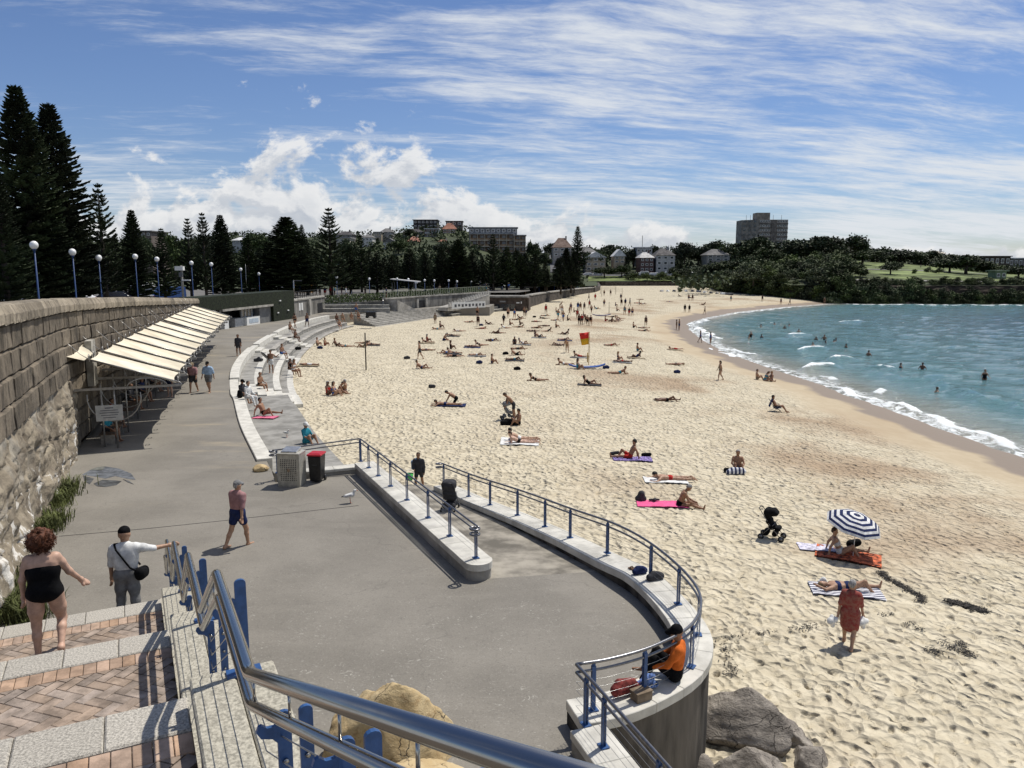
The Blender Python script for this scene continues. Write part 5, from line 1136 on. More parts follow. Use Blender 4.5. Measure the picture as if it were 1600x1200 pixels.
build_scrub()
# cliff of the headland
def build_cliff():
    cm = stone_material('cliff_rock', (.075,.058,.042), (.022,.018,.014), (.13,.10,.075)); S_ = np.linspace(0, 1, 260); pts = resample([(72,262),(70,240),(79,216.5),(86,213),(105,212.6),(120,211.5),(137,210),(170,208),(262,202)], .8); V = []; nz = 16
    for i, (x, y) in enumerate(pts):
        a, b = pts[max(0, i-1)], pts[min(len(pts)-1, i+1)]; dx, dy = b[0]-a[0], b[1]-a[1]; l = math.hypot(dx, dy); nx, ny = dy/l, -dx/l; ht = float(land_z(x-nx*2, y-ny*2))
        for j in range(nz):
            q = j/(nz-1); z = SEA-1+(ht-SEA+1.0)*q; st_ = .9*math.floor(q*5+.3*math.sin(i*.21))/5; r_ = 2.2*(1-q)-1.6*0+1.3*float(fbm(np.array(i*.16), np.array(q*3.0), 4)-.5)+.7*float(fbm(np.array(i*.5), np.array(q*9.0), 3)-.5)-st_
            V.append((x+nx*r_, y+ny*r_, z))
    idx = np.arange(len(V)).reshape(-1, nz); Fq = np.stack([idx[:-1, :-1], idx[1:, :-1], idx[1:, 1:], idx[:-1, 1:]], -1).reshape(-1, 4)
    struct(np_mesh('cliff', np.array(V), Fq, cm, smooth=False))
    # wave-washed rock shelf at its foot
    rs = random.Random(6)
    for i, (px, py) in enumerate(((1305,473),(1322,474),(1345,473),(1372,474.5),(1400,474),(1428,475),(1455,474),(1486,475),(1515,474.5),(1545,475),(1575,475))):
        p = P(px, py, SEA); boulder('shelf_rock', ORD[i]+' flat reddish rock from the left on the tide line below the cliff', (p.x, p.y+2.0, SEA+.05), (rs.uniform(1.5, 3.2), rs.uniform(.7, 1.3), rs.uniform(.25, .5)), MATS.get('shelf') or MATS.setdefault('shelf', rock_material('shelf_rock', (.16,.10,.075), (.25,.18,.14), (.07,.05,.04))), i+40, rs.uniform(0, 1), 5, 'rocks on the tide line', sub=3)
build_cliff()
# park lawns and paths drawn as thin sheets over the land
def drape(name, m, rows, lift):
    """rows: list of lists of (px, Y)"""
    V = []; k = len(rows[0])
    for r_ in rows:
        for px, Y in r_: p = PL(px, Y); V.append((p.x, p.y, p.z+lift))
    Fq = [(i*k+j, i*k+j+1, (i+1)*k+j+1, (i+1)*k+j) for i in range(len(rows)-1) for j in range(k-1)]
    mb = MB(); mb.add(V, Fq, 0, True); return struct(mb.build(name, m, fix=False))
lawn_m = mat('lawn_grass', (.14,.18,.048), .95, .34, .10, .2, 2, coords='World')
drape('lawn', lawn_m, [[(px, Y) for px in np.linspace(1300, 1620, 40)] for Y in np.linspace(216, 330, 30)], .15)
drape('lawn', lawn_m, [[(px, Y) for px in np.linspace(915, 1180, 30)] for Y in np.linspace(313, 345, 14)], .15)
path_m = mat('path_pale', (.24,.23,.21), .9, .15, .5, coords='World')
drape('footpath', path_m, [[(px, Y) for px in np.linspace(1290, 1620, 50)] for Y in (218.5, 220.5)], .32)
drape('footpath', path_m, [[(px, Y+(px-1400)*.05) for px in np.linspace(1330, 1560, 40)] for Y in (268, 271)], .32)
drape('road', mat('asphalt', (.10,.10,.10), .9, .15, .5, coords='World'), [[(866+(452-Y)*.05-18*(Y-330)/122*.0-q, Y) for q in (-14*330/Y, 0, 12*330/Y)] for Y in np.linspace(318, 452, 24)], .3)
drape('road', MATS['asphalt'], [[(px, Y) for px in np.linspace(905, 1180, 30)] for Y in (338, 345)], .3)

# ---------------------------------------------------------------- lamps
def lamp_proto():
    r = thing('street_lamp', 'x', 'street lamp'); mb = MB(); mb.tube([(0,0,-1),(0,0,.5),(0,0,.55),(0,0,3.75)], [.09,.09,.055,.045], 8); mb.build('pole', blue_l, r, False)
    mb = MB(); mb.tube([(0,0,3.72),(0,0,3.82)], [.10,.12], 10); mb.build('collar', blue_l, r, False); gm = mat('globe_opal', (.80,.80,.78), .25, .03, 2, spec=.6); mb = MB(); mb.sphere((0,0,4.02), .25, 14, 10); mb.build('globe', gm, r, False); return r
LAMPS = [(53,383,46),(113,394,54),(154,403,60),(211,401,70),(245,405,78),(299,411,90),(330,413,97),(376,421,112),(377.5,430,128),(390.5,432.5,134),(404.5,428,120),(423,433,138),(463,434,140),(526,433,138),(577,436,142),(620.5,436,146),(638,436.5,152),(663.5,438,154),(678.5,438.5,158),(701,438.5,160),(714,440,164),(736,440,168),(750,440.5,172),(771.5,440,176),(785,440.5,180),(804,440.5,184),(815,440.5,188),(842.5,440,196),(866.5,440,204),(875,440,210),(893,440.5,222),(902,440.5,226)]
ordn = ['first','second','third','fourth','fifth','sixth','seventh']
lp = lamp_proto()
for i, (px, py, Y) in enumerate(LAMPS):
    o = lp if i == 0 else copy_tree(lp); g = PD(px, py, Y); hgt = min(5.0, max(3.6, g.z-float(land_z(g.x, Y)))); s_ = hgt/4.02; o.location = (g.x, Y, g.z-hgt); o.scale = (.95, .95, s_)
    for ch in o.children:
        if ch.name.startswith('globe'): ch.scale = (1, 1, 1/s_); ch.location = (0, 0, 4.02-4.02/s_)
    where = ordn[i]+' globe lamp from the left edge, behind the stone wall' if i < 7 else ORD[i-7]+' globe lamp from the left behind the green building' if i < 13 else ORD[i-13]+' globe lamp from the left behind the grandstand' if i < 17 else ORD[i-17]+' distant globe lamp from the left in the row under the pines' if i < 27 else ORD[i-27]+' farthest globe lamp from the left by the street ramp'
    o['label'] = where; o['group'] = 'globe lamps behind the beach'

# ---------------------------------------------------------------- houses on the hill
def wallmat(c): return mat('house_%02d%02d%02d' % tuple(int(v*99) for v in c), c, .85, .12, .6, coords='World')
def house(label, px0, px1, pt, pb, Y, wc, roof='hip', rc=(.20,.09,.06), floors=2, cols=3, depth=9, rise=.3, name='house', cat='house', over=.5, balc=False, rz=0.0, band=None):
    a = PD(px0, pb, Y); b = PD(px1, pb, Y); top = PD(px0, pt, Y).z; w_ = b.x-a.x; base = a.z; hh = top-base; r_h = hh*rise if roof in ('hip', 'gable') else 0; wt = top-r_h
    f = Face((a.x, Y), (b.x, Y)); root = thing(name, label, cat, ((a.x+b.x)/2, Y, base)); wm = wallmat(wc); rm = wallmat(rc)
    f.part('wall', wm, root, 0, w_, -depth, 0, base-6, wt)
    if roof == 'flat': f.part('roof', rm, root, -over, w_+over, -depth-over, over, wt+.001, wt+.35)
    else:
        o_ = over; p = [f.p(-o_, o_, wt), f.p(w_+o_, o_, wt), f.p(w_+o_, -depth-o_, wt), f.p(-o_, -depth-o_, wt)]; mb = MB()
        if roof == 'hip': k = min(w_, depth)*.32; q = [f.p(k, -depth/2, top), f.p(w_-k, -depth/2, top)]; fs = [(0,1,5,4),(1,2,5),(2,3,4,5),(3,0,4),(3,2,1,0)]
        else: q = [f.p(w_/2, o_, top), f.p(w_/2, -depth-o_, top)]; fs = [(0,1,4),(1,2,5,4),(2,3,5),(3,0,4,5),(3,2,1,0)]
        mb.add(p+q, fs); mb.build('roof', rm, root)
        if roof == 'hip': ch = f.part('chimney', wm, root, w_*.7, w_*.7+.7, -depth*.5, -depth*.5+.7, top-1.2, top+.9)
    fh = (wt-base)/floors; cw = w_/cols; gm = mat('pane_dark', (.035,.045,.055), .15, .3, .4, spec=.7, rnd=.5); fr = white_p
    for i in range(floors):
        for j in range(cols):
            u0, u1, z0, z1 = cw*(j+.22), cw*(j+.78), base+fh*(i+.32), base+fh*(i+.80)
            if balc:
                u0, u1 = cw*(j+.06), cw*(j+.94); z0, z1 = base+fh*(i+.36), base+fh*(i+.92)
            wn = f.part('window', fr if not balc else wallmat((.13,.08,.05)), root, u0, u1, .002, .08, z0, z1); mx = .1*(u1-u0)
            if not balc: f.part('pane', gm, wn, u0+mx, u1-mx, .082, .10, z0+.12*(z1-z0), z1-.12*(z1-z0))
            else: f.part('pane', gm, wn, u0+(u1-u0)*.35, u1-mx, .082, .10, z0+.02, z1-.2*(z1-z0))
        if band: f.part('floor_band', wallmat(band), root, -.15, w_+.15, .003, .5, base+fh*i-.15, base+fh*i+.25)
    if band:
        for j in range(cols+1): f.part('fin', wallmat(band), root, cw*j-.12, cw*j+.12, .004, .45, base+fh*.04, wt)
    return root
cr, wh, gy, br, tan = (.48,.44,.36), (.62,.60,.56), (.36,.36,.36), (.12,.075,.055), (.38,.32,.24)
red, gro, wro, dro = (.28,.12,.075), (.14,.135,.13), (.60,.60,.59), (.06,.055,.055)
house('beige block of flats with a white gabled roof above the north lawn', 915,946,393,424,346, tan,'gable',wro,3,3,14,.30)
house('house with a white gabled roof right of the beige flats', 959,977,389,412,352, tan,'gable',wro,2,2,10,.5)
house('dark brick house with a pale hip roof left of the grey house', 1000,1021,394,425,350, (.10,.06,.055),'hip',(.50,.49,.47),3,3,12,.28)
house('low white roofed house behind the dark brick house', 995,1019,387,397,372, gy,'flat',wro,1,4,10)
house('grey three-storey house with a dark hip roof', 1025,1054,388,424,350, (.42,.41,.40),'hip',dro,3,3,13,.30)
house('brown roofed white house at the top of the hill road', 864,893,371,402,370, (.40,.36,.32),'hip',br,2,3,14,.5)
house('long grey roofed house below the solitary pine', 898,932,385,404,366, br,'hip',gro,2,4,12,.5)
house('apartment block with brown balconies and a cream grid on the hill', 735,803,366,404,392, (.30,.20,.12),'flat',gy,4,6,16,name='apartment_block',cat='apartment block',balc=True,band=(.46,.41,.32))
house('lower right wing of the gridded apartment block', 803.5,821,368,404,390, (.30,.20,.12),'flat',gy,4,2,16,name='apartment_block',cat='apartment block',balc=True,band=(.46,.41,.32))
house('grey rooftop storey on the gridded apartment block', 733,808,356,366,398, (.16,.17,.18),'flat',(.12,.13,.14),1,9,12,name='penthouse',cat='building')
house('dark box-shaped house on the crest of the hill', 646,683,344,357,455, (.035,.03,.028),'flat',dro,2,6,14)
house('pink pagoda roofed house on the crest of the hill', 692,712,348,366,440, (.35,.25,.2),'hip',red,2,3,10,.55)
house('tall dark house behind the pagoda roofed one', 697,722,346,360,452, (.10,.09,.085),'flat',dro,2,3,10)
house('pink hip roofed house below the crest', 637,656,369,388,400, cr,'hip',(.33,.15,.10),2,3,10,.45)
house('white and grey modern house below the box house', 664,685,358,378,425, (.42,.43,.44),'flat',wro,3,3,10,balc=True)
house('twin pink roofed house near the apartment block', 678,703,374,391,400, cr,'hip',red,2,4,10,.45)
house('dark roofed house left of the box house', 630,660,357,370,432, (.22,.2,.19),'hip',dro,2,4,10,.4)
house('house with a grey roof peak on the skyline', 595,612,356,372,430, (.30,.29,.28),'hip',gro,2,2,10,.4)
house('dark roofed house on the skyline right of the tall pine', 524,551,361,374,420, (.17,.15,.14),'hip',dro,2,4,10,.45)
house('cream flats with small windows right of the tall pine', 526,547,372,394,380, cr,'flat',gy,3,4,12)
house('white fronted house on the slope left of the pink roof', 566,582,366,378,405, wh,'hip',gro,1,3,9,.4)
house('white terrace house on the slope', 599,618,372,390,390, (.5,.5,.48),'gable',gro,2,2,10,.35)
house('white arched hall roof behind the left pines', 363,382,370,381,370, gy,'hip',wro,1,3,10,.5)
house('brown flats behind the left pines', 206,238,362,398,240, (.16,.13,.11),'flat',gro,4,4,12)
house('pale house on the skyline left of the apartment roof', 585,596,363,372,425, tan,'flat',gy,2,2,8)
house('grey roofed house among trees left of the tower', 1104,1140,389,408,360, (.30,.28,.25),'hip',gro,2,3,11,.5)
house('beige toilet block at the edge of the north sand', 1103,1128,434,449,296, (.44,.38,.29),'flat',(.36,.32,.26),1,4,7,name='toilet_block',cat='building')
house('brown flat building on the point at the right', 1537,1578,401,416,330, (.07,.052,.045),'flat',dro,1,5,14)
house('house with a long white roof at the right edge', 1576,1612,404,418,335, (.16,.15,.15),'flat',(.75,.75,.75),1,5,12)
house('green shed on the cliff path at the right', 1555,1572,424,437,240, (.17,.22,.14),'flat',(.2,.25,.17),1,2,4,name='shed',cat='shed')
house('small white hut behind the headland trees', 1462,1476,392,402,330, wh,'hip',(.55,.5,.42),1,2,5,.4,name='hut',cat='hut')
def tower():
    Y = 420; a, b, c = PD(1162,392,Y).x, PD(1184,392,Y).x, PD(1230,392,Y).x; zt = PD(1180,343,Y).z; zb = PD(1180,398,Y).z; conc_ = mat('tower_concrete', (.31,.27,.22), .9, .18, .5, coords='World'); dk = mat('tower_dark', (.17,.15,.13), .9, .2, .5, coords='World')
    root = thing('tower_block', 'tall grey concrete apartment tower on the headland', 'tower block', ((a+c)/2, Y, zb)); fl, fr_ = Face((a, Y+6), (b, Y)), Face((b, Y), (c, Y+1)); fh = (zt-zb)/8
    mb = MB(); mb.prism([(a, Y+6), (b, Y), (c, Y+1), (c-.5, Y+16), (a, Y+16)], zb-8, zt); mb.build('wall', conc_, root)
    fr_.part('lift_shaft', dk, root, fr_.L*.42, fr_.L*.60, -.5, .25, zb-6, zt-.3); r0 = PD(1184,332,Y).z; mb = MB(); mb.box(((PD(1184,332,Y).x+PD(1205,332,Y).x)/2, Y+5, (r0+zt)/2), (PD(1205,332,Y).x-PD(1184,332,Y).x, 7, r0-zt)); mb.build('roof_house', conc_, root)
    gm = mat('pane_dark', (.035,.045,.055))
    for i in range(8):
        fr_.part('floor_band', dk, root, 0, fr_.L*.41, .003, .35, zb+fh*i-.2, zb+fh*i+.5); fr_.part('floor_band', dk, root, fr_.L*.61, fr_.L, .003, .35, zb+fh*i-.2, zb+fh*i+.5)
        for u0, u1, n in ((.04,.40,4),(.64,.98,4)):
            for j in range(n):
                s0 = fr_.L*(u0+(u1-u0)*j/n); s1 = fr_.L*(u0+(u1-u0)*(j+.78)/n); w_ = fr_.part('window', white_p, root, s0, s1, .004, .10, zb+fh*(i+.38), zb+fh*(i+.85)); fr_.part('pane', gm, w_, s0+.12, s1-.12, .102, .12, zb+fh*(i+.42), zb+fh*(i+.81))
        for j in range(3): s0 = fl.L*(.1+.3*j); w_ = fl.part('window', conc_, root, s0, s0+fl.L*.16, .004, .10, zb+fh*(i+.38), zb+fh*(i+.85)); fl.part('pane', gm, w_, s0+.1, s0+fl.L*.16-.1, .102, .12, zb+fh*(i+.42), zb+fh*(i+.81))
    for px in (1169.5,1176,1212,1225): q = PD(px,343,Y); mb = MB(); mb.tube([(q.x, Y+4, zt-.2), (q.x, Y+4, zt+2.6)], .09, 5); mb.build('antenna', dk, root)
tower()

# ---------------------------------------------------------------- things on the street behind the wall
def car(label, px, Y, L=4.4, col=(.6,.6,.6), van=False, rz=0.0, group='vehicles parked behind the wall', name='parked_car', z=None):
    b = PL(px, Y)
    if z is not None: b.z = z
    r = thing(name, label, 'van' if van else 'car', b, rz, group); pm = flat('car_%02d%02d%02d' % tuple(int(c*99) for c in col), col, .3, spec=.6); h_ = 2.0 if van else 1.45
    pr = [(-.5,.35),(-.5,.85),(-.46,.95),(-.30,1.0),(-.22,h_*.98),(.30,h_),(.44,.98 if not van else h_*.97),(.5,.9),(.5,.35)] if not van else [(-.5,.35),(-.5,.95),(-.40,1.05),(-.30,h_*.97),(-.24,h_),(.49,h_),(.5,.9),(.5,.35)]
    n = len(pr); vs = [(x*L, s_*(.88 if zz < 1.1 else .74), zz) for s_ in (-1, 1) for x, zz in pr]; mb = MB(); mb.add(vs, [tuple(range(n)), tuple(range(2*n-1, n-1, -1))]+[(i, (i+1) % n, n+(i+1) % n, n+i) for i in range(n)]); bev(mb.build('body', pm, r, False), .05)
    for s_ in (-1, 1):
        for x0, x1 in (((-.24,.0),(.03,.28)) if not van else ((-.27,-.12),(-.08,.2))):
            mb = MB(); mb.box(((x0+x1)/2*L, s_*.785, h_*.82), ((x1-x0)*L, .03, h_*.22), 0); mb.build('window', glass, r, False)
        for x in (-.32, .32):
            mb = MB(); mb.tube([(x*L, s_*.70, .33), (x*L, s_*.90, .33)], .33, 14); w_ = mb.build('wheel', black_p, r, False); mb = MB(); mb.tube([(x*L, s_*.89, .33), (x*L, s_*.915, .33)], .2, 10); mb.build('rim', steel, w_, False)
        mb = MB(); mb.box((-.497*L, s_*.62, .75), (.05, .3, .14)); mb.build('headlight', white_p, r, False); mb = MB(); mb.box((.497*L, s_*.66, .78), (.05, .2, .2)); mb.build('tail_light', flat('tail_red', (.35,.02,.02)), r, False)
    return r
car('white utility van at the far left behind the wall', 14, 84, 4.6, (.70,.70,.70), True, .15); car('white parked car right of the red and white box', 106, 80, 4.4, (.68,.68,.68), False, .1); car('bright blue parked van behind the wall below the fifth lamp', 259, 105, 4.4, (.05,.14,.42), True, .6)
car('dark parked car behind the wall below the third lamp', 172, 88, 4.4, (.05,.05,.06), False, .2); car('grey parked car behind the wall left of the blue van', 205, 96, 4.4, (.25,.25,.27), False, .2)
for k, (px, Y, c) in enumerate(((843,214,(.6,.6,.6)),(858,216,(.5,.5,.52)),(868,330,(.65,.65,.65)),(873,345,(.5,.5,.5)),(877,362,(.62,.62,.62)),(880,380,(.6,.6,.6)))):
    car((ORD[k]+' pale car on the street before the three narrow pines' if k < 2 else ORD[k-2]+' pale car from the bottom of the hill road'), px, Y, 4.4, c, False, 0.3 if k < 2 else 1.5, 'cars by the street ramp' if k < 2 else 'cars parked on the hill road')
for k, px in enumerate((918,934,983,996,1006,1015,1023,1045,1082,1112)): car(ORD[k]+' small white car from the left on the road above the north lawn', px, 341.5, 4.3, (.66,.66,.67), k % 3 == 1, .05, 'cars parked above the north lawn')
for k, px in enumerate((690,705,723,735,760,775,826)): car(ORD[k]+' parked car from the left under the pines behind the picket railing', px, 176+k, 4.3, ((.10,.10,.11),(.3,.3,.31),(.05,.06,.08))[k % 3], False, .05, 'cars parked under the pines')
def box_thing(name, label, cat, px, pb, w_, h_, d, Y, parts, rz=0.0):
    q = PD(px, pb, Y); r = thing(name, label, cat, q, rz)
    for nm, m_, c, s_ in parts: mb = MB(); mb.box((c[0]*w_, c[1]*d, c[2]*h_), (s_[0]*w_, s_[1]*d, s_[2]*h_)); bev(mb.build(nm, m_, r, False), .02)
    return r
orange = flat('orange_sign', (.62,.19,.06), .6); redp = flat('red_paint', (.45,.05,.03), .5); ylw = flat('yellow_ochre', (.50,.27,.06), .7)
box_thing('equipment_box', 'red and white box with a yellow lid behind the wall', 'box', 92, 472, 1.1, 1.8, .8, 80, [('body', redp, (0,0,.45), (1,1,.9)), ('door', white_p, (-.25,-.51,.5), (.48,.03,.75)), ('lid', flat('yellow_lid', (.6,.5,.05)), (0,0,.95), (1.05,1.05,.1))])
box_thing('marquee', 'grey marquee tent with white peak behind the wall', 'tent', 228, 470, 3.6, 2.3, 3, 118, [('side_wall', flat('tent_grey', (.28,.30,.31)), (0,0,.45), (1,1,.9)), ('roof', white_p, (0,0,1.0), (1.1,1.1,.10)), ('roof_peak', white_p, (0,0,1.12), (.5,.5,.16)), ('pole', steel, (-.5,-.52,.5), (.02,.02,1)), ('pole', steel, (.5,-.52,.5), (.02,.02,1)), ('pole', steel, (0,-.52,.5), (.02,.02,1))])
sc = box_thing('screen', 'orange display board with dark marks under the pines', 'display board', 415, 457, 3.4, 3.4, .5, 150, [('frame', black_p, (0,.2,.55), (1.06,.6,.9)), ('panel', orange, (0,-.15,.62), (1,.1,.72)), ('base', black_p, (0,0,.08), (1,1,.16))])
for k in range(6): mb = MB(); mb.box((-1.1+.45*k+random.uniform(-.1,.1), -.14, 1.5+.35*(k % 3)), (.5, .03, .22), 0, 0, 0); o = mb.build('dark_mark', black_p, sc, False); o.rotation_euler = (0, .4*(-1)**k, 0)
hut = box_thing('timber_hut', 'small yellow timber hut with a gabled roof under the pines', 'hut', 475, 457, 3.2, 3.0, 2.4, 150, [('wall', ylw, (0,0,.35), (1,1,.7)), ('door', flat('hut_dark', (.18,.09,.03)), (-.2,-.51,.32), (.3,.03,.6)), ('corner_post', flat('hut_pale', (.55,.38,.16)), (.48,-.5,.35), (.06,.06,.7))])
mb = MB(); mb.add([(-1.7,-1.3,2.05),(1.7,-1.3,2.05),(1.7,1.3,2.05),(-1.7,1.3,2.05),(0,-1.3,3.0),(0,1.3,3.0)], [(0,1,4),(1,2,5,4),(2,3,5),(3,0,4,5),(0,3,2,1)]); mb.build('roof', ylw, hut, False)
for px, lab in ((440,'white storage cabinet left of the yellow hut'),(452,'second white cabinet next to the yellow hut')): box_thing('cabinet', lab, 'cabinet', px, 461, 1.3, 2.6, 1, 145, [('body', flat('cabinet_grey', (.5,.5,.48)), (0,0,.5), (1,1,1)), ('door', white_p, (0,-.51,.5), (.8,.04,.9))])
sh = box_thing('picnic_shelter', 'open picnic shelter with a slanted white roof in the park', 'shelter', 632, 462, 5, 3.2, 4, 150, [('post', steel_d, (-.42,-.4,.4), (.02,.03,.8)), ('post', steel_d, (.42,-.4,.4), (.02,.03,.8)), ('post', steel_d, (-.42,.4,.4), (.02,.03,.8)), ('post', steel_d, (.42,.4,.4), (.02,.03,.8))])
mb = MB(); mb.box((0,0,2.95), (5.4,4.4,.14), 0, 0, 0); o = mb.build('roof', flat('shelter_roof', (.40,.40,.39)), sh, False); o.rotation_euler = (0, .10, 0)
def pole(name, label, cat, px, pt, pb, Y, r_, extra=None, m_=None):
    a, b = PD(px, pb, Y), PD(px, pt, Y); t = thing(name, label, cat, (b.x, Y, a.z)); mb = MB(); mb.tube([(b.x, Y, a.z), (b.x, Y, b.z)], r_, 8); mb.build('pole', m_ or steel, t)
    for nm, c, s_, mm in (extra or []): mb = MB(); mb.box((b.x+c[0], Y+c[1], b.z+c[2]), s_); mb.build(nm, mm, t)
    return t
pole('camera_pole', 'grey pole with two security cameras behind the stone wall', 'pole', 283, 415, 470, 86, .13, [('camera', (-.1,-.2,-.3), (.9,.5,.45), white_p), ('camera', (.5,-.1,-1.6), (.9,.2,.14), white_p), ('junction_box', (0,-.2,-1.0), (.35,.3,.5), steel_d)], mat('pole_grey', (.30,.29,.26), .7))
pole('flagpole', 'bare white flagpole behind the green building', 'pole', 383.5, 413, 462, 122, .05); pole('sign_post', 'grey post with a small arm beside the yellow hut', 'pole', 458.5, 438, 464, 112, .09, [('arm', (.6,0,-.05), (1.2,.1,.1), steel_d)]); pole('service_pole', 'pale square pole in the park right of the shelter', 'pole', 649.5, 442, 463, 146, .12, [('head', (.1,0,.1), (.5,.3,.35), white_p)])
for px, pt, pb, lab in ((631,362,378,'antenna pole on the hill'),(829,374,388,'power pole at the top of the hill road'),(1238,378,392,'power pole right of the tower'),(1256,382,394,'second power pole right of the tower'),(1358,378,392,'thin mast on the headland skyline'),(1439,413,431,'lamp post on the headland lawn'),(1004,368,388,'thin mast above the white roofed house')): pole('utility_pole', lab, 'pole', px, pt, pb, 300 if px == 1439 else 400, .13, None, mat('pole_wood', (.06,.05,.04), .9))
# ---------------------------------------------------------------- people: one continuous skin grown from a posed skeleton (distance field -> surface net)
def sdf_mesh(prims, vox, k):
    A = np.array([p[0] for p in prims], float); B = np.array([p[1] for p in prims], float); ra = np.array([p[2] for p in prims]); rb = np.array([p[3] for p in prims]); lab = np.array([p[4] for p in prims])
    rm = np.maximum(ra, rb)[:, None]; lo = np.minimum(A-rm, B-rm).min(0)-2.5*vox; hi = np.maximum(A+rm, B+rm).max(0)+2.5*vox; n = np.ceil((hi-lo)/vox).astype(int)+1
    fld = np.full(n, 9.0); near = np.full(n, 9.0); lb = np.zeros(n, np.int8)
    for a, b, r1, r2, l in zip(A, B, ra, rb, lab):
        m = max(r1, r2)+k+2*vox; i0 = np.maximum(((np.minimum(a, b)-m-lo)/vox).astype(int), 0); i1 = np.minimum(((np.maximum(a, b)+m-lo)/vox).astype(int)+2, n)
        sl = tuple(slice(p, q) for p, q in zip(i0, i1)); g = np.meshgrid(*[lo[c]+vox*np.arange(i0[c], i1[c]) for c in range(3)], indexing='ij'); d = b-a; L = max(d @ d, 1e-9)
        t = np.clip(((g[0]-a[0])*d[0]+(g[1]-a[1])*d[1]+(g[2]-a[2])*d[2])/L, 0, 1)
        f = np.sqrt((g[0]-a[0]-t*d[0])**2+(g[1]-a[1]-t*d[1])**2+(g[2]-a[2]-t*d[2])**2)-(r1+t*(r2-r1))
        o = fld[sl]; h_ = np.maximum(k-np.abs(o-f), 0)/k; fld[sl] = np.minimum(o, f)-h_*h_*k*.25
        w_ = f < near[sl]; nr = near[sl]; nr[w_] = f[w_]; lb[sl][w_] = l
    ins = fld < 0; c = [ins[i:n[0]-1+i, j:n[1]-1+j, q:n[2]-1+q] for i in (0, 1) for j in (0, 1) for q in (0, 1)]; sm = sum(x.astype(np.int8) for x in c); act = (sm > 0) & (sm < 8)
    ci = np.argwhere(act); idm = np.full(act.shape, -1); idm[tuple(ci.T)] = np.arange(len(ci))
    acc = np.zeros((len(ci), 3)); cnt = np.zeros(len(ci)); off = [(i, j, q) for i in (0, 1) for j in (0, 1) for q in (0, 1)]
    vals = {o: fld[ci[:, 0]+o[0], ci[:, 1]+o[1], ci[:, 2]+o[2]] for o in off}
    for o in off:
        for ax in range(3):
            if o[ax] == 0:
                o2 = list(o); o2[ax] = 1; o2 = tuple(o2); f0, f1 = vals[o], vals[o2]; cr = (f0 < 0) != (f1 < 0); t = np.where(cr, f0/np.where(cr, f0-f1, 1), 0); p = np.tile(np.array(o, float), (len(ci), 1)); p[:, ax] = t; acc += p*cr[:, None]; cnt += cr
    V = lo+vox*(ci+acc/np.maximum(cnt, 1)[:, None]); Q = []
    for ax in range(3):
        u, v = [(1, 2), (2, 0), (0, 1)][ax]; s0 = [slice(1, -1)]*3; s1 = [slice(1, -1)]*3; s0[ax] = slice(0, -1); s1[ax] = slice(1, None); a_, b_ = ins[tuple(s0)], ins[tuple(s1)]; e = np.argwhere(a_ != b_)
        if not len(e): continue
        fl = a_[tuple(e.T)]; base = e.copy(); 
        for c_ in range(3):
            if c_ != ax: base[:, c_] += 1
        def cell(du, dv): z = base.copy(); z[:, u] -= du; z[:, v] -= dv; return idm[tuple(z.T)]
        q = np.stack([cell(1, 1), cell(0, 1), cell(0, 0), cell(1, 0)], 1); q[~fl] = q[~fl][:, ::-1]; Q.append(q)
    Q = np.vstack(Q); Q = Q[(Q >= 0).all(1)]; return V, Q, lb[tuple(ci.T)][Q[:, 0]] if len(Q) else []
def nrm(v): v = np.array(v, float); return v/np.linalg.norm(v)
D_ = (0, 0, -1)
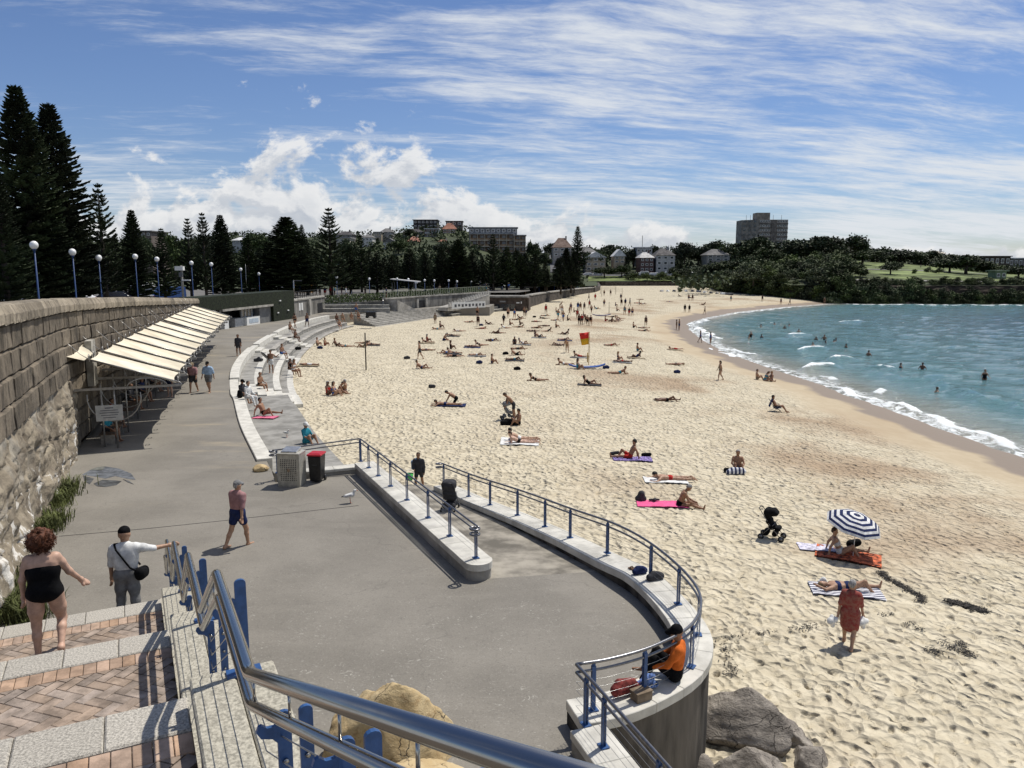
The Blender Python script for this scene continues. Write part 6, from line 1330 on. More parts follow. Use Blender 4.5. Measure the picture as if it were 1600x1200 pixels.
POSES = {  # hip height, torso dir, (upper arm, forearm) L,R, (thigh, shin) L,R, head dir
 'stand': (.90, (0,.02,1), ((-.16,0,-1),(-.06,.12,-1)), ((.16,0,-1),(.06,.12,-1)), ((-.07,.02,-1),(-.02,-.02,-1)), ((.07,-.02,-1),(.02,-.02,-1)), (0,.05,1)),
 'walk': (.88, (0,.06,1), ((-.18,.30,-1),(-.05,.50,-1)), ((.18,-.35,-1),(.10,-.15,-1)), ((-.05,-.30,-1),(-.02,-.55,-1)), ((.05,.38,-1),(.02,.08,-1)), (0,.1,1)),
 'walk2': (.88, (0,.06,1), ((-.25,-.35,-1),(-.10,-.05,-1)), ((.22,.30,-1),(.08,.5,-1)), ((-.05,.40,-1),(-.02,.1,-1)), ((.05,-.25,-1),(.02,-.6,-1)), (0,.1,1)),
 'sit': (.12, (0,-.10,1), ((-.25,.55,-.8),(.25,.8,-.35)), ((.25,.55,-.8),(-.25,.8,-.35)), ((-.12,.78,.62),(-.03,.45,-.88)), ((.12,.74,.64),(.03,.5,-.86)), (0,.25,1)),
 'sitback': (.12, (0,-.45,1), ((-.35,-.5,-.8),(-.1,-.2,-1)), ((.35,-.5,-.8),(.1,-.2,-1)), ((-.12,.97,.12),(-.03,1,-.06)), ((.12,.78,.62),(.03,.5,-.86)), (0,.1,1)),
 'lean': (.12, (0,-.85,.72), ((-.4,-.25,-.9),(-.2,.6,-.25)), ((.4,-.25,-.9),(.2,.6,-.25)), ((-.1,.8,.6),(-.03,.55,-.83)), ((.12,1,.03),(.03,1,-.05)), (0,-.15,1)),
 'lie': (.11, (0,-1,.02), ((-.5,.8,-.1),(-.1,1,.0)), ((.5,-.7,.0),(-.4,-.7,.2)), ((-.1,1,.0),(-.03,1,-.02)), ((.1,.82,.52),(.05,.6,-.8)), (0,-1,.08)),
 'lie2': (.11, (0,-1,.02), ((-.3,1,-.05),(0,1,.0)), ((.3,1,-.05),(0,1,.0)), ((-.1,1,.0),(-.03,1,-.02)), ((.1,1,.0),(.03,1,-.02)), (0,-1,.05)),
 'prone': (.11, (0,1,.10), ((-.5,.5,-.25),(.3,.8,.0)), ((.5,.5,-.25),(-.3,.8,.0)), ((-.12,-1,0),(-.03,-1,.02)), ((.12,-1,0),(.03,-1,.02)), (0,.8,.55)),
 'proneup': (.11, (0,.80,.42), ((-.2,.15,-1),(.1,.8,.0)), ((.2,.15,-1),(-.1,.8,.0)), ((-.12,-1,0),(-.03,-1,.02)), ((.12,-1,0),(.03,-1,.02)), (0,.35,1)),
 'bench': (.10, (0,.05,1), ((-.2,.25,-1),(.1,.9,-.4)), ((.2,.25,-1),(-.1,.9,-.4)), ((-.12,1,-.02),(-.02,.12,-1)), ((.12,1,-.02),(.02,.35,-1)), (0,.25,1)),
 'hunch': (.10, (0,.38,1), ((-.15,.45,-.9),(.25,.8,-.4)), ((.15,.45,-.9),(-.25,.8,-.4)), ((-.18,.95,.15),(.2,.75,-.4)), ((.2,.9,.12),(.05,.9,-.28)), (0,.75,.75)),
 'kneel': (.40, (0,.85,.62), ((-.2,.45,-.9),(0,.5,-.9)), ((.2,.45,-.9),(0,.5,-.9)), ((-.12,.55,-.83),(0,-1,-.05)), ((.12,.55,-.83),(0,-1,-.05)), (0,.9,.35)),
 'bend': (.86, (0,.62,.78), ((-.15,.35,-1),(-.05,.5,-.9)), ((.15,.35,-1),(.05,.5,-.9)), ((-.1,.12,-1),(-.02,-.1,-1)), ((.1,-.1,-1),(.02,-.15,-1)), (0,.8,.6)),
 'chair': (.30, (0,-.45,1), ((-.25,.4,-.8),(0,.9,-.1)), ((.25,.4,-.8),(0,.9,-.1)), ((-.12,.95,.25),(0,.55,-.83)), ((.12,.95,.25),(0,.55,-.83)), (0,.1,1)),
 'rail': (.90, (0,.06,1), ((-.2,.06,-1),(-.06,.2,-1)), ((.80,.42,-.30),(.85,.45,-.02)), ((-.07,.1,-1),(-.02,-.15,-1)), ((.07,-.12,-1),(.02,-.2,-1)), (0,.18,1)),
 'step': (.86, (0,.08,1), ((-.30,.05,-1),(-.05,.25,-1)), ((.42,.22,-.85),(.38,.5,-.65)), ((-.06,.10,-1),(-.02,-.08,-1)), ((.10,.32,-.95),(.0,-.72,-.70)), (0,.12,1)),
 'wade': (.90, (0,.02,1), ((-.5,.1,-.8),(-.3,.5,-.5)), ((.5,.1,-.8),(.3,.5,-.5)), ((-.07,0,-1),(0,0,-1)), ((.07,0,-1),(0,0,-1)), (0,.05,1)),
 'carry': (.88, (0,.06,1), ((-.2,-.05,-1),(-.05,.3,-.95)), ((.2,.1,-1),(-.35,.75,-.2)), ((-.05,-.25,-1),(-.02,-.45,-1)), ((.05,.30,-1),(.02,.05,-1)), (0,.2,1)),
 'board': (.90, (0,.0,1), ((-.75,.05,-.45),(-.55,.15,.35)), ((.16,0,-1),(.06,.12,-1)), ((-.07,.02,-1),(-.02,-.02,-1)), ((.07,-.02,-1),(.02,-.02,-1)), (0,.05,1)),
}
def skeleton(pose, h=1.72, bulk=1.0, fem=False, fingers=False, tw=0.0):
    """list of (a, b, ra, rb, region); regions: pelvis thigh_u thigh_l shin foot waist chest shoulder uarm farm hand neck head hair"""
    hz, T, aL, aR, lL, lR, hd = POSES[pose]; s_ = h/1.72; T = nrm(T); X = np.array([1., 0, 0]); Fw = np.cross(T, X)*-1.0; Fw = np.cross(X, T)*-1; Fw = np.cross(T, X); Fw = -np.cross(X, T)
    Fw = np.cross(T, X); Fw = Fw if True else Fw; hip = np.array([0, 0, hz]); pr = []
    def add(a, b, ra, rb, reg): pr.append((np.array(a)*s_, np.array(b)*s_, ra*s_*bulk, rb*s_*bulk, reg))
    wS, wH = (.165, .108) if fem else (.185, .092)
    p = lambda u, x, f=0.0: hip+T*u+X*x+np.cross(X, T)*-f*-1
    add(p(.0, -wH*.8), p(.0, wH*.8), .105 if not fem else .112, .105 if not fem else .112, 'pelvis'); add(p(.06, -.055), p(.06, .055), .102, .102, 'pelvis')
    add(p(.14, -.06), p(.14, .06), .098 if not fem else .09, .098 if not fem else .09, 'waist'); add(p(.22, -.065), p(.22, .065), .10 if not fem else .092, .10 if not fem else .092, 'waist')
    add(p(.30, -.08), p(.30, .08), .104, .104, 'chest'); add(p(.39, -.095), p(.39, .095), .098, .098, 'chest_hi'); add(p(.455, -wS*.78), p(.455, wS*.78), .062, .062, 'shoulder'); add(p(.44, -.05), p(.50, -.02), .07, .055, 'shoulder'); add(p(.44, .05), p(.50, .02), .07, .055, 'shoulder')
    nb = p(.50, 0); hd = nrm(hd); add(p(.47, 0), nb+hd*.09, .052, .047, 'neck'); hc = nb+hd*.185; fw = np.array([0, 1., 0])-hd*hd[1]; fw = nrm(fw) if np.linalg.norm(fw) > .3 else np.array([0, 0, 1.]) if pose in ('lie', 'lie2') else np.array([0,0,-1.])
    add(nb+hd*.11+fw*.02, hc+hd*.01, .062, .078, 'head'); add(hc+hd*.02-fw*.015, hc+hd*.045-fw*.01, .086, .086, 'head')
    if fingers:
        add(hc-hd*.02+fw*.085, hc-hd*.035+fw*.10, .013, .016, 'head')                                                    # nose
        for q in (-1, 1): add(hc-hd*.01+X*q*.078-fw*.01, hc-hd*.035+X*q*.076-fw*.005, .015, .011, 'head')                # ears
    pts = {'hc': hc*s_, 'hd': hd, 'fw': fw, 'nb': nb*s_}
    for side, (ua, fa), sg in (('L', aL, -1), ('R', aR, 1)):
        S0 = p(.455, sg*wS); E0 = S0+nrm(ua)*.285; W0 = E0+nrm(fa)*.25; hd_ = nrm(fa); Hn = W0+hd_*.09
        add(S0, S0+nrm(ua)*.10, .054, .050, 'uarm'); add(S0+nrm(ua)*.10, E0, .048, .039, 'uarm'); add(E0, W0, .038, .027, 'farm'); pts['W'+side] = W0*s_; pts['H'+side] = (W0+hd_*.08)*s_
        if not fingers: add(W0, Hn, .03, .024, 'hand')
        else:
            pn = nrm(np.cross(hd_, X)) if abs(hd_[0]) < .9 else np.array([0, 0, 1.]); lat = nrm(np.cross(hd_, pn)); lat, pn = pn, lat   # palm spread front-back, palm faces the thigh
            for q in (-1, 0, 1): add(W0+hd_*.012, W0+hd_*.085+lat*.024*q, .020, .014, 'hand')
            for q, ln in ((-1.5, .055), (-.5, .075), (.5, .082), (1.5, .072)):
                b0 = W0+hd_*.085+lat*.017*q; m_ = b0+nrm(hd_+pn*.25*-sg)*ln*.55; add(b0, m_, .0095, .0085, 'hand'); add(m_, m_+nrm(hd_+pn*.7*-sg)*ln*.45, .0085, .007, 'hand')
            tb = W0+hd_*.03+lat*.028; tm = tb+nrm(hd_*.7+lat*.7)*.045; add(tb, tm, .012, .010, 'hand'); add(tm, tm+nrm(hd_+lat*.3)*.03, .010, .008, 'hand')
    for side, (th, sh), sg in (('L', lL, -1), ('R', lR, 1)):
        S0 = p(-.03, sg*wH); K0 = S0+nrm(th)*.43; A0 = K0+nrm(sh)*.405; M = S0+nrm(th)*.22; kr = 1.18 if fem else 1.0
        add(S0, M, .086*kr, .072*kr, 'thigh_u'); add(M, K0, .072*kr, .053, 'thigh_l'); C0 = K0+nrm(sh)*.14; back = nrm(np.cross(nrm(sh), X)); back = back if back[1] < 0 else -back
        add(K0, C0+back*.012, .053, .051, 'shin'); add(C0+back*.012, A0, .050, .033, 'shin'); pts['A'+side] = A0*s_
        fd = np.array([0, 1., 0]) if nrm(sh)[2] < -.35 else (np.array([0, .25, 1.]) if pose in ('lie', 'lie2', 'lean', 'sitback', 'bench', 'hunch', 'sit') else np.array([0, -.8, -.3]))
        if pose == 'step' and side == 'R': fd = np.array([0, .35, -1.])
        fd = nrm(fd); he = A0+nrm(sh)*.035-fd*.025; add(A0, he, .034, .034, 'foot'); add(he, he+fd*.19-np.array([0, 0, .012]), .034, .024, 'foot')
    return pr, pts, s_
SKIN = {'fair': (.52,.33,.24), 'mid': (.40,.235,.15), 'tan': (.29,.155,.09), 'dark': (.15,.075,.045)}
def skin(k): return mat('skin_'+k, SKIN[k], .55, .08, 14, .1, 90, spec=.35)
HAIRC = {'brown': (.055,.028,.014), 'black': (.012,.010,.009), 'grey': (.32,.31,.30), 'blond': (.28,.19,.09), 'auburn': (.12,.04,.016)}
def hairm(k): return mat('hair_'+k, HAIRC[k], .7, .25, 30, .5, 120, stretch=(1,1,.3))
CLO = {'black': (.006,.006,.007), 'navy': (.02,.03,.09), 'blue': (.05,.13,.36), 'red': (.42,.03,.025), 'white': (.70,.70,.68), 'grey': (.20,.20,.20), 'teal': (.03,.23,.30), 'green': (.05,.20,.06), 'orange': (.60,.14,.025), 'pink': (.62,.16,.25), 'mauve': (.36,.20,.20), 'khaki': (.26,.21,.14), 'purple': (.14,.06,.22), 'charcoal': (.05,.05,.055), 'yellow': (.6,.42,.06), 'ltblue': (.33,.45,.60)}
def cloth(k): return mat('cloth_'+k, CLO[k], .9, .12, 7, .3, 60, spec=.12)
OUT = {'trunks': {'pelvis': 1, 'thigh_u': 1}, 'brief': {'pelvis': 1}, 'bikini': {'pelvis': 1, 'chest': 2}, 'swimsuit': {'pelvis': 1, 'waist': 1, 'chest': 1},
       'tee': {'pelvis': 1, 'thigh_u': 1, 'waist': 2, 'chest': 2, 'chest_hi': 2, 'shoulder': 2, 'uarm': 2}, 'trousers': {'pelvis': 1, 'thigh_u': 1, 'thigh_l': 1, 'shin': 1, 'waist': 2, 'chest': 2, 'chest_hi': 2, 'shoulder': 2, 'uarm': 2},
       'long': {'pelvis': 1, 'thigh_u': 1, 'thigh_l': 1, 'shin': 1, 'waist': 2, 'chest': 2, 'chest_hi': 2, 'shoulder': 2, 'uarm': 2, 'farm': 2}, 'dress': {'pelvis': 1, 'thigh_u': 1, 'waist': 1, 'chest': 1, 'chest_hi': 1, 'shoulder': 1, 'uarm': 1}, 'suit': {'pelvis': 1, 'thigh_u': 1, 'waist': 1, 'chest': 1, 'chest_hi': 1, 'shoulder': 1, 'uarm': 1, 'farm': 1}, 'bare': {}}
NAMES = {1: {'trunks': 'swim_shorts', 'brief': 'swim_briefs', 'bikini': 'bikini_bottom', 'swimsuit': 'swimsuit', 'tee': 'shorts', 'trousers': 'trousers', 'long': 'trousers', 'dress': 'dress', 'suit': 'wetsuit'}, 2: {'bikini': 'bikini_top', 'tee': 'shirt', 'trousers': 'shirt', 'long': 'shirt'}}
def person(label, loc, az, pose='stand', h=1.72, outfit='trunks', c1='black', c2='white', sk='mid', hair='brown', vox=.045, fem=False, bulk=1.0, long_hair=False, cap=None, split=False, fingers=False, group=None, infl=None, extra_hair=0.0):
    pr, pts, s_ = skeleton(pose, h, bulk, fem, fingers); oc = OUT[outfit]; inf = infl if infl is not None else (.014 if split else .008)
    hp = []; hc, hd, fw = pts['hc'], pts['hd'], pts['fw']
    if hair:
        hp.append((hc+hd*.045*s_-fw*.022*s_, hc+hd*.05*s_-fw*.02*s_, .090*s_, .090*s_, 3)); hp.append((hc-hd*.0*s_-fw*.05*s_, hc+hd*.03*s_-fw*.04*s_, .07*s_, .075*s_, 3))
        if long_hair: hp.append((hc-fw*.06*s_, hc-hd*.16*s_-fw*.07*s_, .075*s_, .045*s_, 3))
        if extra_hair:
            rs = np.random.RandomState(3)
            for _ in range(110):
                v = nrm(rs.normal(size=3)); q = hc+hd*.02*s_-fw*.02*s_+v*np.array([.115, .115, .115])*s_*(1+.2*rs.rand())*extra_hair
                if np.dot(v, fw) > .45 and np.dot(v, hd) < .5: continue
                hp.append((q, q+nrm(rs.normal(size=3))*.012, .026+.014*rs.rand(), .02, 3))
    if cap: hp.append((hc+hd*.05*s_-fw*.01*s_, hc+hd*.055*s_, .098*s_, .095*s_, 4)); hp.append((hc+hd*.045*s_+fw*.06*s_, hc+hd*.03*s_+fw*.15*s_, .06*s_, .045*s_, 4))
    if outfit == 'dress' and pose in ('walk', 'walk2', 'stand'): hz_ = POSES[pose][0]*s_; pr += [(np.array((0,.0,hz_)), np.array((0,.02,hz_-.34*s_)), .125*s_, .17*s_, 'pelvis'), (np.array((-.07,.0,hz_-.05)), np.array((-.09,.05,hz_-.36*s_)), .10*s_, .115*s_, 'pelvis'), (np.array((.07,.0,hz_-.05)), np.array((.09,-.03,hz_-.36*s_)), .10*s_, .115*s_, 'pelvis')]
    mats = [skin(sk), cloth(c1), cloth(c2), hairm(hair or 'brown'), cloth(cap or 'white')]
    P0 = [(a, b, ra, rb, 0) for a, b, ra, rb, reg in pr[:len(pr)-(3 if outfit == 'dress' and pose in ('walk', 'walk2', 'stand') else 0)]]
    if not split:
        prs = [(a, b, ra+(inf if oc.get(reg, 0) else 0), rb+(inf if oc.get(reg, 0) else 0), oc.get(reg, 0)) for a, b, ra, rb, reg in pr]+hp
        if outfit == 'dress':
            K = (pts['AL']+pts['AR'])*.5
        V, Q, lb = sdf_mesh(prs, vox, .035 if vox < .03 else .05); o = np_mesh('person', V, Q, mats, mat_idx=lb); o.location = loc; o.rotation_euler = (0, 0, -R(az)); return tag(o, label, 'person', group)
    root = thing('person', label, 'person', loc, -R(az), group)
    V, Q, lb = sdf_mesh(P0, vox, .030); np_mesh('body', V, Q, mats[:1], root)
    for sl in (1, 2):
        cp = [(a, b, ra+inf, rb+inf, 0) for a, b, ra, rb, reg in pr if oc.get(reg, 0) == sl]
        if cp: V, Q, lb = sdf_mesh(cp, vox*1.15, .05); np_mesh(NAMES[sl].get(outfit, 'clothes'), V, Q, mats[sl], root)
    for sl, nm in ((3, 'hair'), (4, 'cap')):
        cp = [(a, b, ra, rb, 0) for a, b, ra, rb, l in hp if l == sl]
        if cp: V, Q, lb = sdf_mesh(cp, vox, .02); np_mesh(nm, V, Q, mats[sl], root)
    return root
def blob(name, label, cat, loc, parts, m_, vox=.03, rz=0.0, group=None, k=.05):
    """soft lumpy object (bag, towel heap) grown from rounded bars"""
    V, Q, lb = sdf_mesh([(np.array(a, float), np.array(b, float), r1, r2, 0) for a, b, r1, r2 in parts], vox, k); o = np_mesh(name, V, Q, m_); o.location = loc; o.rotation_euler = (0, 0, rz); return tag(o, label, cat, group)
# ---------------------------------------------------------------- people close by
def ground_z(p): return float(sand_z(p.x, p.y))
q = st(5.75, 1.36, 2.2)
wm = person('woman with curly auburn hair in a black strapless swimsuit walking down the stairs', q, -24, 'step', 1.68, 'swimsuit', 'black', 'black', 'fair', 'auburn', .0095, True, 1.10, split=True, fingers=True, extra_hair=1.0)
def curls(parent, pts, n, m_, seed, rad=.145, ln=.05):
    rs = np.random.RandomState(seed); mb = MB(); hc, hd, fw = pts['hc'], pts['hd'], pts['fw']
    for _ in range(n):
        v = nrm(rs.normal(size=3))
        if np.dot(v, fw) > .5 and np.dot(v, hd) < .55: continue
        c = hc-fw*.015+v*rad*(.72+.42*rs.rand()); d = nrm(rs.normal(size=3)); e = nrm(np.cross(d, v)); r_ = .012+.012*rs.rand(); k = 7; ph = rs.uniform(0, 6)
        mb.tube([tuple(c+v*ln*(j/k-.5)+d*r_*math.cos(ph+j*1.1)+e*r_*math.sin(ph+j*1.1)) for j in range(k)], .0042, 4, caps=False)
    return mb.build('curls', m_, parent, False, fix=False)
curls(wm, skeleton('step', 1.68, 1.10, True, True)[1], 1000, hairm('auburn'), 5)
q = Vector((-6.55,12.42,1.1))
wsm = person('man in a white T-shirt, grey trousers and black cap holding the handrail', q, -14, 'rail', 1.72, 'trousers', 'grey', 'white', 'mid', None, .0095, bulk=1.08, cap='black', split=True, fingers=True)
sb = thing('shoulder_bag', 'black crossbody bag on the back of the man in white', 'bag', q, R(14)); mb = MB()
mb.tube([(-.15,-.02,1.45),(-.10,-.13,1.38),(.0,-.145,1.22),(.10,-.155,1.06),(.20,-.12,.98)], .016, 6); mb.tube([(-.15,-.02,1.45),(-.08,.10,1.42),(.05,.15,1.2),(.20,.12,1.0)], .016, 6); mb.build('strap', cloth('black'), sb, False)
V, Q, lb = sdf_mesh([(np.array((.23,-.10,.95)), np.array((.27,.06,.93)), .085, .075, 0), (np.array((.23,-.08,.88)), np.array((.27,.05,.87)), .08, .07, 0)], .015, .04); np_mesh('pouch', V, Q, cloth('black'), sb)
q = P(374,853); person('man in a faded pink shirt, navy shorts and grey cap walking across the promenade', q, 28, 'walk', 1.76, 'tee', 'navy', 'mauve', 'mid', 'grey', .012, bulk=1.10, cap='grey', split=True, fingers=True, infl=.026)
q = P(303,613); person('man in a patterned grey shirt walking towards us beside the shade sails', q, 178, 'walk', 1.74, 'tee', 'charcoal', 'mauve', 'mid', 'grey', .018, bulk=1.1, cap='khaki', split=True, infl=.03)
q = P(327,613); person('man in an open pale shirt over a navy top walking with the other one', q, 182, 'walk2', 1.80, 'tee', 'grey', 'ltblue', 'mid', 'black', .018, bulk=1.05, cap='black', split=True, infl=.03)
q = P(373,556); person('lone walker in dark clothes with a bag farther along the promenade', q, 176, 'stand', 1.72, 'tee', 'charcoal', 'charcoal', 'tan', 'brown', .03)
q = P(266,620); person('barefoot person in shorts standing at the outer end of the first shade sail', q, 200, 'stand', 1.74, 'tee', 'navy', 'grey', 'fair', 'brown', .03)
q = PS(655,766); boy = person('child in a dark wetsuit with a blue towel coming up the ramp', q, 188, 'carry', 1.55, 'suit', 'charcoal', 'blue', 'tan', 'brown', .016, split=True)
blob('towel', 'blue and white towel over the shoulder of the child on the ramp', 'towel', q, [((.08,.02,1.24),(.24,.0,1.12),.07,.06),((.24,0,1.12),(.25,-.04,.86),.07,.06),((.1,-.10,1.2),(.2,-.12,.92),.06,.07)], mat('towel_blue', CLO['ltblue'], .95, .3, 9), .02, -R(188))
bk = thing('bucket', 'bright green plastic bucket carried by the child on the ramp', 'bucket', q+Vector((-.32,-.32,.50))); mb = MB(); gmat = flat('bucket_green', (.06,.45,.08), .4)
mb.tube([(0,0,0),(0,0,.26)], [.11,.15], 14); mb.build('pail', gmat, bk, False); mb = MB(); mb.tube([(.15*math.cos(t), 0, .26+.16*math.sin(t)) for t in np.linspace(0, math.pi, 9)], .006, 5); mb.build('handle', white_p, bk, False)
q = Vector((2.72,11.92,.385)); person('man in an orange top and black cap sitting on the curved coping', q, 286, 'sit', 1.74, 'long', 'black', 'orange', 'tan', None, .012, cap='black', split=True, fingers=True)
blob('bag', 'dark red beach bag on the coping beside the man in orange', 'bag', (1.80,11.42,.40), [((-.16,0,.10),(.16,.02,.10),.10,.10),((-.1,.02,.2),(.14,0,.17),.07,.06),((.2,-.02,.06),(.26,0,.06),.06,.05)], mat('bag_red', (.20,.03,.025), .85, .25, 12, .3, 30), .018, .5)
blob('towel', 'crumpled blue and white towel by the feet of the man in orange', 'towel', (2.18,11.58,.40), [((-.14,0,.06),(.14,.03,.06),.06,.06),((0,.05,.14),(.1,.02,.2),.07,.05),((-.06,-.02,.12),(.06,.06,.14),.06,.06)], mat('towel_bw', (.15,.24,.5), .95, .6, 16), .016)
bx_ = thing('food_box', 'small brown box on the coping between the bag and the man', 'box', (2.05,11.30,.385), .5); mb = MB(); mb.box((0,0,.07), (.30,.2,.14)); bev(mb.build('carton', mat('carton', (.20,.15,.10), .9), bx_, False), .008); mb = MB(); mb.box((0,0,.15), (.31,.21,.018)); mb.build('lid', MATS['carton'], bx_, False)
for lab, px, py, m_, sc in (('navy cloth bag on the coping left of the third post','1000,897',0,cloth('navy'),1.0),('grey backpack lying on the coping beside a blue post','1024,906',0,cloth('charcoal'),1.15)):
    px, py = map(int, px.split(',')); p_ = P(px, py, .38); blob('bag', lab, 'bag', p_, [((-.12*sc,0,.07),(.12*sc,.02,.07),.07*sc,.07*sc),((-.05,.03,.13),(.07,0,.13),.06*sc,.05*sc)], m_, .015, .3)
for k in range(2):
    p_ = P(989+9*k, 890, .385); t = thing('sandal', ('left' if k == 0 else 'right')+' brown sandal standing on the coping above the bags', 'sandal', p_, .6+.2*k, 'pair of sandals'); mb = MB(); mb.box((0,0,.012), (.10,.26,.024)); bev(mb.build('sole', mat('sandal_brown', (.12,.06,.03), .8), t, False), .01); mb = MB(); mb.tube([(-.05,.04,.02),(-.02,.05,.06),(.02,.05,.06),(.05,.04,.02)], .012, 6); mb.build('strap', MATS['sandal_brown'], t, False)
floral = mat('cloth_floral', (.15,.015,.013), .9, .5, 14, .2, 40, col2=(.26,.11,.08)); q = PS(1325,1008)
lady = person('grey-haired woman in a red floral dress striding over the sand at the lower right', q, 35, 'walk2', 1.64, 'dress', 'red', 'red', 'mid', 'grey', .011, True, 1.08, split=True, fingers=True, infl=.018)
for ch in lady.children:
    if ch.name.startswith('dress'): ch.data.materials.clear(); ch.data.materials.append(floral)
for lab, dx, dz in (('white sun hat hanging from the left hand of the woman in the floral dress', -.42, .62), ('white bag in the right hand of the woman in the floral dress', .30, .58)):
    blob('hat' if 'hat' in lab else 'bag', lab, 'hat' if 'hat' in lab else 'bag', q+Vector((dx, -.05, dz)), [((-.12,0,0),(.12,0,.05),.035,.035),((-.06,.02,.02),(.06,-.02,.04),.08,.06),((0,0,-.1),(.02,.05,.1),.05,.05)], cloth('white'), .015, .5)

# ---------------------------------------------------------------- beach things
def towel(label, px, py, L, w_, az, m_, wave=.02, z=None):
    p = PS(px, py) if z is None else P(px, py, z); n, k = 14, 7; V = []; rs = np.random.RandomState(int(px)); c_, s_ = math.cos(R(az)), math.sin(R(az))
    for i in range(n+1):
        for j in range(k+1):
            u, v = (i/n-.5)*L, (j/k-.5)*w_; x, y = v*c_+u*s_, -v*s_+u*c_; zz = (float(sand_z(p.x+x, p.y+y))-p.z if z is None else 0)+.045+wave*rs.rand()+.02*math.sin(3*u+2*v); V.append((x, y, zz))
    top = len(V); V += [(x, y, z_-.03) for x, y, z_ in V]; q = k+1; Fs = []
    for i in range(n):
        for j in range(k): a = i*q+j; Fs += [(a, a+q, a+q+1, a+1), (top+a, top+a+1, top+a+q+1, top+a+q)]
    mb = MB(); mb.add(V, Fs, 0, True); o = mb.build('towel', m_, fix=False); o.location = p; return tag(o, label, 'towel')
def stripes(name, c1, c2, sc=14.0, ax=0):
    if name in MATS: return MATS[name]
    m = bpy.data.materials.new(name); m.use_nodes = True; w = NT(m.node_tree); b = w.n['Principled BSDF']; sp = w.N('ShaderNodeSeparateXYZ'); w.l.new(w.N('ShaderNodeTexCoord').outputs['Object'], sp.inputs[0])
    f = w.math('GREATER_THAN', w.math('SINE', w.math('MULTIPLY', sp.outputs[ax], sc*6.28)), 0.0); w.l.new(w.mix(f, c1+(1,), c2+(1,)), b.inputs['Base Color']); b.inputs['Roughness'].default_value = .95; MATS[name] = m; return m
towel('pink towel under the seated bald man', 1035,789, 1.9, .8, 95, mat('towel_pink', (.75,.10,.26), .95, .1, 8))
person('bald tanned man hunched on a pink towel', PS(1062,791), 98, 'hunch', 1.78, 'brief', 'black', 'black', 'tan', 'grey', .013, split=True, fingers=True)
blob('bag', 'grey backpack at the left end of the pink towel', 'bag', PS(1001,783), [((0,0,.12),(.02,0,.28),.15,.13),((-.1,0,.1),(.1,0,.1),.12,.12)], cloth('charcoal'), .02); blob('towel', 'dark clothes thrown on the pink towel', 'clothes', PS(1022,785)+Vector((0,0,.07)), [((-.16,0,.03),(.18,.03,.03),.05,.04),((0,-.05,.04),(.05,.08,.05),.05,.04)], cloth('charcoal'), .02)
towel('pale towel under the man in red briefs', 1040,752, 1.8, .8, 92, cloth('white')); person('man in red swim briefs lying on his front on the sand', PS(1048,751), 268, 'prone', 1.76, 'brief', 'red', 'red', 'mid', 'black', .016)
towel('purple patterned towel under the reclining man in red shorts', 988,718, 1.8, .8, 92, mat('towel_purple', (.24,.18,.42), .95, .5, 14)); person('man in red shorts reclining on a purple towel', PS(984,716), 272, 'sitback', 1.76, 'trunks', 'red', 'red', 'tan', 'black', .016)
blob('bag', 'black bag right of the man in red shorts', 'bag', PS(1010,714), [((-.15,0,.1),(.15,0,.12),.10,.09)], cloth('black'), .02); blob('bag', 'dark bags at the feet of the man in red shorts', 'bag', PS(962,711), [((-.2,0,.08),(.1,0,.12),.08,.08)], cloth('charcoal'), .02)
towel('white towel of the sunbathing pair', 812,691, 1.9, 1.5, 92, cloth('white')); person('dark-haired sunbather propped on elbows at the back of the pair', PS(812,688), 268, 'proneup', 1.72, 'brief', 'white', 'white', 'mid', 'black', .02); person('sunbather nearer to us in the pair, arms raised to the face', PS(812,693), 266, 'proneup', 1.68, 'brief', 'black', 'black', 'fair', 'brown', .02, True)
person('man bending over the pram on the beach', PS(802,655), 262, 'bend', 1.80, 'trunks', 'charcoal', 'black', 'tan', 'brown', .018); person('person sitting on the sand behind the man with the pram', PS(810,664), 250, 'sit', 1.7, 'brief', 'black', 'black', 'tan', 'black', .022)
blob('bag', 'heap of black bags under the pram', 'bag', PS(794,664), [((-.3,0,.12),(.3,.05,.12),.15,.15),((-.1,.1,.25),(.15,0,.25),.12,.1),((.3,-.1,.1),(.55,-.05,.08),.1,.09)], cloth('black'), .03)
person('kneeling man leaning over someone lying on the sand', PS(713,632), 268, 'kneel', 1.76, 'trunks', 'black', 'black', 'tan', 'black', .018); person('person lying face down in front of the kneeling man', PS(697,634), 272, 'prone', 1.7, 'brief', 'navy', 'navy', 'tan', 'brown', .02); towel('dark towel under the kneeling man', 704,634, 1.9, .9, 92, cloth('navy'))
blob('bag', 'small dark bag on open sand left of the pram', 'bag', PS(675,606), [((-.12,0,.12),(.15,0,.12),.14,.12)], cloth('charcoal'), .03)
person('man sitting low behind a striped cushion right of the man in red briefs', PS(1152,735), 190, 'sit', 1.74, 'brief', 'navy', 'navy', 'tan', 'grey', .02); blob('cushion', 'navy and white striped cushion in front of the sitting man', 'cushion', PS(1150,741), [((-.32,0,.10),(.32,.0,.12),.12,.12),((-.2,.05,.2),(.25,0,.2),.10,.1)], stripes('stripe_navy', (.02,.03,.09), (.7,.7,.7), 6.0), .025); blob('bag', 'black round bag left of the striped cushion', 'bag', PS(1137,738), [((-.08,0,.1),(.08,0,.1),.11,.1)], cloth('black'), .025)
